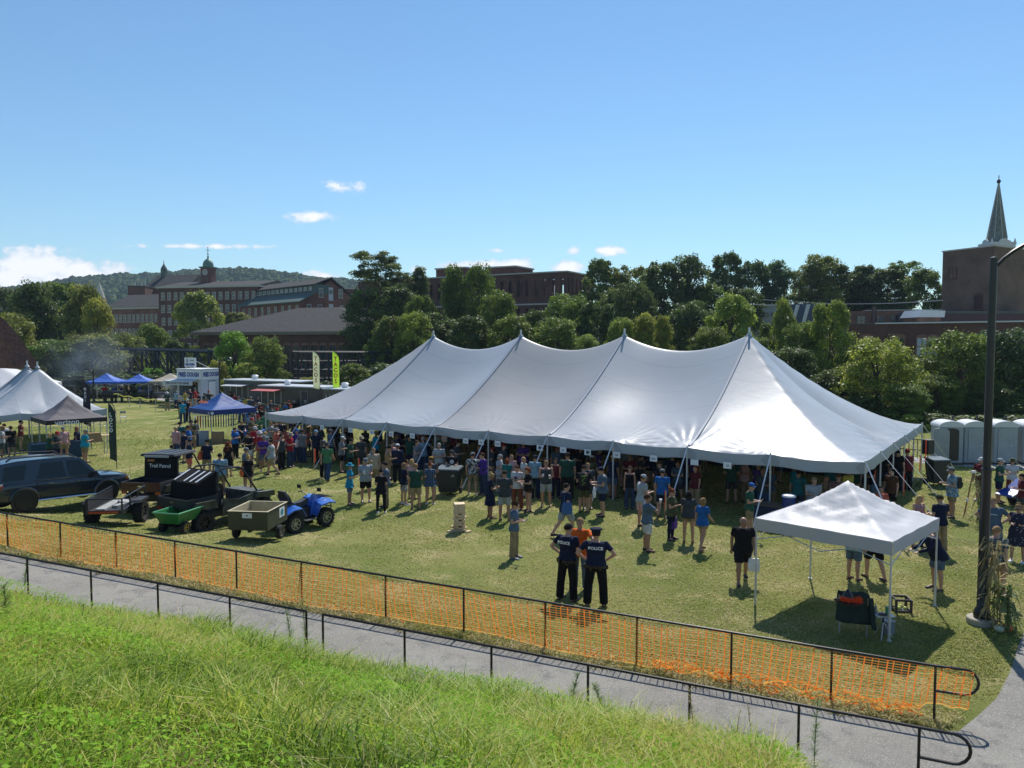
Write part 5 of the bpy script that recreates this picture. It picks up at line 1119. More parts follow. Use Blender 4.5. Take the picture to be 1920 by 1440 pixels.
# ---- open black trailer with knobbly tyres
p=hit(209,984); t=thing('flatbed_trailer','low black open trailer with huge knobbly tyres behind the parked car','trailer',(p.x,p.y+.35,p.z),az(-7))
MB().box2((-1.0,-.52,.56),(.95,.52,.60)).box2((-1.03,-.56,.50),(-1.0,.56,.62)).box2((-1.0,-.56,.50),(1.0,-.525,.62)).box2((-1.0,.525,.50),(1.0,.56,.62)).build('deck',PLB,t)
MB().tube([(-1.0,-.54,.98),(1.1,-.54,1.02),(1.1,.54,1.02),(-1.0,.54,.98),(-1.0,-.54,.98)],.022,6).build('top_frame',BLACK,t)
for x in(-1.0,-.3,.4,1.08):
    for s in(-1,1): MB().box((x,s*.54,.79),(.05,.04,.40)).build('upright',BLACK,t)
MB().box2((-.98,.50,.62),(1.05,.52,.96)).build('side_panel',PLB,t); MB().box2((-.98,-.015,.605),(.6,.28,.66)).box((.1,-.2,.66),(.5,.3,.10),.4,.2).box((-.3,-.25,.645),(.6,.2,.08),-.3).build('cargo_bundle',mat('grey_tarp',(.30,.31,.30),.8,noise=.2),t)
MB().box((-1.06,0,.56),(.03,.9,.06)).build('rear_reflector',REDL,t)
for s in(-1,1):
    MB().prism([(-.45,s*.60,.72),(-.35,s*.60,.80),(.35,s*.60,.80),(.45,s*.60,.72)],(0,s*.30,0)).build('mudguard',PLB,t); wheel(t,(0,s*.76,.36),.36,.30,RIMD,18,6,s)
MB().tube([(0,-.7,.36),(0,.7,.36)],.035,6).tube([(1.0,0,.52),(1.9,0,.50)],.035,6).build('axle_frame',PLB,t)
# ================================================================ people
# local frame: feet on z=0, facing -Y, 1.75 m tall
def V3(*a): return Vector(a)
BODYC={}
POSES={ # legs: (hip->knee, knee->ankle) directions; arms: (upper, fore) directions; for (right side x<0, left side x>0)
 'stand':dict(L=[((-.06,0,-1),(-.02,.03,-1)),((.06,0,-1),(.02,.03,-1))],A=[((-.16,.03,-1),(-.02,-.22,-1)),((.16,.03,-1),(.02,-.22,-1))]),
 'wide':dict(L=[((-.17,-.03,-1),(-.10,.03,-1)),((.17,.02,-1),(.10,.05,-1))],A=[((-.25,.05,-1),(-.05,-.3,-1)),((.25,.05,-1),(.05,-.3,-1))]),
 'hold':dict(L=[((-.07,-.04,-1),(-.03,.06,-1)),((.08,.0,-1),(.03,.03,-1))],A=[((-.14,-.05,-1),(.35,-.85,.18)),((.14,.05,-1),(-.30,-.9,.05))],head=(.22,0)),
 'holdone':dict(L=[((-.07,0,-1),(-.02,.04,-1)),((.10,-.03,-1),(.03,.05,-1))],A=[((-.14,-.08,-1),(.22,-.85,.35)),((.17,.05,-1),(.0,-.15,-1))],head=(.05,.15)),
 'hips':dict(L=[((-.12,-.02,-1),(-.05,.03,-1)),((.13,.02,-1),(.06,.04,-1))],A=[((-.62,.22,-.75),(.72,-.22,-.62)),((.62,.22,-.75),(-.72,-.22,-.62))]),
 'hipone':dict(L=[((-.10,-.02,-1),(-.05,.03,-1)),((.14,.02,-1),(.06,.04,-1))],A=[((-.10,-.15,-1),(.25,-.80,-.45)),((.62,.22,-.75),(-.72,-.22,-.62))],head=(.1,-.2)),
 'cross':dict(L=[((-.09,-.02,-1),(-.04,.03,-1)),((.10,.02,-1),(.05,.04,-1))],A=[((-.22,-.22,-.95),(.92,-.42,.12)),((.22,-.22,-.95),(-.92,-.46,.05))]),
 'walk':dict(L=[((-.03,-.42,-1),(-.02,-.05,-1)),((.03,.32,-1),(.02,.62,-.85))],A=[((-.15,.32,-1),(-.02,-.02,-1)),((.15,-.28,-1),(.0,-.55,-.9))]),
 'stroll':dict(L=[((-.03,.26,-1),(-.02,.48,-.95)),((.03,-.34,-1),(.02,.02,-1))],A=[((-.16,-.15,-1),(.10,-.75,-.5)),((.16,.22,-1),(.04,-.05,-1))]),
 'phone':dict(L=[((-.08,0,-1),(-.03,.04,-1)),((.09,-.03,-1),(.03,.05,-1))],A=[((-.55,-.5,-.5),(.35,-.35,.87)),((.16,.05,-1),(.0,-.25,-1))],head=(-.05,0)),
 'reach':dict(L=[((-.07,0,-1),(-.02,.04,-1)),((.10,-.03,-1),(.03,.05,-1))],A=[((-.75,-.25,-.55),(-.75,-.25,-.55)),((.17,.05,-1),(.0,-.35,-1))]),
 'point':dict(L=[((-.08,0,-1),(-.03,.04,-1)),((.10,-.03,-1),(.03,.05,-1))],A=[((-.18,.03,-1),(.02,-.25,-1)),((.50,-.55,-.45),(.30,-.75,.45))]),
 'lean':dict(L=[((-.07,-.10,-1),(-.03,.10,-1)),((.08,-.02,-1),(.03,.05,-1))],A=[((-.10,-.45,-.9),(.25,-.85,-.30)),((.10,-.45,-.9),(-.25,-.85,-.30))],torso=.38,head=(.35,0)),
 'sit':dict(L=[((-.14,-1,-.06),(-.04,-.06,-1)),((.14,-1,-.06),(.04,-.06,-1))],A=[((-.14,-.2,-1),(.2,-.9,-.1)),((.14,-.2,-1),(-.2,-.9,-.1))],seat=.45),
}
def skel(pose,sex,build):
    P=POSES[pose]; f=sex=='f'; J={}; b={'slim':.93,'mid':1.0,'big':1.17}[build]
    hw=.092 if f else .088; TH,SHN=.425,.415
    la=[]; low=0
    for i,s in ((0,-1),(1,1)):
        a,c=[Vector(q).normalized() for q in P['L'][i]]; h=V3(s*hw,0,0); k=h+a*TH; n=k+c*SHN; la.append((h,k,n)); low=min(low,n.z)
    zh=-low+.085
    if 'seat' in P: zh=P['seat']+.10
    J['hip']=V3(0,0,zh); J['legs']=[tuple(q+J['hip'] for q in l) for l in la]
    t=P.get('torso',0.0)+.02; up=V3(0,-math.sin(t),math.cos(t)); J['up']=up; fw=V3(0,-math.cos(t),-math.sin(t)); J['fw']=fw
    def T(x,y,z): return J['hip']+V3(x,0,0)+up*z-fw*y    # torso coordinates (y>0 = towards the back)
    J['T']=T; sw=(.158 if f else .188)*(.96+.04*b)
    J['arms']=[]
    for i,s in ((0,-1),(1,1)):
        a,c=[Vector(q).normalized() for q in P['A'][i]]; sh=T(s*sw,.0,.475); el=sh+a*.285; wr=el+c*.245; J['arms'].append((sh,el,wr,c,a))
    hp=P.get('head',(0,0)); J['neck']=T(0,.01,.53); q=t+hp[0]; hd=V3(math.sin(hp[1])*0,-math.sin(q),math.cos(q)); J['head']=J['neck']+hd*.135+V3(0,-.018,0)
    J['hrot']=Matrix.Rotation(hp[1],3,'Z')@Matrix.Rotation(hp[0]+t*.6,3,'X'); J['b']=b; J['f']=f; return J
def torso_rings(J,infl=0,lo=-.06,hi=.50,hem=0):
    f,b,T=J['f'],J['b'],J['T']; T0=[(-.09,.150,.105,.0),(-.02,.172,.118,.005),(.07,.160,.112,.0),(.16,.142,.102,-.002),(.26,.150,.108,-.006),(.36,.170,.115,-.002),(.43,.178,.108,.004),(.48,.150,.088,.008),(.515,.085,.066,.010),(.54,.06,.058,.010)]
    if f: T0=[(-.09,.160,.112,.0),(-.02,.180,.122,.008),(.07,.158,.108,.0),(.16,.128,.094,.0),(.26,.136,.102,-.010),(.34,.150,.118,-.016),(.43,.150,.098,.004),(.48,.126,.080,.008),(.515,.070,.058,.010),(.54,.05,.05,.010)]
    rs=[]; zs=sorted({lo,hi}|{q[0] for q in T0 if lo<q[0]<hi})
    for z in zs:
        w=np.interp(z,[q[0] for q in T0],[q[1] for q in T0]); d=np.interp(z,[q[0] for q in T0],[q[2] for q in T0]); y=np.interp(z,[q[0] for q in T0],[q[3] for q in T0])
        belly=(b-1)*.9*math.exp(-((z-.12)/.16)**2) if b>1 else 0
        w=w*b+infl+(hem*max(0,(.12-z))/.18 if hem else 0); d=d*b*(1+belly)+infl+(hem*max(0,(.12-z))/.18 if hem else 0)
        rs.append([T(w*math.cos(a)*(1 if abs(math.cos(a))<.8 else .98),y-belly*.05+d*math.sin(a),z) for a in np.linspace(0,2*PI,18,endpoint=False)])
    return rs
def remesh(mb,name,vox,mats,sm=2,lap=.5):
    me=mb.mesh('tmp',mats,recalc=False); o=bpy.data.objects.new('tmp',me); COL.objects.link(o)
    r=o.modifiers.new('r','REMESH'); r.mode='VOXEL'; r.voxel_size=vox; r.use_smooth_shade=True
    s=o.modifiers.new('s','SMOOTH'); s.factor=lap; s.iterations=sm
    dg=bpy.context.evaluated_depsgraph_get(); res=bpy.data.meshes.new_from_object(o.evaluated_get(dg)); bpy.data.objects.remove(o); bpy.data.meshes.remove(me)
    res.name=name; res.materials.clear(); res.materials.append(mats); res.polygons.foreach_set('use_smooth',[True]*len(res.polygons)); return res
def hand(mb,wr,fd,ua,s,curl):
    """palm, four unequal bent fingers and a thumb leaving the side of the palm"""
    d=fd.normalized(); side=d.cross(V3(0,-1,.0) if abs(d.y)<.8 else V3(0,0,1)); side=side.normalized() if side.length>.01 else V3(1,0,0); pn=d.cross(side).normalized()
    M=Matrix((side,pn,d)).transposed(); pc=wr+d*.050; mb.ell(pc,(.038,.018,.052),10,6,M)
    for k,(o,l) in enumerate(((-.028,.060),(-.010,.072),(.009,.068),(.026,.052))):
        a=pc+side*o+d*.040; c1=.35+curl; m=a+(d*math.cos(c1)+pn*math.sin(c1)*-s)*l*.55; c2=.8+curl*1.6; e=m+(d*math.cos(c2)+pn*math.sin(c2)*-s)*l*.5
        mb.capsule(a,m,.0095,.0088,6,2); mb.capsule(m,e,.0088,.0072,6,2)
    a=pc-side*.030-d*.012; m=a+(d*.7-side*.75-pn*s*.2).normalized()*.034; e=m+(d*.95-side*.2-pn*s*.35).normalized()*.028
    mb.capsule(a,m,.012,.0105,6,2); mb.capsule(m,e,.0105,.008,6,2)
def body_mesh(pose,sex,build,hi=False):
    k=('body',pose,sex,build)
    if k in BODYC: return BODYC[k]
    J=skel(pose,sex,build); b=J['b']; f=J['f']; mb=MB(); lt=.93 if f else 1.0
    mb.rings(torso_rings(J,-.004,-.09,.54))
    for s,(h,kn,an) in zip((-1,1),J['legs']):
        mb.capsule(h+V3(0,0,.02),kn,.088*b,.056*lt*(.5+.5*b),14,3); 
        cf=kn+(an-kn)*.33+V3(0,.012,0); mb.capsule(kn,cf,.054*lt,.056*lt*(.5+.5*b),12,3); mb.capsule(cf,an,.055*lt,.036,12,3)
        mb.capsule(an,an+V3(s*.012,-.125,-.045),.038,.026,10,3); mb.capsule(an+V3(0,.01,0),an+V3(0,.035,-.045),.034,.03,8,3)
    for s,(sh,el,wr,c,a) in zip((-1,1),J['arms']):
        mb.capsule(sh,el,.050*lt*(.5+.5*b),.036*lt,12,3); m=el+(wr-el)*.28; mb.capsule(el,m,.036*lt,.039*lt,10,3); mb.capsule(m,wr,.038*lt,.025,10,3); hand(mb,wr,c,a,s,.35 if pose in('hold','holdone','phone','point','lean') else .12)
    mb.capsule(J['neck']-J['up']*.05,J['neck']+(J['head']-J['neck'])*.6,.054*lt,.050*lt,12,3)
    H=J['head']; Rm=J['hrot']; g=lambda x,y,z:H+Rm@V3(x,y,z)
    mb.ell(g(0,.012,.025),(.074,.094,.092),16,12,Rm); mb.ell(g(0,-.022,-.032),(.058,.066,.078),14,10,Rm); mb.ell(g(0,-.058,-.078),(.034,.028,.026),10,6,Rm)
    mb.capsule(g(0,-.088,.012),g(0,-.106,-.022),.010,.015,8,2); mb.ell(g(0,-.078,.030),(.052,.022,.012),10,6,Rm); mb.ell(g(0,-.086,-.052),(.026,.012,.010),8,4,Rm)
    for s in(-1,1): mb.ell(g(s*.076,.010,-.008),(.010,.020,.032),8,6,Rm); mb.ell(g(s*.040,-.062,-.018),(.022,.022,.024),8,6,Rm)
    me=remesh(mb,'body',.0105,SKIN,3,.45); BODYC[k]=(me,J); return BODYC[k]
def flat(mb,a,b,r0,r1,n=14,mid=None): 
    """flat ended cone sleeve"""
    mb.tube([a,b],[r0,r1],n)
def shirt_mesh(pose,sex,build,kind):
    k=('shirt',pose,sex,build,kind)
    if k in BODYC: return BODYC[k]
    J=skel(pose,sex,build); b=J['b']; mb=MB(); lo={'tee':-.10,'long':-.10,'tank':-.08,'polo':-.10,'jacket':-.12,'dress':-.42,'crop':-.02,'tucked':-.02,'tunic':-.17}.get(kind,-.1)
    mb.rings(torso_rings(J,.016 if kind!='jacket' else .026,max(lo,-.10),.512 if kind!='tank' else .46,hem=0 if kind=='tucked' else .022))
    if lo<-.1:
        T=J['T']; base=torso_rings(J,.016,-.10,-.09,hem=.022)[0]; c=T(0,0,-.10); rs=[]
        for q,w in ((0,1.0),(.5,1.12),(1.0,1.28)): rs.append([Vector((c.x+(p.x-c.x)*w,c.y+(p.y-c.y)*w,p.z-(-.1-lo)*q)) for p in base])
        mb.rings(rs)
    if kind!='tank':
        for s,(sh,el,wr,c,a) in zip((-1,1),J['arms']):
            x=sh+(el-sh)*(.62 if kind not in('long','jacket') else 1.0); mb.ell(sh,(.057*(.5+.5*b),)*3,12,8); flat(mb,sh,x,.057*(.5+.5*b),.056 if kind not in('long','jacket') else .050)
            if kind in('long','jacket'): mb.ell(el,(.05,)*3,10,6); flat(mb,el,wr,.050,.036)
        mb.capsule(J['T'](-.10,.0,.475),J['T'](.10,.0,.475),.058,.058,10,3)
    me=remesh(mb,'shirt',.0135,CLOTH,2,.5); BODYC[k]=me; return me
def lower_mesh(pose,sex,build,kind):
    k=('low',pose,sex,build,kind)
    if k in BODYC: return BODYC[k]
    J=skel(pose,sex,build); b=J['b']; f=J['f']; mb=MB(); mb.rings(torso_rings(J,.010,-.10,.06))
    for s,(h,kn,an) in zip((-1,1),J['legs']):
        d=(kn-h); 
        if kind in('shorts','short'):
            q=.86 if kind=='shorts' else .42; e=h+d*q; mb.ell(h+V3(0,0,.0),(.102*b,.108*b,.09),14,8); flat(mb,h+V3(0,0,.02),e,.104*b,(.088 if kind=='shorts' else .098)*(.4+.6*b))
        elif kind=='skirt': pass
        else:
            t=.0 if kind=='leggings' else .026; mb.capsule(h+V3(0,0,.02),kn,.094*b,.062+t,14,3); mb.ell(kn,(.060+t,)*3,10,6); mb.tube([kn,kn+(an-kn)*.4+V3(0,.008,0),an+V3(0,0,-.02)],[.060+t,.060+t,.042+t*1.6],14)
    if kind=='skirt':
        T=J['T']; base=torso_rings(J,.014,-.06,-.05)[0]; c=T(0,0,-.05); mb.rings([[Vector((c.x+(p.x-c.x)*w,c.y+(p.y-c.y)*w,p.z-q)) for p in base] for q,w in ((0,1),(.2,1.15),(.42,1.3))])
    me=remesh(mb,kind,.0135,CLOTH,2,.5); BODYC[k]=me; return me
def shoe_mesh():
    if 'shoe' not in BODYC:
        mb=MB(); mb.rings([[(x*w+.0,y,z) for x,z in ((-1,0),(-1,h*.6),(-.55,h),(.55,h),(1,h*.6),(1,0))] for y,w,h in ((.075,.026,.06),(.06,.036,.085),(0,.040,.09),(-.06,.044,.07),(-.13,.048,.055),(-.17,.036,.042),(-.185,.018,.03))]); BODYC['shoe']=mb.mesh('shoe',PLAINC,smooth=True)
    return BODYC['shoe']
def hair_mesh(kind):
    k=('hair',kind)
    if k in BODYC: return BODYC[k]
    mb=MB(); r=random.Random(3); n=18; rs=[]
    if kind!='none':
        for j in range(9):   # shell over skull, front hairline higher
            t=-.12*PI+(PI/2+.12*PI)*j/8; ring=[]
            for a in range(n):
                an=2*PI*a/n; front=max(0,-math.sin(an)); tt=max(t,.16*PI*front+(-.12*PI)*(1-front)) if j<4 else t; w=1+.05*math.sin(an*7+j*2)
                ring.append((.083*math.cos(tt)*math.cos(an)*w,.014+.103*math.cos(tt)*math.sin(an)*w,.030+.100*math.sin(tt)))
            rs.append(ring)
        mb.rings(rs,cap=True)
    L={'long':.30,'verylong':.44,'bob':.15}.get(kind,0)
    if L:
        rs=[]
        for j in range(7):
            q=j/6; w=.090*(1+.10*math.sin(q*3))*(1-.25*q*q); y0=.035+.03*q; ring=[]
            for a in range(14):
                an=2*PI*a/14; ring.append((w*math.cos(an)*(1+.06*math.sin(an*5+j)),y0+ .070*(1-.35*q)*math.sin(an)*(1+.08*math.cos(an*6+j*1.7)),.04-q*L))
            rs.append(ring)
        mb.rings(rs)
    if kind=='bun': mb.ell((0,.07,.125),(.045,.045,.042),10,8)
    if kind=='pony': mb.capsule((0,.11,.06),(0,.15,-.12),.030,.016,8,3)
    if kind=='curly':
        for _ in range(26):
            a=r.uniform(0,2*PI); t=r.uniform(-.1,1.3); mb.ell((.088*math.cos(t)*math.cos(a),.02+.10*math.cos(t)*math.sin(a)+(.02 if math.sin(a)<-.5 else 0),.03+.105*math.sin(t)),(.026,.026,.026),6,4)
    if kind=='bigcurl':
        for _ in range(60):
            a=r.uniform(-.25*PI,1.25*PI); z=r.uniform(-.30,.12); w=.105*(1-.9*max(0,z-.03)); mb.ell((w*math.cos(a),.045+.085*math.sin(a),z),(.032,.032,.036),6,4)
    BODYC[k]=mb.mesh('hair',CLOTH,smooth='all'); return BODYC[k]
def hat_mesh(kind):
    k=('hat',kind)
    if k in BODYC: return BODYC[k]
    mb=MB()
    if kind in('cap','backcap','police'):
        mb.lathe([(.090,.0),(.092,.03),(.086,.062),(.066,.088),(.035,.103),(.004,.108)],(0,.012,.035),18)
        f=-1 if kind!='backcap' else 1; P=[(.072*math.sin(a),.012+f*(.070+.085*math.cos(a)),.040-.012*math.cos(a)) for a in np.linspace(-PI/2,PI/2,9)]; mb.prism(P,(0,0,.010))
        if kind=='police': mb.lathe([(.088,.045),(.125,.075),(.128,.088),(.110,.103),(.01,.112)],(0,.004,.045),20)
    if kind in('sunhat','boonie','cowboy'):
        w={'sunhat':.185,'boonie':.155,'cowboy':.175}[kind]; mb.lathe([(w,.012 if kind!='cowboy' else .05),(.12,.022),(.092,.030),(.088,.085),(.070,.115),(.004,.122)],(0,.010,.030),20)
    if kind=='beanie': mb.lathe([(.088,-.01),(.092,.03),(.086,.07),(.06,.1),(.004,.118)],(0,.012,.030),16)
    BODYC[k]=mb.mesh('hat',CLOTH,smooth='all'); return BODYC[k]
SG=MB().box((0,-.094,.012),(.13,.016,.032)).box((-.072,-.045,.016),(.006,.10,.010)).box((.072,-.045,.016),(.006,.10,.010)).mesh('sunglasses',BLACK)
EYM=MB().ell((-.031,-.0835,.006),(.010,.006,.006),8,4).ell((.031,-.0835,.006),(.010,.006,.006),8,4).mesh('eyes',mat('eye_dark',(.03,.02,.02),.2))
MOU=MB().ell((0,-.0985,-.052),(.020,.004,.005),8,4).mesh('mouth',mat('lips',(.30,.10,.09),.5))
SK={'l':(.44,.25,.175),'m':(.37,.20,.135),'t':(.30,.155,.10),'d':(.12,.06,.04)}
HC={'brown':(.06,.03,.015),'dark':(.018,.012,.010),'blond':(.42,.28,.12),'grey':(.32,.31,.30),'red':(.20,.05,.02),'light':(.25,.15,.07),'white':(.6,.6,.58)}
C_={'navy':(.012,.018,.05),'black':(.012,.012,.015),'grey':(.22,.24,.26),'lgrey':(.40,.43,.46),'dgrey':(.06,.07,.08),'white':(.70,.70,.72),'khaki':(.34,.26,.15),'beige':(.48,.40,.29),'tan':(.30,.20,.11),'jeans':(.04,.07,.14),'ljeans':(.10,.16,.26),
 'green':(.07,.22,.10),'dgreen':(.025,.09,.06),'olive':(.09,.10,.05),'teal':(.02,.16,.17),'turq':(.015,.32,.50),'blue':(.02,.14,.45),'lblue':(.25,.42,.55),'slate':(.10,.15,.22),'red':(.42,.02,.03),'dred':(.14,.02,.025),'orange':(.90,.16,.02),'coral':(.65,.16,.11),'pink':(.62,.35,.36),'purple':(.09,.04,.28),
 'yellow':(.55,.45,.08),'brown':(.12,.06,.03),'rust':(.22,.07,.04),'gold':(.45,.27,.04)}
def pattern_mat(name,kind,c1,c2):
    if name in MATS: return MATS[name]
    m,nt,b=_m(name); L=nt.links; tc=N(nt,'ShaderNodeTexCoord'); b.inputs['Roughness'].default_value=.9
    mx=N(nt,'ShaderNodeMix',data_type='RGBA'); mx.inputs[6].default_value=c4(c1); mx.inputs[7].default_value=c4(c2)
    if kind=='floral': z=N(nt,'ShaderNodeTexNoise',inp={'Scale':14,'Detail':2,'Distortion':1.5}); L.new(tc.outputs['Object'],z.inputs['Vector']); mr=N(nt,'ShaderNodeMapRange',inp={1:.49,2:.53}); L.new(z.outputs[0],mr.inputs[0]); L.new(mr.outputs[0],mx.inputs[0])
    elif kind=='dots': z=N(nt,'ShaderNodeTexVoronoi',inp={'Scale':16}); L.new(tc.outputs['Object'],z.inputs['Vector']); mr=N(nt,'ShaderNodeMapRange',inp={1:.22,2:.16}); L.new(z.outputs['Distance'],mr.inputs[0]); L.new(mr.outputs[0],mx.inputs[0])
    else:
        outs=[]
        for ax in (0,2):
            s=N(nt,'ShaderNodeSeparateXYZ'); L.new(tc.outputs['Object'],s.inputs[0]); mu=N(nt,'ShaderNodeMath',operation='MULTIPLY',inp={1:75}); L.new(s.outputs[ax],mu.inputs[0]); si=N(nt,'ShaderNodeMath',operation='SINE'); L.new(mu.outputs[0],si.inputs[0]); g=N(nt,'ShaderNodeMath',operation='GREATER_THAN',inp={1:.75}); L.new(si.outputs[0],g.inputs[0]); outs.append(g.outputs[0])
        a=N(nt,'ShaderNodeMath',operation='ADD'); L.new(outs[0],a.inputs[0]); L.new(outs[1],a.inputs[1]); q=N(nt,'ShaderNodeMath',operation='MULTIPLY',inp={1:.5}); L.new(a.outputs[0],q.inputs[0]); L.new(q.outputs[0],mx.inputs[0])
    L.new(mx.outputs[2],b.inputs['Base Color']); MATS[name]=m; return m
FLB=pattern_mat('floral_black_white','floral',(.02,.02,.025),(.5,.52,.52)); FLU=pattern_mat('floral_blue','floral',(.06,.16,.24),(.35,.42,.45)); PLD=pattern_mat('plaid_dark','plaid',(.05,.06,.06),(.38,.38,.33)); PLB_=pattern_mat('plaid_blue','plaid',(.015,.04,.10),(.15,.22,.30)); DOT=pattern_mat('dotted_navy','dots',(.012,.014,.035),(.45,.45,.5)); FLW=pattern_mat('floral_navy_white','floral',(.03,.03,.08),(.5,.5,.52)); PLR=pattern_mat('plaid_red','plaid',(.12,.04,.035),(.30,.22,.2))
PEOPLE=[]
def person(px,hy,label,sex='m',pose='stand',face=0,top='tee',tc='grey',low='shorts',lc='khaki',hair='short',hc='brown',hat=None,hatc='navy',skin='l',build='mid',shoe='black',h=None,ext=(),glasses=False,at=None,group=None,bag=None,hold=None,feet=False,dim=1):
    """px,hy = photo pixel of the top of the head (or of the feet with feet=True)"""
    H=h or (1.78 if sex=='m' else 1.66)
    p=at if at is not None else (hit(px,hy) if feet else hit(px,hy,H)); d=rd(px,1000)
    base=math.atan2(d.x,1) if at is None else math.atan2(p.x,p.y)  # facing is measured against the line of sight
    me,J=body_mesh(pose,sex,build); sc=H/1.75
    t=ob('person',me,None,(p.x,p.y,p.z),R(face)-base); g=random.Random(len(PEOPLE)*7+1); t.scale=(sc*g.uniform(1.01,1.13),sc*g.uniform(1.02,1.16),sc); s=SK[skin]; f=.85+.3*g.random(); t.color=(s[0]*f,s[1]*f,s[2]*f,1)
    tag(t,label,'person',group)
    def ch(name,mesh,col,mat_=None,loc=(0,0,0),rot=None):
        o=ob(name,mesh,t,loc); o.color=(*col,1)
        if rot is not None: o.rotation_euler=rot.to_euler()
        if mat_ is not None: o.material_slots[0].link='OBJECT'; o.material_slots[0].material=mat_
        return o
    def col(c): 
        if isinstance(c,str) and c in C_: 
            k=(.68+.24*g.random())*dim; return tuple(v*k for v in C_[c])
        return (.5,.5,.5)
    if low: ch({'shorts':'shorts','short':'shorts','skirt':'skirt','leggings':'leggings'}.get(low,'trousers'),lower_mesh(pose,sex,build,low),col(lc),None if isinstance(lc,str) else lc)
    sh=ch({'dress':'dress','jacket':'jacket','tank':'tank_top'}.get(top,'shirt'),shirt_mesh(pose,sex,build,top),col(tc),None if isinstance(tc,str) else tc)
    if hair and not (hair=='short' and hat): ch('hair',hair_mesh(hair if not(hat and hair=='curly') else 'short'),HC[hc],None,J['head'],J['hrot'])
    elif hair and hat: ch('hair',hair_mesh('short'),HC[hc],None,J['head'],J['hrot'])
    if hat: ch('cap' if 'cap' in hat or hat=='police' else 'hat',hat_mesh(hat),col(hatc),None,J['head'],J['hrot'])
    for (hh,k,an) in J['legs']:
        ch('shoe',shoe_mesh(),C_['black'] if shoe=='black' else C_[shoe] if shoe in C_ else (.6,.6,.6),None,(an.x,an.y-.02,an.z-.085))
    fa=abs((face+180)%360-180)
    if fa<95 and p.y<34:
        if glasses: ch('sunglasses',SG,(0,0,0),None,J['head'],J['hrot'])
        else: ch('eyes',EYM,(0,0,0),None,J['head'],J['hrot'])
        ch('mouth',MOU,(0,0,0),None,J['head'],J['hrot'])
    elif glasses: ch('sunglasses',SG,(0,0,0),None,J['head'],J['hrot'])
    PEOPLE.append((t,J,sc,sh)); t['_j']=0; del t['_j']
    M=Matrix.Translation(t.location)@t.rotation_euler.to_matrix().to_4x4()@Matrix.Scale(sc,4)
    # things carried: separate top-level objects placed in the hand
    if hold:
        for w in hold:
            nm,arm,lab=w[0],w[1],w[2]; wr=J['arms'][arm][2]+J['arms'][arm][3]*.07; hp=M@wr; carry(nm,hp,lab,R(face)-base)
    if bag:
        nm,lab,colr=bag; bagobj(nm,M,J,lab,colr,R(face)-base,sc)
    return t
CUPM=MB().lathe([(.030,0),(.042,.13),(.044,.13),(.044,.135),(.004,.133)],(0,-.035,-.04),12).mesh('cup',mat('white_cup',(.75,.75,.76),.4),smooth=True)
PAPM=MB().prism([(-.11,-.05,-.05),(.11,-.05,-.05),(.12,-.13,.10),(-.10,-.14,.09)],(0,-.003,.004)).mesh('leaflet',PAPER)
def carry(nm,p,lab,rz):
    if nm=='cup': tag(ob('cup',CUPM,None,p,rz),lab,'cup')
    elif nm=='leaflet': tag(ob('leaflet',PAPM,None,p,rz),lab,'leaflet')
    elif nm=='phone': tag(MB().box((0,-.02,.02),(.075,.012,.15)).build('phone',BLACK,None,p,rz),lab,'phone')
    elif nm in('white_bag','purple_bag','tote_bag'):
        c={'white_bag':(.7,.7,.72),'purple_bag':(.10,.03,.30),'tote_bag':(.6,.6,.58)}[nm]; m=mat(nm,c,.7,noise=.1,nscale=12)
        t=thing(nm,lab,'bag',p,rz); MB().rings([[(-.13,-.04,-.45),(.13,-.04,-.45),(.13,.04,-.45),(-.13,.04,-.45)],[(-.15,-.06,-.30),(.15,-.06,-.30),(.15,.06,-.30),(-.15,.06,-.30)],[(-.12,-.02,-.12),(.12,-.02,-.12),(.12,.02,-.12),(-.12,.02,-.12)]]).build('bag_body',m,t,smooth=True)
        MB().tube([(-.08,0,-.13),(-.02,0,.02),(.02,0,.02),(.08,0,-.13)],.008,5).build('handle',m,t)
def bagobj(nm,M,J,lab,colr,rz,sc):
    m=mat(nm+'_'+str(len(PEOPLE)),colr,.75,noise=.15,nscale=14)
    if nm=='backpack':
        p=M@J['T'](0,.20,.28); t=thing('backpack',lab,'backpack',p,rz); MB().box((0,0,0),(.28,.14,.42)).box((0,.08,-.06),(.20,.06,.22)).build('bag_body',m,t,bevel=.035)
        for s in(-1,1): MB().tube([(s*.10,-.06,.20),(s*.12,-.20,.20),(s*.12,-.30,.0),(s*.11,-.06,-.18)],.014,5).build('strap',m,t)
        if 'green' in lab: MB().tube([(-.06,.125,.12),(.06,.125,.02),(-.05,.125,-.08),(.05,.125,-.15)],.010,5).box((0,.075,.17),(.16,.01,.03)).build('green_trim',mat('lime_trim',(.25,.45,.03),.6),t)
    else:
        s=1 if 'left' in nm else -1; p=M@J['T'](s*.24,.10,.12); t=thing('shoulder_bag',lab,'bag',p,rz); MB().rings([[(-.06,-.13,-.24),(.06,-.13,-.24),(.06,.13,-.24),(-.06,.13,-.24)],[(-.09,-.16,-.1),(.09,-.16,-.1),(.09,.16,-.1),(-.09,.16,-.1)],[(-.04,-.12,.14),(.04,-.12,.14),(.04,.12,.14),(-.04,.12,.14)]]).build('bag_body',m,t,smooth=True)
        MB().tube([(0,-.10,.14),(-s*.08,-.12,.33),(-s*.08,.05,.34),(0,.10,.14)],.011,5).build('strap',m,t)
import time as _t; _t0=_t.time()
O_='\n'
W=[('white',)]
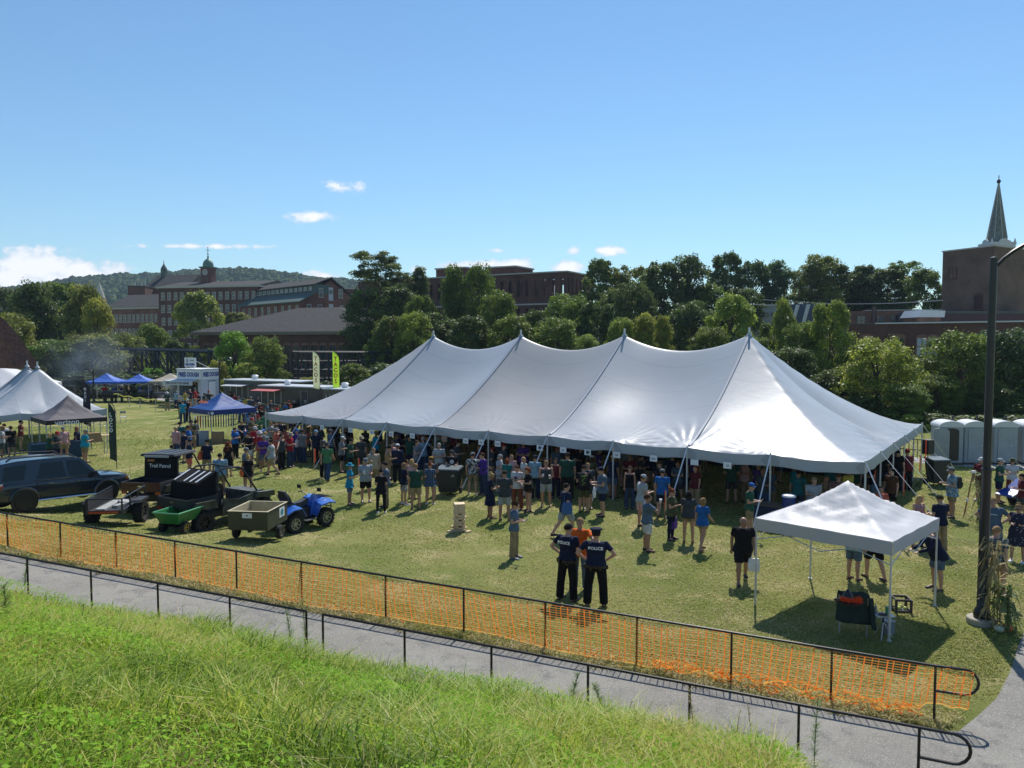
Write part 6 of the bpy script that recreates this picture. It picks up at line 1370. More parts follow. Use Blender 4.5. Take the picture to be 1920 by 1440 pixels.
# ---- the three figures by the fence
t=person(1064,1126,'bareheaded police officer in dark uniform with one hand on his hip',pose='hipone',face=152,top='tucked',tc='navy',low='trousers',lc='black',hc='dark',feet=True,h=1.88,skin='l',build='big'); PC1=PEOPLE[-1]
person(1087,1106,'balding man in a bright orange tee shirt talking with two police officers',pose='point',face=-12,top='tee',tc='orange',low='trousers',lc='slate',hair='short',hc='light',feet=True,h=1.86,build='mid')
person(1117,1136,'police officer in peaked cap with hands on hips and his back to the camera',pose='hips',face=176,top='tucked',tc='navy',low='trousers',lc='black',hair='short',hc='dark',hat='police',hatc='navy',feet=True,h=1.84,build='big'); PC2=PEOPLE[-1]
for (tt,J,sc,sh),nm in ((PC1,'p'),(PC2,'q')):
    q=J['T'](0,.172,.40); o=text('POLICE',.088,PAPER,sh,q,(PI/2,0,PI),.03,sx=1.0)
    MB().rings([[(.212*math.cos(a)*1.02,.172*math.sin(a),z) for a in np.linspace(0,2*PI,20,endpoint=False)] for z in (-.04,.015)],cap=False).build('duty_belt',BLACK,tt,J['T'](0,0,0))
    for x,y in ((-.215,.02),(.215,.03),(.09,.175),(-.09,.175)): MB().box((x,y,-.03),(.05,.06,.10)).build('belt_pouch',BLACK,tt,J['T'](0,0,0),bevel=.01)
# ---- group left of the block tower and in front of the tent
person(655,867,'woman in turquoise top and wide sky blue sun hat','f','holdone',80,'tunic','turq','shorts','slate',hat='sunhat',hatc='turq',hold=[('leaflet',0,'folded white leaflet held by the woman in the blue sun hat')])
person(685,857,'long blond haired man in grey cap, pale grey tee and black shorts facing the camera','m','hold',8,'tee','lgrey','shorts','black','bob','blond',hat='cap',hatc='grey',build='big',hold=[('cup',0,'white cup held by the long haired man in the grey cap')])
person(714,878,'woman dressed all in black with dark hair in a bun','f','hold',172,'tunic','black','leggings','black','bun','dark',shoe='white')
person(722,864,'man in slate blue shirt and khaki trousers just right of the woman in black','m','stand',-80,'polo','slate','trousers','khaki',hc='dark',build='big')
person(700,838,'bald man in a beige tee shirt behind the long haired man','m','holdone',10,'tee','beige','shorts','khaki',hc='light',build='big')
person(727,834,'man in black cap and dark vest over tan sleeves facing right','m','hold',85,'long','tan','shorts','khaki',hat='cap',hatc='black')
person(735,826,'dark haired man in a pale pink shirt behind the man in the dark vest','m','holdone',30,'tee','pink','shorts','dgrey',hc='dark')
person(745,831,'man in white cap and navy pullover with his back turned','m','stand',165,'long','navy','trousers','black',hat='cap',hatc='white',build='big')
person(757,866,'woman in navy top and navy and white patterned shorts facing right','f','cross',110,'tee','navy','shorts',FLW,'bob','light',shoe='white')
person(779,867,'man in dark green tee and khaki shorts with his back to the camera','m','hold',178,'tee','dgreen','shorts','khaki',hc='light',build='big')
person(772,859,'blond woman in pale pink behind the man in the green tee','f','stand',150,'tee','pink','short','khaki','long','blond')
person(806,866,'red haired woman in a blue plaid shirt with her back to the camera','f','hold',170,'tunic',PLB_,'short','jeans','bun','red',shoe='white')
person(808,855,'man in mustard yellow cap behind the woman in blue plaid','m','hold',175,'tee','dgrey','shorts','jeans',hat='cap',hatc='gold')
person(847,842,'man in black tee with round white chest logo facing the camera behind the bin','m','hold',0,'tee','black','shorts','dgrey',hat='cap',hatc='dgrey',build='big'); LG=PEOPLE[-1]
person(823,829,'grey haired man in pale tee with folded arms left of the bin','m','cross',-5,'tee','lgrey','trousers','jeans',hc='grey',build='mid')
person(793,817,'tall grey haired man in light blue shirt reaching up beneath the tent edge','m','reach',176,'polo','lblue','trousers','jeans',hc='grey',h=1.86)
person(781,824,'man in grey shirt left of the tall man in light blue','m','cross',60,'tee','grey','trousers','jeans',hc='brown')
person(886,847,'person in black and white floral shirt and grey headscarf reaching to the bin','m','reach',178,'tee',FLB,'shorts','khaki',hat='beanie',hatc='grey',shoe='white')
person(906,847,'man in a purple long sleeved shirt looking down','m','hold',-60,'long','purple','trousers','jeans',hc='brown')
# ---- left front corner of the tent
person(613,828,'man in green tee, jeans and dark brimmed hat walking towards the tent','m','stroll',160,'tee','green','trousers','jeans',hat='boonie',hatc='dgrey')
person(607,824,'man in black tee and grey cap left of the man in green','m','stand',150,'tee','black','trousers','black',hat='cap',hatc='grey')
person(640,817,'man in white cap and two tone grey tee with black shorts facing right','m','hold',80,'tee','grey','shorts','black',hat='cap',hatc='white')
person(656,821,'dark haired man in dark green tee facing right beside the white cap','m','hold',85,'tee','dgreen','shorts','black',hc='dark')
person(677,817,'man in beige brimmed hat and dark shirt at the tent edge','m','stand',150,'tee','dgrey','shorts','dgrey',hat='boonie',hatc='beige')
person(592,805,'man in light blue cap and navy shirt just under the tent corner','m','stand',20,'tee','navy','trousers','black',hat='cap',hatc='lblue',build='big')
person(567,804,'man in grey tee and jeans with a white shoulder bag','m','stand',130,'tee','grey','trousers','jeans',hc='brown',bag=('left','white shoulder bag on the man in grey at the tent corner',(.6,.6,.6)),build='big')
person(543,810,'man in red shirt, jeans and straw hat at the left tent corner','m','hold',60,'tee','red','trousers','jeans',hat='boonie',hatc='beige')
person(527,812,'man in a dark sleeveless top left of the red shirted man','m','reach',60,'tank','dgrey','trousers','black',hc='dark')
person(556,803,'man in purple shirt behind the red shirted man','m','stand',30,'tee','purple','trousers','jeans',hat='cap',hatc='blue')
person(508,821,'heavy man in pale blue tee and khaki shorts striding left','m','walk',-110,'tee','lgrey','shorts','khaki',hc='dark',build='big')
person(497,808,'woman in dark flowered top behind the striding man','f','stand',150,'tee',FLB,'short','ljeans','bob','blond')
person(489,806,'man in grey cap and pale jacket behind the striding man','m','stand',150,'tee','lblue','trousers','khaki',hat='cap',hatc='lgrey')
person(506,789,'bald man in grey tee near the front left tent corner','m','hold',40,'tee','lgrey','trousers','dgrey',hc='light')
person(466,809,'man in black tee and white shorts beside the blue table','m','hold',-40,'tee','black','shorts','white',hc='dark')
person(468,773,'man in pale grey tee and jeans standing right of the blue canopy','m','stand',175,'tee','lgrey','trousers','jeans',hc='dark')
person(485,780,'woman in lime green top by the table','f','hold',0,'tee','green','short','white','bob','red')
# ---- by the side by sides
person(464,850,'blond woman in black top and white shorts carrying an orange bag','f','stand',178,'tunic','black','short','white','bun','blond',bag=('left','orange shoulder bag of the blond woman in black',(.70,.14,.03)),h=1.70,build='mid')
person(459,838,'man in grey cap and blue tee facing right behind the blond woman','m','hold',100,'tee','slate','shorts','grey',hat='cap',hatc='grey')
person(412,848,'man in light turquoise tee seen from behind the camouflage vehicle','m','stand',170,'tee','lblue','shorts','khaki',hc='dark',build='big')
person(427,827,'woman with long curly auburn hair in a dark dress','f','stand',150,'dress','black',None,None,'bigcurl','red')
person(387,823,'man in navy sports jersey and khaki shorts with a small orange bag','m','hold',150,'tee','navy','shorts','khaki',hat='backcap',hatc='black',bag=('left','small orange bag hanging beside the navy jersey',(.55,.10,.03)))
person(354,822,'man in dark tee and red shorts facing right near the parked vehicles','m','hold',100,'tee','navy','shorts','coral',hc='dark')
person(322,832,'broad man in black long sleeves with his back turned behind the black vehicle','m','cross',178,'long','black','trousers','black',hc='dark',build='big')
person(352,797,'man in bright blue shirt and cap at the left side of the blue canopy','m','hold',70,'tee','blue','shorts','dgrey',hat='cap',hatc='brown',build='big')
person(337,790,'man in teal shirt and grey trousers at the far left of the blue canopy','m','stand',160,'tee','teal','trousers','dgrey',hat='cap',hatc='black')
person(366,786,'person in pale jacket browsing the shirt rack','f','hold',150,'long','grey','trousers','jeans','bob','dark')
person(450,786,'woman in dark blue behind the blue table','f','lean',20,'tee','navy','trousers','black','bob','light')
# ---- middle group right of the bin
person(919,885,'blond woman in navy romper holding a white cup and facing right','f','hold',105,'dress','navy',None,None,'bun','blond',skin='t',hold=[('cup',0,'white cup held by the blond woman in navy')],shoe='brown')
person(946,880,'man in dark grey polo and pale grey shorts with his back to the camera','m','hold',172,'polo','dgrey','shorts','lgrey',hc='dark',h=1.83,skin='m')
person(970,870,'short haired woman in white tee with dark print facing the camera','f','hold',-20,'tee','white','trousers','rust','short','brown',h=1.72); WT=PEOPLE[-1]
person(991,874,'red haired woman in black top and brown shorts with black boots','f','hold',-70,'tee','black','short','brown','bob','red',bag=('right','green shoulder bag on the red haired woman in black',(.06,.10,.05)),h=1.70)
person(964,937,'curly haired youth in grey tee and khaki trousers reading a map alone on the lawn','m','hold',68,'tee','slate','trousers','khaki','curly','brown',h=1.72,build='slim',hold=[('leaflet',0,'unfolded white map read by the curly haired youth')],shoe='slate')
person(936,850,'grey haired woman in pale top left of the red haired woman','f','hold',60,'tee','lgrey','trousers','lgrey','bob','grey')
person(951,858,'red haired woman in teal top seen from behind','f','stand',165,'tee','teal','trousers','jeans','bob','red')
person(959,851,'fair haired woman in a pink blouse facing the camera','f','stand',5,'tee','pink','trousers','khaki','long','light')
person(983,855,'platinum blond woman in white behind the group','f','hold',-60,'tee','white','short','khaki','bob','blond')
person(1003,852,'man in navy cap and pale blue tee with hands in front, seen from behind','m','stand',160,'tee','lblue','trousers','navy',hat='cap',hatc='navy')
person(1024,861,'man in dark tank top and pale grey shorts holding two white cups','m','hold',0,'tank','dgrey','shorts','lgrey',hc='light',skin='m',h=1.82,hold=[('cup',0,'upper white cup held by the man in the tank top'),('cup',1,'lower white cup held by the man in the tank top')])
person(1042,857,'woman in maroon vest top behind the man with two cups','f','stand',10,'tank','dred','trousers','navy','bob','dark',skin='m')
person(1064,847,'tall man in dark olive tee and black cap seen from behind','m','stand',178,'tee','dgreen','trousers','black',hat='cap',hatc='black',h=1.92,build='big')
person(1095,871,'man in black tee wearing a black backpack with lime green cords','m','hold',178,'tee','black','shorts','olive',hat='cap',hatc='black',build='big',bag=('backpack','black backpack with lime green cords on the man in black',(.02,.022,.02)))
person(1102,866,'bald man in dark tee partly behind the backpack wearer','m','stand',10,'tee','dgrey','shorts','dgrey',hair='short',hc='light',build='big')
person(1130,874,'man in navy cap, blue grey tee and navy shorts at the tent pole','m','hold',-85,'tee','slate','shorts','navy',hat='cap',hatc='navy',h=1.82,build='big',hold=[('white_bag',1,'white carrier bag held by the man at the tent pole')])
person(1061,902,'man in dark navy top and pale shorts walking right with a blue bag','m','walk',120,'tee','navy','shorts','lgrey',hc='dark',h=1.83,bag=('right','small blue bag slung on the man walking right',(.03,.10,.28)),build='big')
# ---- right middle group
person(1204,888,'man in grey cap and grey tee facing right, first of the four in a row','m','hold',120,'tee','lgrey','shorts','pink',hat='cap',hatc='lgrey',h=1.85,build='big')
person(1214,924,'man in slate grey tee and white shorts raising a drink','m','phone',110,'tee','slate','shorts','white',hc='brown',h=1.78,skin='m',shoe='black',hold=[('cup',0,'cup raised to the mouth of the man in white shorts')])
person(1242,878,'man in grey cap and bright blue tee seen from behind','m','stand',165,'tee','blue','shorts','navy',hat='cap',hatc='grey')
person(1259,914,'woman in olive tee and navy leggings with her hair in a bun','f','holdone',70,'tee','olive','leggings','navy','bun','red',glasses=True,h=1.68,build='big',hold=[('purple_bag',1,'purple drawstring bag held by the woman in navy leggings')])
person(1292,918,'woman with very long dark hair, grey tee and beige shorts seen from behind','f','stand',178,'tee','dgrey','short','khaki','verylong','dark',h=1.68,build='big',shoe='brown')
person(1318,930,'woman in sky blue tee and beige shorts stepping right with a cup','f','stroll',150,'tee','blue','short','khaki','bob','light',h=1.66,build='mid',hold=[('cup',1,'small clear cup in the hand of the woman in the sky blue tee')],shoe='brown')
person(1181,872,'woman in black tank top and jeans standing in the tent shade','f','stand',0,'tank','black','trousers','jeans','long','brown')
person(1406,903,'man in blue cap and dark green tee reading a leaflet at the tent edge','m','hold',75,'tee','dgreen','shorts','khaki',hat='cap',hatc='blue',hold=[('leaflet',0,'leaflet read by the man in the blue cap')])
person(1394,964,'bald man in black tee and black shorts walking towards the camera','m','walk',8,'tee','black','shorts','black',hair=None,hold=[('white_bag',1,'white cloth bag hanging beside the black shorts')],h=1.82,build='big',skin='m'); BK=PEOPLE[-1]
person(1526,892,'older man in pale grey tee standing behind the drinks table','m','hold',20,'tee','lgrey','shorts','khaki',hc='light',build='big')
person(1497,879,'person in teal shirt in the shade behind the drinks table','m','stand',170,'tee','teal','shorts','dgrey',hc='dark')
person(1551,890,'woman in tan top under the right end of the tent','f','hold',-30,'tank','tan','shorts','dgrey','bob','light',skin='m')
person(1572,886,'man in dark red plaid shirt under the right end of the tent','m','cross',10,'tee',PLR,'shorts','dgrey',hat='cap',hatc='brown')
person(1651,888,'man in orange tee seated behind the white popup canopy peak','m','sit',20,'tee','coral','shorts','dgrey',hc='dark',h=1.78)
person(1672,876,'man in brown shirt by the right tent corner pole','m','stand',-30,'tee','brown','shorts','black',hc='dark')
person(1684,842,'man in black clothes standing behind the tall orange ribbon','m','stand',150,'tee','black','trousers','black',hc='dark',build='big')
person(1702,841,'man in dark red tee beside the short orange ribbon','m','stand',-150,'tee','dred','trousers','black',hat='cap',hatc='red',build='big')
# ---- around the white popup canopy
person(1600,1088,'person in denim shorts standing left of another behind the popup canopy','m','stand',150,'tee','lblue','shorts','slate',hc='brown',feet=True,h=1.74,build='big')
person(1638,1086,'person in black shorts and shoes right of the denim shorts behind the popup canopy','m','stroll',-150,'tee','navy','shorts','black',hc='brown',feet=True,h=1.74,build='big')
person(1757,1106,'person in navy top and grey shorts bending by the back leg of the popup canopy','m','lean',-60,'jacket','navy','shorts','slate',hc='dark',feet=True,h=1.74,build='big')
person(1723,926,'woman with windblown blond hair in a pink sleeveless top','f','hold',40,'tank','pink','shorts','navy','long','blond',h=1.64)
person(1765,926,'man in olive cap, dark tee and khaki trousers facing away to the left','m','hold',-140,'tee','navy','trousers','khaki',hat='cap',hatc='olive')
person(1787,874,'big man in pale blue leafy shirt and grey cap facing left','m','hold',-75,'tunic',FLU,'shorts','khaki',hat='cap',hatc='grey',build='big',h=1.86,bag=('backpack','dark backpack on the man in the leafy blue shirt',(.03,.03,.035)))
person(1841,856,'man in maroon shirt and white cap behind the lamp post','m','stand',-30,'tee','dred','shorts','khaki',hat='cap',hatc='white')
person(1875,858,'man in grey cap, grey green shirt and navy shorts facing right','m','cross',75,'polo','dgreen','shorts','navy',hat='cap',hatc='lgrey')
person(1899,858,'woman in white tee, rust trousers and olive hat','f','hold',0,'tee','white','trousers','rust','long','dark',hat='boonie',hatc='olive')
person(1919,886,'person in maroon top cut by the right edge of the photo','f','hold',-60,'tee','dred','shorts','dgrey','bob','dark')
person(1863,930,'man in blue grey tee with pale chest lettering facing the camera behind the lamp post','m','hips',-5,'tee','slate','shorts','grey',hc='light',h=1.85,build='big'); CL_=PEOPLE[-1]
person(1869,981,'man in dark plaid shirt and brown shorts walking away past the lamp post','m','walk',160,'tee',PLD,'shorts','tan',hc='light',h=1.84,build='big')
person(1911,942,'woman in sunglasses and white dotted navy dress','f','hold',-10,'dress',DOT,'short','navy','bun','light',glasses=True,h=1.72,build='big',shoe='white')
# small marks on shirts
tt,J,sc,sh=LG; MB().lathe([(.085,0),(.085,.004)],(0,0,0),20,'y').build('round_logo',mat('logo_white',(.55,.55,.56),.7),sh,J['T'](0,-.165,.33)); 
tt,J,sc,sh=WT; MB().box((0,0,.03),(.12,.006,.10)).box((0,0,-.07),(.10,.006,.05)).build('chest_print',mat('dark_print',(.06,.03,.08),.8),sh,J['T'](0,-.155,.30))
tt,J,sc,sh=CL_; MB().box((0,0,0),(.22,.006,.030)).build('chest_lettering',mat('pale_print',(.30,.42,.50),.8),sh,J['T'](0,-.168,.36))
# ---- crowd in the shade of the big tent and in the lines by the food stands
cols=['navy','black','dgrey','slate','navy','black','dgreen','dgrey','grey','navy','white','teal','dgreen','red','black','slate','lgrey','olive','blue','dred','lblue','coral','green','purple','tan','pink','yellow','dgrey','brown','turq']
lows=[('shorts','khaki'),('trousers','jeans'),('shorts','dgrey'),('shorts','navy'),('trousers','black'),('short','ljeans'),('trousers','khaki')]
CW={'dgreen':'dark green','dgrey':'charcoal','lgrey':'light grey','lblue':'light blue','dred':'maroon','turq':'turquoise','slate':'slate blue','coral':'coral'}
LW={'khaki':'khaki','jeans':'denim','dgrey':'charcoal','navy':'navy','black':'black','ljeans':'pale denim'}
crng=random.Random(42); USED=set()
def crowd(pts,where,faces,dark=False):
    for k,(x,y) in enumerate(pts):
        for _ in range(60):
            sex=crng.choice('mmf'); tc=crng.choice(cols); lo,lc=crng.choice(lows); hat=crng.choice([None,None,'cap','cap','boonie']) if sex=='m' else crng.choice([None,None,None,'cap']); hair=crng.choice(['short']) if sex=='m' else crng.choice(['bob','long','bun','pony']); hc=crng.choice(['brown','dark','blond','grey','light','red']); hcw=crng.choice(['navy','black','white','grey','red'])
            key=(where,sex,tc,lc,bool(hat))
            if key not in USED: USED.add(key); break
        if sex=='m' and lo=='short': lo='shorts'
        lab=f"{'man' if sex=='m' else 'woman'} in {CW.get(tc,tc)} {crng.choice(['tee','top']) if 0 else 'top'} and {LW[lc]} {'shorts' if lo!='trousers' else 'trousers'}{(', '+hcw+' '+('cap' if hat=='cap' else 'hat')) if hat else ''} {where}"
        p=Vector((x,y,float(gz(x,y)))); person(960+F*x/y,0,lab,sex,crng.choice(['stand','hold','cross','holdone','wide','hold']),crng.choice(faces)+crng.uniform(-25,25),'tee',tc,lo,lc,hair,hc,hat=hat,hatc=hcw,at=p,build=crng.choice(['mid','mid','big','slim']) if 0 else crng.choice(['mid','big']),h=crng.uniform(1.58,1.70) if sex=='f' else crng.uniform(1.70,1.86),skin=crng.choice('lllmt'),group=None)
def mt_rows(x0,x1,y0,y1,n,seed):
    g=random.Random(seed); out=[]
    tries=0
    while len(out)<n and tries<4000:
        tries+=1; p=mtp(g.uniform(x0,x1),g.uniform(y0,y1))
        if all((p.x-q[0])**2+(p.y-q[1])**2>.42 for q in out) and all((p.x-o[0].location.x)**2+(p.y-o[0].location.y)**2>.30 for o in PEOPLE): out.append((p.x,p.y))
    return out
FA=[0,180,90,-90,30,-30,150]
Ln=MF[3]
BW=['rightmost','right middle','central','left middle','leftmost']
def baymid(k): return Ln*k/5,Ln*(k+1)/5
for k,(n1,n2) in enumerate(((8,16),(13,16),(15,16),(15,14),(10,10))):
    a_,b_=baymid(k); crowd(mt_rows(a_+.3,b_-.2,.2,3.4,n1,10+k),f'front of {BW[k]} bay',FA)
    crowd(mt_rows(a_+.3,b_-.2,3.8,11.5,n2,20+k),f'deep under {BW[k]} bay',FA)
def pix(pts,h=1.72): return [(hit(x,y,h).x,hit(x,y,h).y) for x,y in pts]
crowd(pix([(347,733),(357,731),(365,730),(373,737),(382,737),(391,733),(425,731),(421,738),(432,735)]),'at the fried dough stand',[0,180,90,-90])
crowd(pix([(457,732),(462,745),(470,745),(478,750)]),'at the first food trailer',[150,180,-150])
crowd(pix([(485,742),(494,743),(503,744),(514,738),(487,752),(500,755),(508,752),(474,760),(481,767),(465,757)]),'right of the blue canopy',[150,180,60,-60])
crowd(pix([(528,743),(535,752),(541,750),(552,748),(562,741),(573,752),(584,757),(606,749),(618,746),(545,760),(524,757)]),'behind the tent eave',[150,180,-150,90])
crowd(pix([(500,772),(512,777),(480,790),(528,790),(552,786),(575,783),(590,781),(520,801)]),'by left tent corner',[0,180,90,-90])
crowd(pix([(313,733),(330,730)],1.8),'beside the smoky grill',[0,160])
crowd(pix([(196,723),(213,722),(228,723),(241,724),(262,722),(277,721),(284,722)]),'tending the far grills',[0,170,90])
crowd(pix([(141,713),(151,711)]),'by the red netting',[0,170])
crowd(pix([(92,806),(118,802),(143,797),(158,806),(105,808)]),'under the charcoal canopy',[100,-100,30])
crowd(pix([(8,795),(20,798),(38,790),(2,802)]),'under the spiked tent',[160,100,-160])
crowd(pix([(440,738),(447,745),(452,752),(398,738),(337,745),(342,752),(352,750),(510,762),(517,768),(490,765),(498,775),(470,782),(534,765),(548,770),(560,764),(570,760),(596,762),(612,758),(628,752),(585,768)]),'between stalls and tent',[150,180,60,-60,0,90])
crowd(pix([(330,800),(345,806),(358,790),(440,800),(478,800),(487,812),(495,818),(520,806),(536,800),(555,795),(575,798),(588,796),(600,800),(620,806),(632,800)]),'left of the tent front',[150,-60,60,0,90])
print('people',len(PEOPLE),'in',round(_t.time()-_t0,1))
# ================================================================ street furniture and stalls
def lamp_post(name,label,base,hgt,r,arm,armz,side=1,big=True):
    t=thing(name,label,'lamp post',base)
    if big: MB().lathe([(.30,-.05),(.30,.12),(.28,.14),(.01,.14)],(0,0,0),20).build('footing',mat('concrete',(.36,.33,.28),.9,noise=.15,nscale=6),t)
    MB().lathe([(r*1.9,.14),(r*2.0,.22),(r*1.7,.32),(r*1.25,.38),(r*1.2,hgt*.42),(r*1.3,hgt*.42+.02),(r*1.3,hgt*.42+.08),(r,hgt*.42+.1),(r*.9,hgt-.1),(r*.9,hgt),(.01,hgt+.02)],(0,0,0),16).build('pole',BLACK,t,smooth=True)
    P=[(side*arm*q,0,hgt-.25+armz*math.sin(q*PI/2)**.8) for q in np.linspace(0,1,8)]; MB().tube(P,r*.55,8).build('arm',BLACK,t,smooth=True)
    e=P[-1]; h=MB().lathe([(.02,.06),(.10,.0),(.22,-.10),(.24,-.16),(.01,-.17)],(e[0],0,e[2]),16).build('lamp_head',BLACK,t,smooth=True); MB().lathe([(.01,-.18),(.17,-.178),(.15,-.24),(.01,-.25)],(e[0],0,e[2]),16).build('lens',CLRL,h)
    return t
p=hit(1845,1172); lamp_post('lamp_post','tall black lamp post decorated with corn stalks at the right edge',(p.x,p.y+.1,0),pt(1872,482,p.y).z,.085,1.5,.75)
p=hit(411,800); q=pt(411,742,66); lamp_post('lamp_post','small black lamp post rising above the blue canopy',((411-960)/F*66,66,0),pt(411,676,66).z,.07,.9,.5,big=False)
lamp_post('lamp_post','thin black lamp post left of the blue grill canopies',((174-960)/F*78,78,0),pt(174,694,78).z,.08,.7,.4,side=-1,big=False)
# corn stalks, pumpkins at the lamp base
DRY=mat('dry_corn_leaf',(.34,.27,.12),.8,noise=.3,nscale=6,trans=.25); GRL=mat('green_corn_leaf',(.10,.15,.04),.7,noise=.3,nscale=6,trans=.3)
def corn(name,label,p,h,n,m,seed,sp=.2):
    g=random.Random(seed); t=thing(name,label,'corn stalks',p)
    for k in range(6):
        a=g.uniform(0,6.28); MB().tube([(math.cos(a)*sp,math.sin(a)*sp,0),(math.cos(a)*sp*.4,math.sin(a)*sp*.4,h*.8),(math.cos(a)*.18,math.sin(a)*.1,h)],[.014,.011,.004],5).build('stalk',m,t)
    mb=MB()
    for k in range(n):
        a=g.uniform(0,6.28); z=g.uniform(.05,1)*h; r0=sp*(1-z/h*.5); L=g.uniform(.25,.55); d=Vector((math.cos(a),math.sin(a),0)); s=Vector((-d.y,d.x,0))*g.uniform(.015,.035); b=d*r0*.6+Vector((0,0,z)); mid=b+d*L*.4+Vector((0,0,g.uniform(-.05,.18))); e=b+d*L*.75+Vector((0,0,g.uniform(-.35,.12)))
        i=[mb.V(b-s*.5),mb.V(b+s*.5),mb.V(mid+s),mb.V(mid-s),mb.V(e)]; mb.face((i[0],i[1],i[2],i[3])); mb.face((i[3],i[2],i[4]))
    mb.build('leaves',m,t,recalc=False); return t
p=hit(1866,1176); corn('corn_stalks','bundle of dry corn stalks tied round the lamp post',(p.x-.03,p.y+.05,0),1.9,110,DRY,1,.16); corn('corn_stalks','greener leafy stalks at the foot of the lamp post',(p.x+.12,p.y-.12,0),.95,90,GRL,2,.15)
p=hit(1838,985); corn('corn_stalks','green corn stalks standing behind the lamp post',(p.x,p.y,0),1.9,80,GRL,4,.10)
def pumpkin(p,r,col,lab):
    mb=MB(); rs=[]
    for j in range(9):
        t_=-PI/2+PI*j/8; rs.append([(r*math.cos(t_)*math.cos(a)*(1+.07*math.cos(a*8)),r*math.cos(t_)*math.sin(a)*(1+.07*math.cos(a*8)),r*.8+r*.78*math.sin(t_)) for a in np.linspace(0,2*PI,40,endpoint=False)])
    t=mb.rings(rs).build('pumpkin',mat('pumpkin_'+col,{'orange':(.55,.13,.02),'pale':(.40,.42,.30)}[col],.45,noise=.1),None,p,smooth=True); tag(t,lab,'pumpkin'); MB().tube([(0,0,r*1.5),(.01,0,r*1.85)],[.02,.012],6).build('stem',GRL,t); return t
p=hit(1888,1184); pumpkin(p,.11,'orange','orange pumpkin at the foot of the lamp post'); p=hit(1873,1186); pumpkin(p,.10,'pale','pale striped gourd left of the orange pumpkin')
# portable toilets
TOB=mat('toilet_blue_grey',(.31,.34,.37),.55,noise=.08,nscale=2); TOW=mat('toilet_roof',(.62,.64,.66),.4,trans=.1); TOT=mat('toilet_trim',(.42,.46,.50),.5)
def toilet(px,label,openf=False):
    p=hit(px,872); Y=p.y; p=Vector(((px-960)/F*39.5*1.001,39.5,0)); t=thing('portable_toilet',label,'toilet',(p.x,p.y,0),R(-8),'portable toilets in a row'); w=.57
    MB().box2((-w,-w,.10),(w,w,1.95)).build('cabin',TOB,t,bevel=.03); MB().box2((-w-.03,-w-.05,0),(w+.03,w+.05,.10)).build('base',PLB,t)
    P=[(-w-.03,-w-.04,1.93)]+[((w+.03)*-math.cos(a),-w-.04,1.97+.27*math.sin(a)) for a in np.linspace(0,PI,12)]+[(w+.03,-w-.04,1.93)]; MB().prism(P,(0,2*w+.08,0)).build('roof',TOW,t)
    dw=.36; D=[(-dw,-w-.012,.22)]+[(-dw*math.cos(a),-w-.012,1.72+.16*math.sin(a)) for a in np.linspace(0,PI,9)]+[(dw,-w-.012,.22)]
    if openf: MB().prism([(x,y+.002,z) for x,y,z in D],(0,.004,0)).build('doorway',BLACK,t)
    d=MB().prism(D,(0,-.02,0)).build('door',TOB,t)
    MB().tube([(x,-w-.036,z) for x,y,z in D],.016,5).build('door_trim',TOT,d); MB().box((.27,-w-.045,1.0),(.10,.02,.07)).build('handle',TOT,d)
    for z in(.55,.95,1.35): MB().box((0,-w-.038,z),(.60,.008,.012)).build('door_rib',TOT,d)
    if openf: d.location=(-.25,-.12,0); d.rotation_euler=(0,0,R(-28))
    MB().cyl((.40,.35,2.0),(.40,.35,2.45),.05,8).build('vent_pipe',PLB,t); return t
toilet(1779,'first portable toilet from the left with its door ajar',True); toilet(1825,'portable toilet directly left of the lamp post'); toilet(1880,'portable toilet directly right of the lamp post'); toilet(1934,'portable toilet cut by the right edge of the photo')
# wheeled bins
def wheelie(name,label,px,py,w,h,rz,mark=True):
    p=hit(px,py); t=thing(name,label,'waste bin',(p.x,p.y+w*.4,p.z),rz); B=mat('bin_plastic',(.018,.025,.028),.5)
    MB().rings([[(-w*.38,-w*.32,.12),(w*.38,-w*.32,.12),(w*.38,w*.32,.12),(-w*.38,w*.32,.12)],[(-w*.5,-w*.42,h*.9),(w*.5,-w*.42,h*.9),(w*.5,w*.42,h*.9),(-w*.5,w*.42,h*.9)]]).build('bin_body',B,t,bevel=.02)
    MB().rings([[(-w*.53,-w*.46,h*.9),(w*.53,-w*.46,h*.9),(w*.53,w*.48,h*.93),(-w*.53,w*.48,h*.93)],[(-w*.50,-w*.42,h*.95),(w*.50,-w*.42,h*.95),(w*.5,w*.45,h),(-w*.5,w*.45,h)]]).build('lid',mat('bin_lid',(.10,.12,.12),.35),t,bevel=.01)
    for s in(-1,1): MB().lathe([(.01,-.04),(.13,-.04),(.13,.04),(.01,.04)],(s*w*.42,w*.34,.13),14,'x').build('wheel',RUB,t)
    if mark: MB().prism([(w*.18,-w*.445,h*.70),(w*.36,-w*.455,h*.70),(w*.34,-w*.455,h*.80)],(0,-.006,0)).build('mark',mat('mark_grey',(.35,.36,.36),.7),t)
wheelie('wheeled_bin','large dark wheeled bin on the grass before the tent crowd',841,930,.95,1.15,R(-12)); wheelie('wheeled_bin','dark wheeled bin beside the toilets and the speaker stand',1764,912,.80,1.22,R(5))
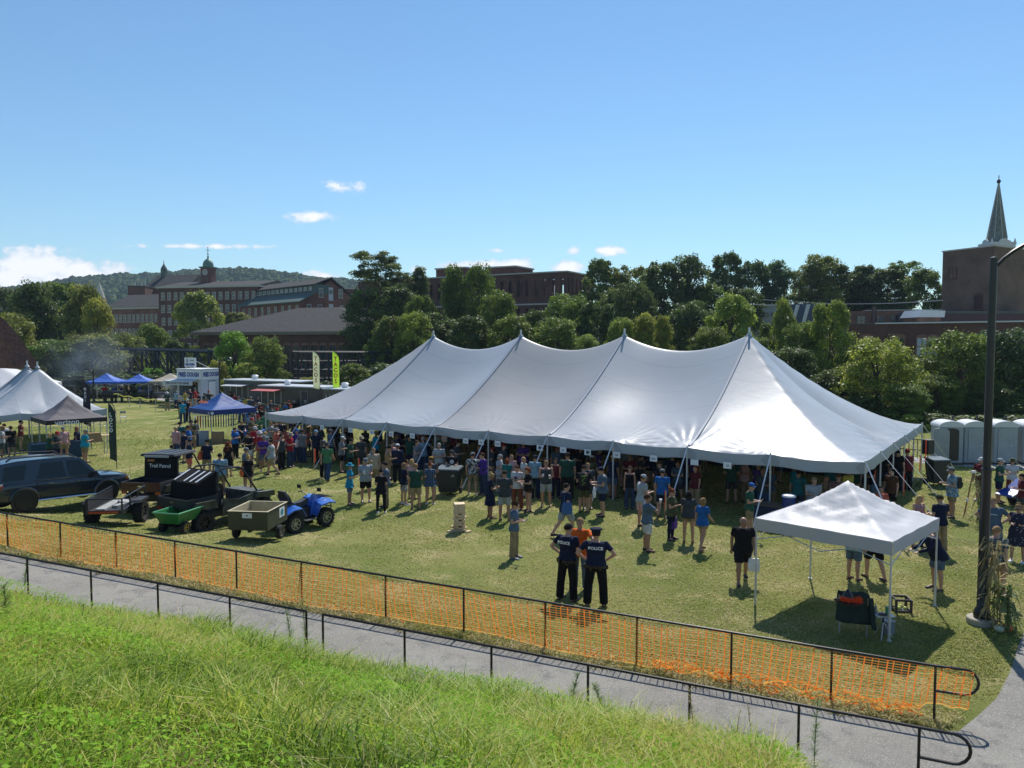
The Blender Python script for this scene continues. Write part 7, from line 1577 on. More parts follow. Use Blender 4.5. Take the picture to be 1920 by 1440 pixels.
# giant wooden block tower
p=hit(861,997); t=thing('block_tower','giant stacked wooden block tower standing alone on the lawn','block tower',(p.x,p.y+.1,p.z),R(12)); g=random.Random(4); BLK=mat('pine_block',(.62,.47,.30),.7,noise=.2,nscale=6); L_=18; bh=.052
for k in range(L_):
    for j in(-1,0,1):
        if k in(3,7,11) and j==0: continue
        o=g.uniform(-.015,.015)+(.07*g.choice((-1,1)) if k in(0,1,2,5,8,9) and j else 0); c=(j*.115,o,bh*(k+.5)) if k%2 else (o,j*.115,bh*(k+.5))
        MB().box(c,(.112,.345,bh-.003) if k%2 else (.345,.112,bh-.003)).build('block',BLK,t)
for s in(-1,1): tag(MB().box((0,0,.026),(.20,.112,.05)).build('loose_block',BLK,None,(p.x+s*.30,p.y-.08,p.z),R(50*s)),f'loose wooden block lying {"right" if s>0 else "left"} of the block tower','wooden block')
# camp chair, jacket, hat, table, cooler and crate in the canopy shade
p=hit(1607,1190); cz=p.z; t=thing('camp_chair','folding camp chair hidden beneath a dark jacket','chair',(p.x,p.y+.2,cz),R(155)); DKC=mat('dark_fabric',(.012,.03,.026),.9,noise=.2)
for s in(-1,1):
    MB().tube([(s*.27,-.25,0),(s*.27,.22,.42),(s*.28,.30,.86)],.013,6).build('frame_leg',STEEL,t); MB().tube([(s*.27,.25,0),(s*.27,-.24,.42)],.013,6).build('frame_leg',STEEL,t); MB().box((s*.29,-.0,.60),(.06,.42,.02)).build('armrest',DKC,t)
MB().prism([(-.26,-.25,.42),(.26,-.25,.42),(.26,.22,.40),(-.26,.22,.40)],(0,0,.02)).build('seat',DKC,t); MB().prism([(-.26,.24,.44),(.26,.24,.44),(.26,.30,.86),(-.26,.30,.86)],(0,.015,0)).build('backrest',DKC,t)
rs=[]
for j in range(7):
    q=j/6; z=.92-.62*q; rs.append([((.31+.05*q+.012*math.sin(a*6+j))*math.cos(a),.24+(.06+.06*q+.02*math.sin(a*5+j*2))*math.sin(a),z+.03*math.cos(a*3)) for a in np.linspace(0,2*PI,26,endpoint=False)])
j_=MB().rings(rs).build('draped_jacket',DKC,None,(p.x,p.y+.2,cz),R(155),smooth=True); tag(j_,'dark green jacket draped over the camp chair back','jacket'); MB().rings([[(-.30,.28,.86),(-.38,.26,.86),(-.38,.34,.86),(-.30,.34,.86)],[(-.36,.30,.22),(-.46,.28,.22),(-.46,.38,.22),(-.36,.38,.22)]]).build('sleeve',DKC,j_,smooth=True)
hp=pt(1587,1128,p.y-.30); t=thing('feathered_hat','black pointed hat trimmed with an orange feather boa','hat',(hp.x,hp.y,hp.z)); t.scale=(1.35,)*3; MB().lathe([(.20,0),(.20,.01),(.10,.03),(.07,.12),(.01,.20)],(.02,0,0),18).build('hat_body',BLACK,t,smooth=True); MB().prism([(-.20,.0,.02),(-.02,-.10,.06),(-.02,.08,.06)],(0,0,.02)).build('hat_peak',BLACK,t)
g=random.Random(9); mb=MB()
for k in range(900):
    a=g.uniform(-2.5,1.1); c=Vector((math.cos(a)*.18+.02,math.sin(a)*.12-.02,.03-.02*a+g.uniform(-.02,.02))); d=Vector((g.uniform(-1,1),g.uniform(-1,1),g.uniform(-1,1))).normalized()*g.uniform(.03,.065); s=d.cross(Vector((g.uniform(-1,1),1,.3))).normalized()*.006; mb.poly([c-s,c+s,c+d])
mb.build('feather_boa',mat('boa_orange',(.85,.11,.02),.8,trans=.3),t,recalc=False)
q=hit(1655,1196); t=thing('side_table','small white folding side table beside the camp chair','table',(q.x,q.y,q.z)); MB().box((0,0,.50),(.40,.30,.02)).build('tabletop',WHITEP,t,bevel=.01)
for a in(0,2.1,4.2): MB().tube([(0,0,.35),(math.cos(a)*.22,math.sin(a)*.18,0)],.013,6).build('leg',STEEL,t)
MB().cyl((0,0,.2),(0,0,.5),.018,8).build('post',PLB,t)
tag(MB().lathe([(.032,0),(.042,.15),(.043,.15),(.043,.165),(.005,.165)],(0,0,0),14).build('tumbler',mat('green_cup',(.06,.30,.16),.4),None,(q.x+.08,q.y,q.z+.511),smooth=True),'green tumbler with pale lid on the side table','tumbler')
tag(MB().lathe([(.03,0),(.03,.13),(.012,.17),(.012,.21),(.003,.21)],(0,0,0),12).build('bottle',mat('bottle_grey',(.25,.28,.30),.3),None,(q.x-.14,q.y+.05,q.z+.511),smooth=True),'slim grey bottle on the side table','bottle')
tag(MB().lathe([(.01,0),(.07,0),(.10,.015),(.10,.018),(.01,.008)],(0,0,0),16).build('plate',mat('dark_dish',(.05,.02,.02),.6),None,(q.x-.04,q.y-.05,q.z+.511),smooth=True),'dark round dish on the side table','dish')
q=hit(1667,1190); t=thing('cooler_bag','small grey cooler bag beside the side table','cooler',(q.x,q.y+.05,q.z),.2); MB().box((0,0,.14),(.22,.18,.28)).build('bag_body',mat('cooler_grey',(.20,.21,.25),.7),t,bevel=.02); MB().box((0,0,.29),(.23,.19,.025)).build('lid',mat('cooler_lid',(.35,.37,.42),.6),t)
q=hit(1694,1148); t=thing('crate','black plastic crate holding yellow green apples','crate',(q.x,q.y+.12,q.z),R(-8)); PUR=mat('crate_plastic',(.035,.025,.035),.4); c=.165
for s in(-1,1):
    for zz in(.03,.29): MB().box((0,s*c,zz),(2*c,.02,.05)).build('side_bar',PUR,t); MB().box((s*c,0,zz),(.02,2*c-.02,.05)).build('side_bar',PUR,t)
    for r_ in(-1,1): MB().box((s*c,r_*c,.16),(.05,.05,.30)).build('corner_post',PUR,t)
MB().box((0,0,.015),(2*c-.03,2*c-.03,.015)).build('bottom',PUR,t)
for k,(x,y) in enumerate(((-.07,-.05),(.06,-.07),(.02,.07),(-.08,.08))): tag(MB().ell((0,0,.05),(.045,.045,.045),10,8).build('apple',mat('apple',(.55,.60,.12),.4),None,(q.x+x,q.y+.12+y,q.z+.025),smooth=True),['yellow green apple at the front left of the crate','yellow green apple at the front right of the crate','yellow green apple at the back of the crate','yellow green apple at the rear left of the crate'][k],'apple')
# speaker on tripod, easel, ribbons on the guys
def tripod(p,h):
    t=thing('speaker_stand','black tripod stand between the tent corner and the wheeled bin','stand',p); MB().cyl((0,0,.3),(0,0,h),.02,8).build('pole',BLACK,t)
    for a in(0.3,2.4,4.5): MB().tube([(0,0,.75),(math.cos(a)*.45,math.sin(a)*.45,0)],.014,6).build('leg',BLACK,t)
    return t
q=hit(1738,916); tripod((q.x,q.y,0),1.5); tag(MB().box((0,0,.3),(.36,.34,.62)).build('loudspeaker',PLB,None,(q.x,q.y,1.5),.3,bevel=.02),'black loudspeaker on the tripod by the tent corner','loudspeaker')
q=hit(1822,968); t=thing('wooden_easel','tall wooden A frame easel standing on the grass left of the lamp post','easel',(q.x,q.y,0))
for a in((-.42,-.2),(.38,-.25),(.05,.5)): MB().tube([(0,0,1.62),(a[0],a[1],0)],.022,5).build('leg',mat('easel_wood',(.30,.15,.06),.6),t)
MB().box((0,-.02,1.62),(.16,.06,.08)).build('top_block',PAPER,t); MB().box((-.28,-.16,.62),(.05,.05,.14)).box((.25,-.18,.62),(.05,.05,.14)).build('peg',PAPER,t)
q=hit(1905,948); t=thing('blue_cart','bright blue angled metal cart at the right edge near the toilets','cart',(q.x+.25,q.y,0),R(15)); BLM=mat('cart_blue',(.01,.05,.30),.35,coat=.6)
MB().box2((-.5,-.35,.30),(1.0,.35,.62)).build('cart_body',BLM,t,bevel=.03); MB().prism([(-.50,-.36,.62),(-.95,-.36,.42),(-.95,.36,.42),(-.50,.36,.62)],(.0,0,.04)).build('tail_flap',BLM,t); MB().prism([(-.45,-.34,.64),(.0,-.34,.98),(.05,-.34,.98),(-.38,-.34,.64)],(0,.68,0)).build('side_ramp',BLM,t)
MB().box((-.72,-.37,.55),(.45,.012,.03),0,0,-.42).box((.2,-.36,.50),(.9,.012,.04)).build('white_stripe',PAPER,t)
for x in(-.1,.8): 
    for s in(-1,1): wheel(t,(x,s*.36,.18),.18,.12,RIMD,0,5,s)
for k,(px,py,h0,ln) in enumerate(((1695,908,1.9,.85),(1736,842,1.9,.8),(1725,868,1.85,.65),(1641,893,1.95,.45),(1768,940,1.1,.5),(1800,934,1.0,.5),(1814,922,.95,.5),(1730,940,.9,.5))):
    Y=27+ (px-1620)/130*5.5; q=pt(px,py,Y if k<4 else Y-2); 
    tag(MB().prism([(-.018,0,0),(.022,.005,0),(.028,.01,-ln),(-.012,.012,-ln-.03)],(.004,.012,0)).build('ribbon',RIB,None,(q.x,q.y,min(q.z+ln*.5,2.2))),['long orange ribbon hanging from the right end guy','orange ribbon beside the back right tent corner','short orange ribbon right of the long one','slanting orange ribbon near the popup canopy peak','orange ribbon on the guy by the blond woman','orange ribbon left of the easel','thin orange ribbon near the easel leg','orange ribbon behind the canopy slope'][k],'ribbon','orange ribbons on the right hand guys')
# papers hung under the valance
SIGNX=[604,657,697,733,773,833,873,902,933,1012,1056,1102,1157,1226,1303,1365]
A_,ax,ay,Ln,sg=MF
for k,px in enumerate(SIGNX):
    u=rd(px,800).x; f0=A_-ay*.03; s=(u*f0.y-f0.x)/(ax.x-u*ax.y); q=f0+ax*s; t=thing('paper_sign','',None,(q.x,q.y,1.965),math.atan2(-ax.y,-ax.x)+0,'papers hung along the tent valance')
    w=.30; MB().box((0,0,-.13),(w,.006,.24)).build('sheet',PAPER if k!=5 else mat('brown_paper',(.35,.22,.15),.8),t); g=random.Random(k); mb=MB()
    if k in(9,11): mb.lathe([(.075,0),(.075,.004)],(0,-.008,-.13),14,'y').box((.03,-.009,-.12),(.16,.004,.04))
    elif k==14: mb.box((0,-.007,-.02),(.24,.004,.015)).box((0,-.007,-.24),(.24,.004,.015))
    else:
        for j in range(2): mb.box((g.uniform(-.01,.01),-.007,-.12-.04*j),(g.uniform(.09,.2),.004,.018))
    mb.build('printed_mark',mat('ink_blue_grey',(.08,.10,.16),.7),t)
    o='first second third fourth fifth sixth seventh eighth ninth tenth eleventh twelfth thirteenth fourteenth fifteenth sixteenth'.split()[k]
    tag(t,f'{"brown" if k==5 else "white"} paper sign hung from the valance, {o} from the left','sign')
# drinks table with cooler and bottles
q=hit(1492,952,.75); t=thing('drinks_table','long brown table with drinks under the right end of the tent','table',(q.x,q.y+.2,0),math.atan2(-ax.y,-ax.x)); MB().box((0,0,.735),(2.6,.75,.03)).build('tabletop',mat('table_brown',(.10,.07,.05),.5),t)
for x in(-1.2,1.2):
    for y in(-.3,.3): MB().cyl((x,y,0),(x,y,.72),.02,6).build('leg',STEEL,t)
MB().box((0,-.36,.42),(2.5,.01,.60)).build('table_skirt',mat('navy_cloth',(.01,.02,.06),.9),t)
q2=pt(1478,945,q.y+.2); t=thing('drink_cooler','blue drink cooler with crumpled white lid on the shaded table','cooler',(q2.x,q.y+.15,.752)); MB().lathe([(.20,0),(.22,.34),(.01,.34)],(0,0,0),16).build('tub',mat('cooler_blue',(.01,.04,.22),.4),t,smooth=True); MB().lathe([(.24,.34),(.22,.40),(.10,.43),(.01,.42)],(0,0,0),12).build('lid',WHITEP,t,smooth=True)
for k in range(10): tag(MB().lathe([(.03,0),(.03,.13),(.012,.18),(.012,.21),(.002,.21)],(0,0,0),8).build('water_bottle',mat('clear_plastic',(.45,.52,.58),.15),None,(q2.x+.32+.075*(k%5),q.y-.02+.09*(k//5),.752),smooth=True),'clear water bottle in the cluster right of the blue cooler','bottle','water bottles beside the cooler')
# dark tables added along the tent's rear to hide sunlit grass and deepen the shade
TBC=[(.01,.012,.03),(.02,.02,.022),(.03,.01,.012),(.012,.03,.03)]
for k in range(9):
    q=mtp(1.8+k*(Ln-2.6)/9,11.1); t=thing('added_dark_table','added dark table screening sunlit grass at the tent back, number %s from the right'%('one two three four five six seven eight nine'.split()[k]),'table',(q.x,q.y,0),math.atan2(-ax.y,-ax.x),'added dark tables in the tent'); m=mat('table_cloth_%d'%(k%4),TBC[k%4],.9)
    MB().box((0,0,.46),(2.6,.75,.92)).build('table_cloth',m,t,bevel=.02); MB().box((.2,.1,1.12),(.9,.4,.40)).build('added_dark_box',mat('keg_dark',(.03,.03,.035),.4),t,bevel=.03)
    MB().box((0,.75,1.25),(2.4,.03,1.1)).build('added_dark_backdrop',m,t)
# shirt racks, table and boxes under the blue canopy
cx,cy=(390-960)/F*47,49.15; t=thing('clothes_rack','rail of red, grey and navy sports shirts under the blue canopy','clothes rack',(cx-.1,cy-1.2,0),R(20)); MB().tube([(-1.2,0,0),(-1.2,0,1.75),(1.3,0,1.75),(1.3,0,0)],.018,6).build('rail',STEEL,t)
g=random.Random(8)
for k in range(16):
    x=-1.1+k*.15; c=[(.25,.28,.30),(.5,.03,.02),(.5,.03,.02),(.5,.5,.52),(.05,.06,.08),(.05,.06,.08),(.09,.10,.12),(.02,.03,.08),(.02,.03,.08),(.02,.02,.03),(.02,.04,.15),(.02,.04,.15),(.3,.32,.4),(.02,.05,.2),(.02,.03,.08),(.02,.02,.05)][k]
    MB().prism([(x,-.22,1.58),(x,-.06,1.68),(x,.06,1.68),(x,.22,1.58),(x,.30,1.35),(x,.20,1.35),(x,.19,.95),(x,-.19,.95),(x,-.20,1.35),(x,-.30,1.35)],(.06,.02,0)).build('shirt',mat('rack_%d'%k,c,.9),t)
t=thing('cloth_table','table under a bright blue cloth right of the shirt rack','table',(cx+2.1,cy-1.3,0),R(12)); MB().box((0,0,.76),(1.9,.85,.03)).build('tabletop',BL2,t); MB().box((0,-.43,.60),(1.9,.012,.34)).box((.96,0,.60),(.012,.85,.34)).build('cloth_skirt',BL2,t); MB().cyl((-.8,.3,0),(-.8,.3,.75),.02,6).cyl((.85,-.35,0),(.85,-.35,.75),.02,6).build('leg',STEEL,t)
tag(MB().box((0,0,.15),(.6,.3,.3)).build('display_case',PLB,None,(cx+1.9,cy-1.25,.776),.2,bevel=.02),'dark display case standing on the blue cloth table','case')
for k,(x,y,w,h,c) in enumerate(((-.1,-1.9,.7,.7,(.30,.20,.11)),(-1.0,-1.9,.6,.75,(.30,.34,.40)),(1.2,-1.7,.8,.45,(.22,.15,.09)))): tag(MB().box((0,0,h/2),(w,.5,h)).build('storage_box',mat('box_%d'%k,c,.8),None,(cx+x+.5,cy+y,0),.25,bevel=.01),['large brown cardboard box at the foot of the shirt rack','pale stacked plastic drawers left of the cardboard box','low brown box under the blue table'][k],'box')
# charcoal canopy table, bag
t=thing('display_table','table with teal blue cloth under the charcoal canopy','table',(-24.6,41.1,0),R(45)); MB().box((0,0,.45),(2.4,.75,.90)).build('table_cloth',mat('teal_cloth',(.015,.05,.10),.9,noise=.2),t,bevel=.03); MB().box((.2,-.1,.93),(.5,.3,.05)).build('leaflet_stack',PAPER,t)
q=hit(158,868); tag(MB().rings([[(-.42,-.15,.95),(.42,-.15,.95),(.42,.15,.95),(-.42,.15,.95)],[(-.28,-.12,1.45),(.28,-.12,1.45),(.28,.12,1.45),(-.28,.12,1.45)]]).build('brown_coat',mat('brown_cloth',(.33,.20,.10),.9,noise=.2),None,(q.x,q.y+1.0,0),R(40),smooth=True),'tan brown coat heaped at the right of the canopy table','coat')
# feather banners
def feather(label,px,ytop,ybot,Y,w,m,letters,lm,gnd=0,flip=1,lh=None,tape=True):
    zt=pt(px,ytop,Y).z; zb=pt(px,ybot,Y).z; t=thing('feather_flag',label,'banner flag',((px-960)/F*Y,Y,gnd)); z0=zb-gnd; z1=zt-gnd; n=14; P=[]
    MB().tube([(flip*w/2,0,0),(flip*w/2,0,z1-.25*(z1-z0)),(flip*w*.42,0,z1-.1*(z1-z0)),(flip*w*.1,0,z1-.02*(z1-z0)),(-flip*w*.45,0,z1)],.018,6).build('flagpole',BLACK,t)
    mb=MB(); rs=[]
    for k in range(n+1):
        q=k/n; z=z0+(z1-z0)*q; xr=flip*w/2 if q<.75 else flip*w*(.5-.95*((q-.75)/.25)**2.2); xl=-flip*w/2; zl=z+(.16*(1-q/.1) if q<.1 else 0); rs.append([(xr,.02*math.sin(q*9),z),((xl+xr)/2,.05*math.sin(q*11+1),(z+zl)/2),(xl,.03*math.sin(q*13),zl)])
    ids=[[mb.V(p) for p in r] for r in rs]
    for a,b in zip(ids,ids[1:]):
        for j in(0,1): mb.face((a[j],a[j+1],b[j+1],b[j]))
    f=mb.build('flag',m,t,smooth='all',recalc=False); lh=lh or (z1-z0)*.70/len(letters)
    for k,c in enumerate(letters): text(c,lh*1.05,lm,f,(-.02,-.09,z0+(z1-z0)*.80-lh*k),(PI/2,0,0),.03,sx=.85)
    return t
REDI=mat('banner_red',(.50,.03,.02),.6)
feather('pale cream feather banner with dull red letters above the tent eave',593,658,731,60,.52,mat('flag_cream',(.50,.55,.33),.7,trans=.4),'TACOS',mat('banner_dull_red',(.40,.13,.10),.7))  # letters in a duller red than on the lime flag
feather('bright lime yellow feather banner with red letters above the tent eave',630,658,733,60,.52,mat('flag_lime',(.38,.62,.04),.7,trans=.45),'TACOS',REDI)
feather('black and red feather flag with white marks behind the charcoal canopy',160,712,800,44.5,.42,mat('flag_black',(.03,.02,.025),.7,noise=.3,nscale=2),'MAXI',PAPER,lh=.22)
feather('dark green feather flag with white letters right of the charcoal canopy',207,755,866,37.8,.34,mat('flag_dark_green',(.012,.03,.025),.7),'LOCO',PAPER,lh=.26)
# tall table and folding chairs on the left lawn
q=hit(196,850); t=thing('tall_table','small tall round table right of the charcoal canopy','table',(q.x,q.y,0)); MB().lathe([(.30,1.02),(.30,1.05),(.01,1.05)],(0,0,0),16).build('tabletop',WOODL,t); MB().cyl((0,0,0),(0,0,1.02),.03,8).build('post',STEEL,t)
for k,px in enumerate((213,231)):
    q=hit(px,792); t=thing('folding_chair',['left of two pale folding chairs on the open lawn','right of two pale folding chairs on the open lawn'][k],'chair',(q.x,q.y,0),R(30))
    MB().box((0,0,.45),(.42,.40,.03)).build('seat',WHITEP,t); MB().box((0,.20,.78),(.42,.02,.18)).build('backrest',mat('chair_grey',(.25,.24,.22),.6),t)
    for s in(-1,1): MB().tube([(s*.20,-.22,0),(s*.20,.22,.88)],.012,5).build('leg',STEEL,t); MB().tube([(s*.20,.24,0),(s*.20,-.18,.45)],.012,5).build('leg',STEEL,t)
# tape barrier along the far path
TP=[(172,733),(183,742),(203,752),(222,758),(243,763),(263,766),(292,770)]; Q=[hit(*p) for p in TP]
for k,q in enumerate(Q): tag(MB().cyl((0,0,0),(0,0,1.05),.03,6).build('barrier_post',STEEL,None,q),['thin post of the yellow tape line, first from the left','tape line post beside the small table','tape line post below the first blue canopy','tape line post between the blue canopies','tape line post left of the walking man','tape line post right of the walking man','last tape line post before the dough stand'][k],'post','posts of the yellow tape line')
mb=MB()
for a,b in zip(Q,Q[1:]):
    m_=(a+b)/2+Vector((0,0,.85)); a1=a+Vector((0,0,1.0)); b1=b+Vector((0,0,1.0))
    for u,v in((a1,m_),(m_,b1)): mb.poly([u,v,v+Vector((0,0,.09)),u+Vector((0,0,.09))])
tag(mb.build('caution_tape',mat('yellow_tape',(.62,.60,.12),.5,trans=.3),None,recalc=False),'yellow caution tape strung along the far asphalt path','caution tape')
# grills and the small stage gear on the left
for k,px in enumerate((205,217,271,300)):
    Y=79-(k==3)*2; t=thing('grill',['black drum grill under the first blue canopy','black grill beside the small white board','low dark grill under the second blue canopy','smoking black grill left of the stand'][k],'grill',((px-960)/F*Y,Y,0)); MB().lathe([(.01,-.7),(.32,-.7),(.34,0),(.32,.7),(.01,.7)],(0,0,.9),14,'x').build('drum',PLB,t)
    for x in(-.55,.55): MB().box((x,0,.42),(.05,.4,.84)).build('leg',PLB,t)
q=Vector(((132-960)/F*66,66,0)); t=thing('speaker_stack','tall black loudspeaker stack left of the red netting','loudspeaker',q); MB().box((0,0,.65),(.6,.6,1.3)).build('lower_cabinet',PLB,t,bevel=.02); MB().box((0,0,1.9),(.6,.6,1.15)).build('upper_cabinet',PLB,t,bevel=.02)
tag(MB().box((0,0,.6),(1.5,.06,1.2)).build('plywood_board',WOODL,None,((112-960)/F*67,67,0),R(10)),'pale plywood board leaning left of the speaker stack','board')
NT=mat('red_netting',(.30,.05,.04),.8,trans=.3,noise=.4,nscale=12)
t=thing('net_fence','red construction netting fence behind the speaker stack','fence',((149-960)/F*68,68,0),R(5)); mb=MB()
for k in range(14): mb.box((-.65+.1*k,0,.6),(.035,.01,1.15))
for k in range(9): mb.box((0,.008,.1+.13*k),(1.3,.01,.03))
mb.build('netting',NT,t); 
for s in(-1,1): MB().cyl((s*.66,0,0),(s*.66,0,1.3),.03,6).build('post',STEEL,t)
# brown draped netting at the left edge
BN=mat('brown_mesh',(.09,.05,.045),.9,noise=.35,nscale=5,trans=.15); a=pt(-6,588,58); b=pt(46,688,56); c=pt(-40,690,56)
t=thing('draped_net','dark brown net draped from a mast at the left edge','netting',(a.x,a.y,0)); rs=[]
for k in range(9):
    q=k/8; z=a.z*(1-q)+(b.z-.2)*q; w=(b.x-a.x)*q**.8; rs.append([(-3-2*q,.4*q,z),(w*.2,-.5*q,z+.05*math.sin(k)),(w*.55,-.7*q-.2*math.sin(k*2),z),(w*.8,-.2*q,z),(w,0,z)])
ids=[]; mb=MB()
for r in rs: ids.append([mb.V(p) for p in r])
for u,v in zip(ids,ids[1:]):
    for j in range(4): mb.face((u[j],u[j+1],v[j+1],v[j]))
mb.build('net_cloth',BN,t,smooth='all',recalc=False); MB().cyl((-.1,0,0),(-.1,0,a.z+.3),.12,8).build('mast',PLB,t)
# fried dough stand: serving front on the left, door side on the right, corner towards the camera
Y=75.5; BLUI=mat('sign_blue',(.01,.025,.22),.6); WST=mat('stand_white',(.50,.54,.60),.5,noise=.05); w1=3.0; D=2.6; H=pt(0,693,75).z; th=R(-20)
t=thing('food_stand','white fried dough stand with blue lettering and a raised roof sign','food stand',((331-960)/F*Y,Y,0),th)
MB().box2((0,0,0),(.25,.1,H)).box2((w1-.45,0,0),(w1,.1,H)).box2((.25,0,2.3),(w1-.45,.1,H)).box2((.25,0,0),(w1-.45,.1,1.0)).box2((0,.1,0),(.1,D,H)).box2((.1,D-.1,0),(w1-.1,D,H)).box2((w1-.1,.1,0),(w1,D,H)).build('wall',WST,t)
MB().box2((-.05,-.08,H+.002),(w1+.08,D+.05,H+.08)).build('roof',WHITEP,t); MB().box2((.25,-.25,.95),(w1-.45,.3,1.0)).build('counter',STEEL,t); MB().box2((.3,1.6,1.0),(w1-.5,1.8,2.3)).build('interior',mat('warm_dark_interior',(.06,.05,.045),.6),t)
MB().box2((.06,-.03,H-.95),(w1-.06,-.002,H-.08)).build('sign_board',WHITEP,t); text('FRIED DOUGH',.58,BLUI,t,(w1/2,-.04,H-.50),(PI/2,0,0),.05,sx=.66)
MB().box2((w1+.002,.06,H-.95),(w1+.03,D-.06,H-.08)).build('side_sign_board',WHITEP,t); text('FRIED DOUGH',.58,BLUI,t,(w1+.04,D/2,H-.50),(PI/2,0,PI/2),.05,sx=.57)
aw=MB().prism([(-.9,-.9,2.05),(w1-.3,-.9,2.05),(w1-.3,-.9,2.45),(-.9,-.9,2.45)],(0,.02,0)).prism([(-.9,-.88,2.45),(w1-.3,-.88,2.45),(w1-.3,-.05,2.60),(-.2,-.05,2.60)],(0,0,.02)).build('awning_board',WST,t); text('FRIED DOUGH  COLD DRINKS',.26,mat('sign_grey',(.12,.12,.18),.6),aw,(w1/2-.6,-.915,2.25),(PI/2,0,0),.03,sx=.80)
MB().box((w1+.02,1.45,1.2),(.03,.95,2.3)).build('door',WHITEP,t); MB().box((w1+.008,1.45,1.22),(.012,1.05,2.42)).build('door_frame',mat('shadow_gap',(.06,.07,.09),.7),t)  # dark rim round the door, the gap's shade put into its colour
sh_=pt(0,671,75).z-H-.25; sg_=MB().box((1.15,.6,H+.25+sh_/2),(1.35,.10,sh_)).cyl((.6,.6,H),(.6,.6,H+.3),.03,6).cyl((1.6,.6,H),(1.6,.6,H+.3),.03,6).tube([(1.8,.7,H+.8),(2.8,1.5,H+.1)],.02,5).build('roof_sign',WHITEP,t)
text('J.J.',.36,BLUI,sg_,(.84,.53,H+.25+sh_*.72),(PI/2,0,0),.03,sx=.8); text('Foods',.24,mat('sign_grey'),sg_,(1.42,.53,H+.25+sh_*.72),(PI/2,0,0),.01,sx=.9); text('FRIED DOUGH',.30,BLUI,sg_,(1.15,.53,H+.25+sh_*.25),(PI/2,0,0),.04,sx=.58)
# food trailers
def trailer(label,pa,pb,ytop,Ya,Yb,col,win,awn,logo=None,frame=False):
    a=Vector(((pa-960)/F*Ya,Ya)); b=Vector(((pb-960)/F*Yb,Yb)); W=(b-a).length; t=thing('food_trailer',label,'food trailer',(a.x,a.y,0),math.atan2(b.y-a.y,b.x-a.x)); H=pt(0,ytop,Ya).z
    MB().box2((0,0,.45),(W,2.4,H)).build('trailer_body',mat('trailer_'+str(pa),col,.35,noise=.05,coat=.3),t,bevel=.04); MB().box2((-.06,-.06,H+.002),(W+.06,2.46,H+.09)).build('roof',mat('roof_pale',(.48,.50,.52),.4),t)
    x0,x1=W*win[0],W*win[1]; MB().box2((x0,-.02,1.25),(x1,-.005,2.25)).build('serving_window',mat('warm_dark_interior',(.06,.05,.045),.6),t)
    for x in np.linspace(x0,x1,4): MB().box((x,-.03,1.75),(.05,.03,1.05)).build('window_frame',STEEL,t)
    MB().box2((x0,-.35,1.20),(x1,-.02,1.24)).build('shelf',STEEL,t)
    if awn: MB().prism([(x0-.2,-.03,2.42),(x1+.2,-.03,2.42),(x1+.2,-1.1,2.30),(x0-.2,-1.1,2.30)],(0,0,.04)).build('awning',mat('awning_'+str(pa),awn,.6,trans=.2),t)
    dx=W*.72; d=MB().box((dx,-.02,1.45),(.70,.03,1.8)).build('door',PLB,t); MB().tube([(dx-.36,-.04,.55),(dx-.36,-.04,2.36),(dx+.36,-.04,2.36),(dx+.36,-.04,.55)],.02,5).build('door_frame',STEEL,d)
    if logo: MB().lathe([(.42,0),(.42,.01),(.30,.012),(.28,.02),(.01,.02)],(W*logo,-.02,1.9),20,'y').build('round_logo',mat('logo_cream',(.40,.36,.28),.6),t)
    for k in range(2): 
        o=MB().lathe([(.01,-.12),(.36,-.12),(.36,.12),(.01,.12)],(W*.45+k*.85,.06,.36),18,'y').build('wheel',RUB,t)
    MB().lathe([(.25,0),(.25,.25),(.32,.30),(.20,.42),(.01,.42)],(W*.30,1.2,H+.09),12).build('roof_vent',WHITEP,t)
    return t
trailer('navy food trailer with round cream logo and open side window right of the dough stand',418,561,713,70,66,(.02,.03,.05),(.10,.34),(.50,.52,.55),.92)
trailer('black food trailer with red awning behind the waiting line',484,606,724,63,60,(.015,.018,.03),(.05,.36),(.55,.13,.13),None)
trailer('dark food trailer with painted arc logo right of the lime banner',604,680,730,59,57,(.05,.045,.04),(.10,.38),None,.85)
# overhead wires
for k,(p0,p1,lab) in enumerate(((pt(1338,552,100),pt(1470,572,100),'short overhead wire over the trees right of the tent'),(pt(1430,562,98),pt(1768,563,98),'long overhead wire running left of the brick tower'))):
    P=[p0.lerp(p1,q)-Vector((0,0,.5*math.sin(PI*q))) for q in np.linspace(0,1,14)]; tag(MB().tube(P,.035,4).build('overhead_wire',mat('wire_grey',(.25,.28,.30),.5),None),lab,'wire')
# black railing by the back path near the toilets
a=hit(1688,858); b=hit(1752,864); t=thing('black_railing','black metal railing behind the right end of the tent','railing',a); d=b-a
for z in(.5,1.05): MB().tube([(0,0,z),(d.x,d.y,z)],.025,5).build('rail',BLACK,t)
for k in range(9): MB().cyl((d.x*k/8,d.y*k/8,0),(d.x*k/8,d.y*k/8,1.05),.02,5).build('post',BLACK,t)
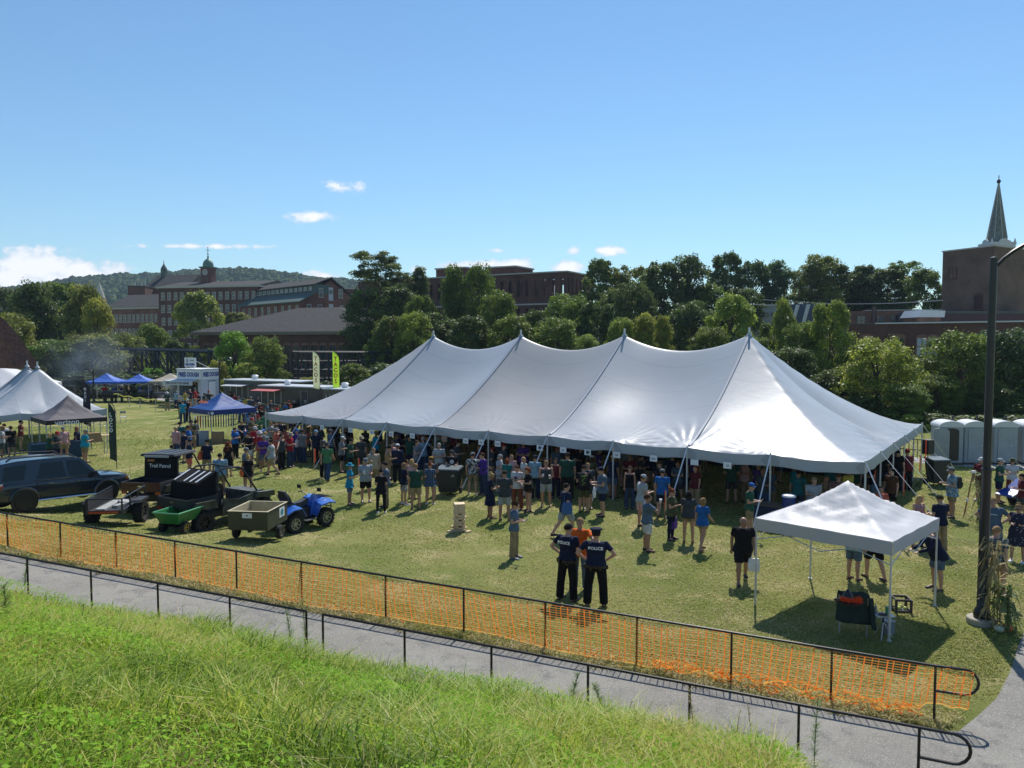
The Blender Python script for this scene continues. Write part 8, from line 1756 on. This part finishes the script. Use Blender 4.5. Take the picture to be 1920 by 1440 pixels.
# tall weeds on the bank
WD=mat('weed_green',(.12,.20,.05),.7,trans=.35); WDD=mat('weed_dry',(.30,.25,.12),.8,trans=.3); FLO=mat('weed_flower',(.7,.68,.6),.7)
def weed(px,pyb,pyt,label,kind,seed):
    d_=rd(px,pyb); lo,hi=3,22
    for _ in range(40):
        m_=(lo+hi)/2
        if CH+d_.z*m_>float(bz(d_.x*m_,m_)): lo=m_
        else: hi=m_
    Y=lo; p=pt(px,pyb,Y); top=pt(px,pyt,Y).z-p.z; g=random.Random(seed); t=thing('tall_weed',label,'weed',p); ln=g.uniform(-.06,.06)*3
    MB().tube([(0,0,-.1),(ln*.3,0,top*.5),(ln,0,top)],[.008,.006,.002],5).build('stem',WD if kind!='dry' else WDD,t); mb=MB()
    n=150 if kind!='dry' else 50
    for k in range(n):
        q=g.uniform(.15,1); a=g.uniform(0,6.28); L=(.16 if kind!='dry' else .07)*(1.1-q*.5)*g.uniform(.6,1.2); b=Vector((ln*q*q,0,top*q)); d=Vector((math.cos(a),math.sin(a),g.uniform(.1,.9))).normalized(); s=d.cross(Vector((0,0,1))).normalized()*.006; mb.poly([b-s,b+s,b+d*L*.6+s,b+d*L])
    mb.build('leaves',WD if kind!='dry' else WDD,t,recalc=False)
    if kind=='flower':
        mb=MB()
        for k in range(40): a=g.uniform(0,6.28); mb.ell((math.cos(a)*g.uniform(.02,.22)-.15,math.sin(a)*.15,top*g.uniform(.55,.95)),(.009,.009,.006),5,3)
        mb.build('flower_heads',FLO,t)
for a in ((574,1226,1122,'tall feathery green weed standing at the end of the left railing','leaf'),(545,1210,1136,'wispy weed with small white flowers left of the tall feathery weed','flower'),(46,1110,1040,'feathery weed growing by the left railing post','leaf'),(12,1180,1098,'leaning green weed at the far left of the bank','leaf'),(1072,1330,1262,'grey green seeding weed in front of the railing','leaf'),(1128,1335,1282,'bushy weed beside the railing post below the path','leaf'),(1300,1400,1290,'dry seeding stalk at the foot of the railing','dry'),(1380,1400,1330,'dry foxtail stalk left of the lower railing post','dry'),(1410,1420,1318,'pale dry stalk on the lower right bank','dry'),(1526,1440,1300,'tall yellow green weed at the lower right end of the bank','leaf'),(1012,1345,1300,'thin dry stalk standing among the bank grass','dry')): weed(*a[:4],a[4],int(a[0]))
# ---------------------------------------------------------------- smoke over the grills and summer haze
def volume_box(name,lo,hi,dens,col,noise=None,aniso=.2):
    mb=MB(); mb.box2(lo,hi); m=bpy.data.materials.new(name); m.use_nodes=True; nt=m.node_tree; nt.nodes.clear(); o=N(nt,'ShaderNodeOutputMaterial'); v=N(nt,'ShaderNodeVolumePrincipled'); v.inputs['Color'].default_value=c4(col); v.inputs['Density'].default_value=dens; v.inputs['Anisotropy'].default_value=aniso; nt.links.new(v.outputs[0],o.inputs['Volume'])
    if noise:
        L=nt.links; tc=N(nt,'ShaderNodeTexCoord'); z=N(nt,'ShaderNodeTexNoise',inp={'Scale':noise,'Detail':3,'Distortion':.8}); L.new(tc.outputs['Object'],z.inputs['Vector'])
        mr=N(nt,'ShaderNodeMapRange',inp={1:.45,2:.75,3:0,4:dens}); L.new(z.outputs[0],mr.inputs[0])
        vs=N(nt,'ShaderNodeVectorMath',operation='SUBTRACT'); L.new(tc.outputs['Generated'],vs.inputs[0]); vs.inputs[1].default_value=(.5,.5,.35); ln=N(nt,'ShaderNodeVectorMath',operation='LENGTH'); L.new(vs.outputs[0],ln.inputs[0]); fo=N(nt,'ShaderNodeMapRange',inp={1:.5,2:.15,3:0,4:1}); L.new(ln.outputs['Value'],fo.inputs[0])
        mu=N(nt,'ShaderNodeMath',operation='MULTIPLY'); L.new(mr.outputs[0],mu.inputs[0]); L.new(fo.outputs[0],mu.inputs[1]); L.new(mu.outputs[0],v.inputs['Density'])
    return tag(mb.build(name,m,None),kind='stuff')
sm=volume_box('smoke',(-52,78,.5),(-38,88,9.5),.07,(.60,.76,1.0),.28); tag(sm,'thin blue grey grill smoke drifting over the left canopies','smoke')
sm=volume_box('smoke',(-35.5,74.5,.3),(-31.5,78.5,3.4),1.2,(.9,.92,.95),.8); tag(sm,'thicker white smoke rising from the grill by the dough stand','smoke')
hzb=volume_box('haze',(-1600,-12,-6),(1600,1760,190),.00017,(.60,.77,1.0),None,.1); tag(hzb,'pale summer haze in the air over the valley','haze')
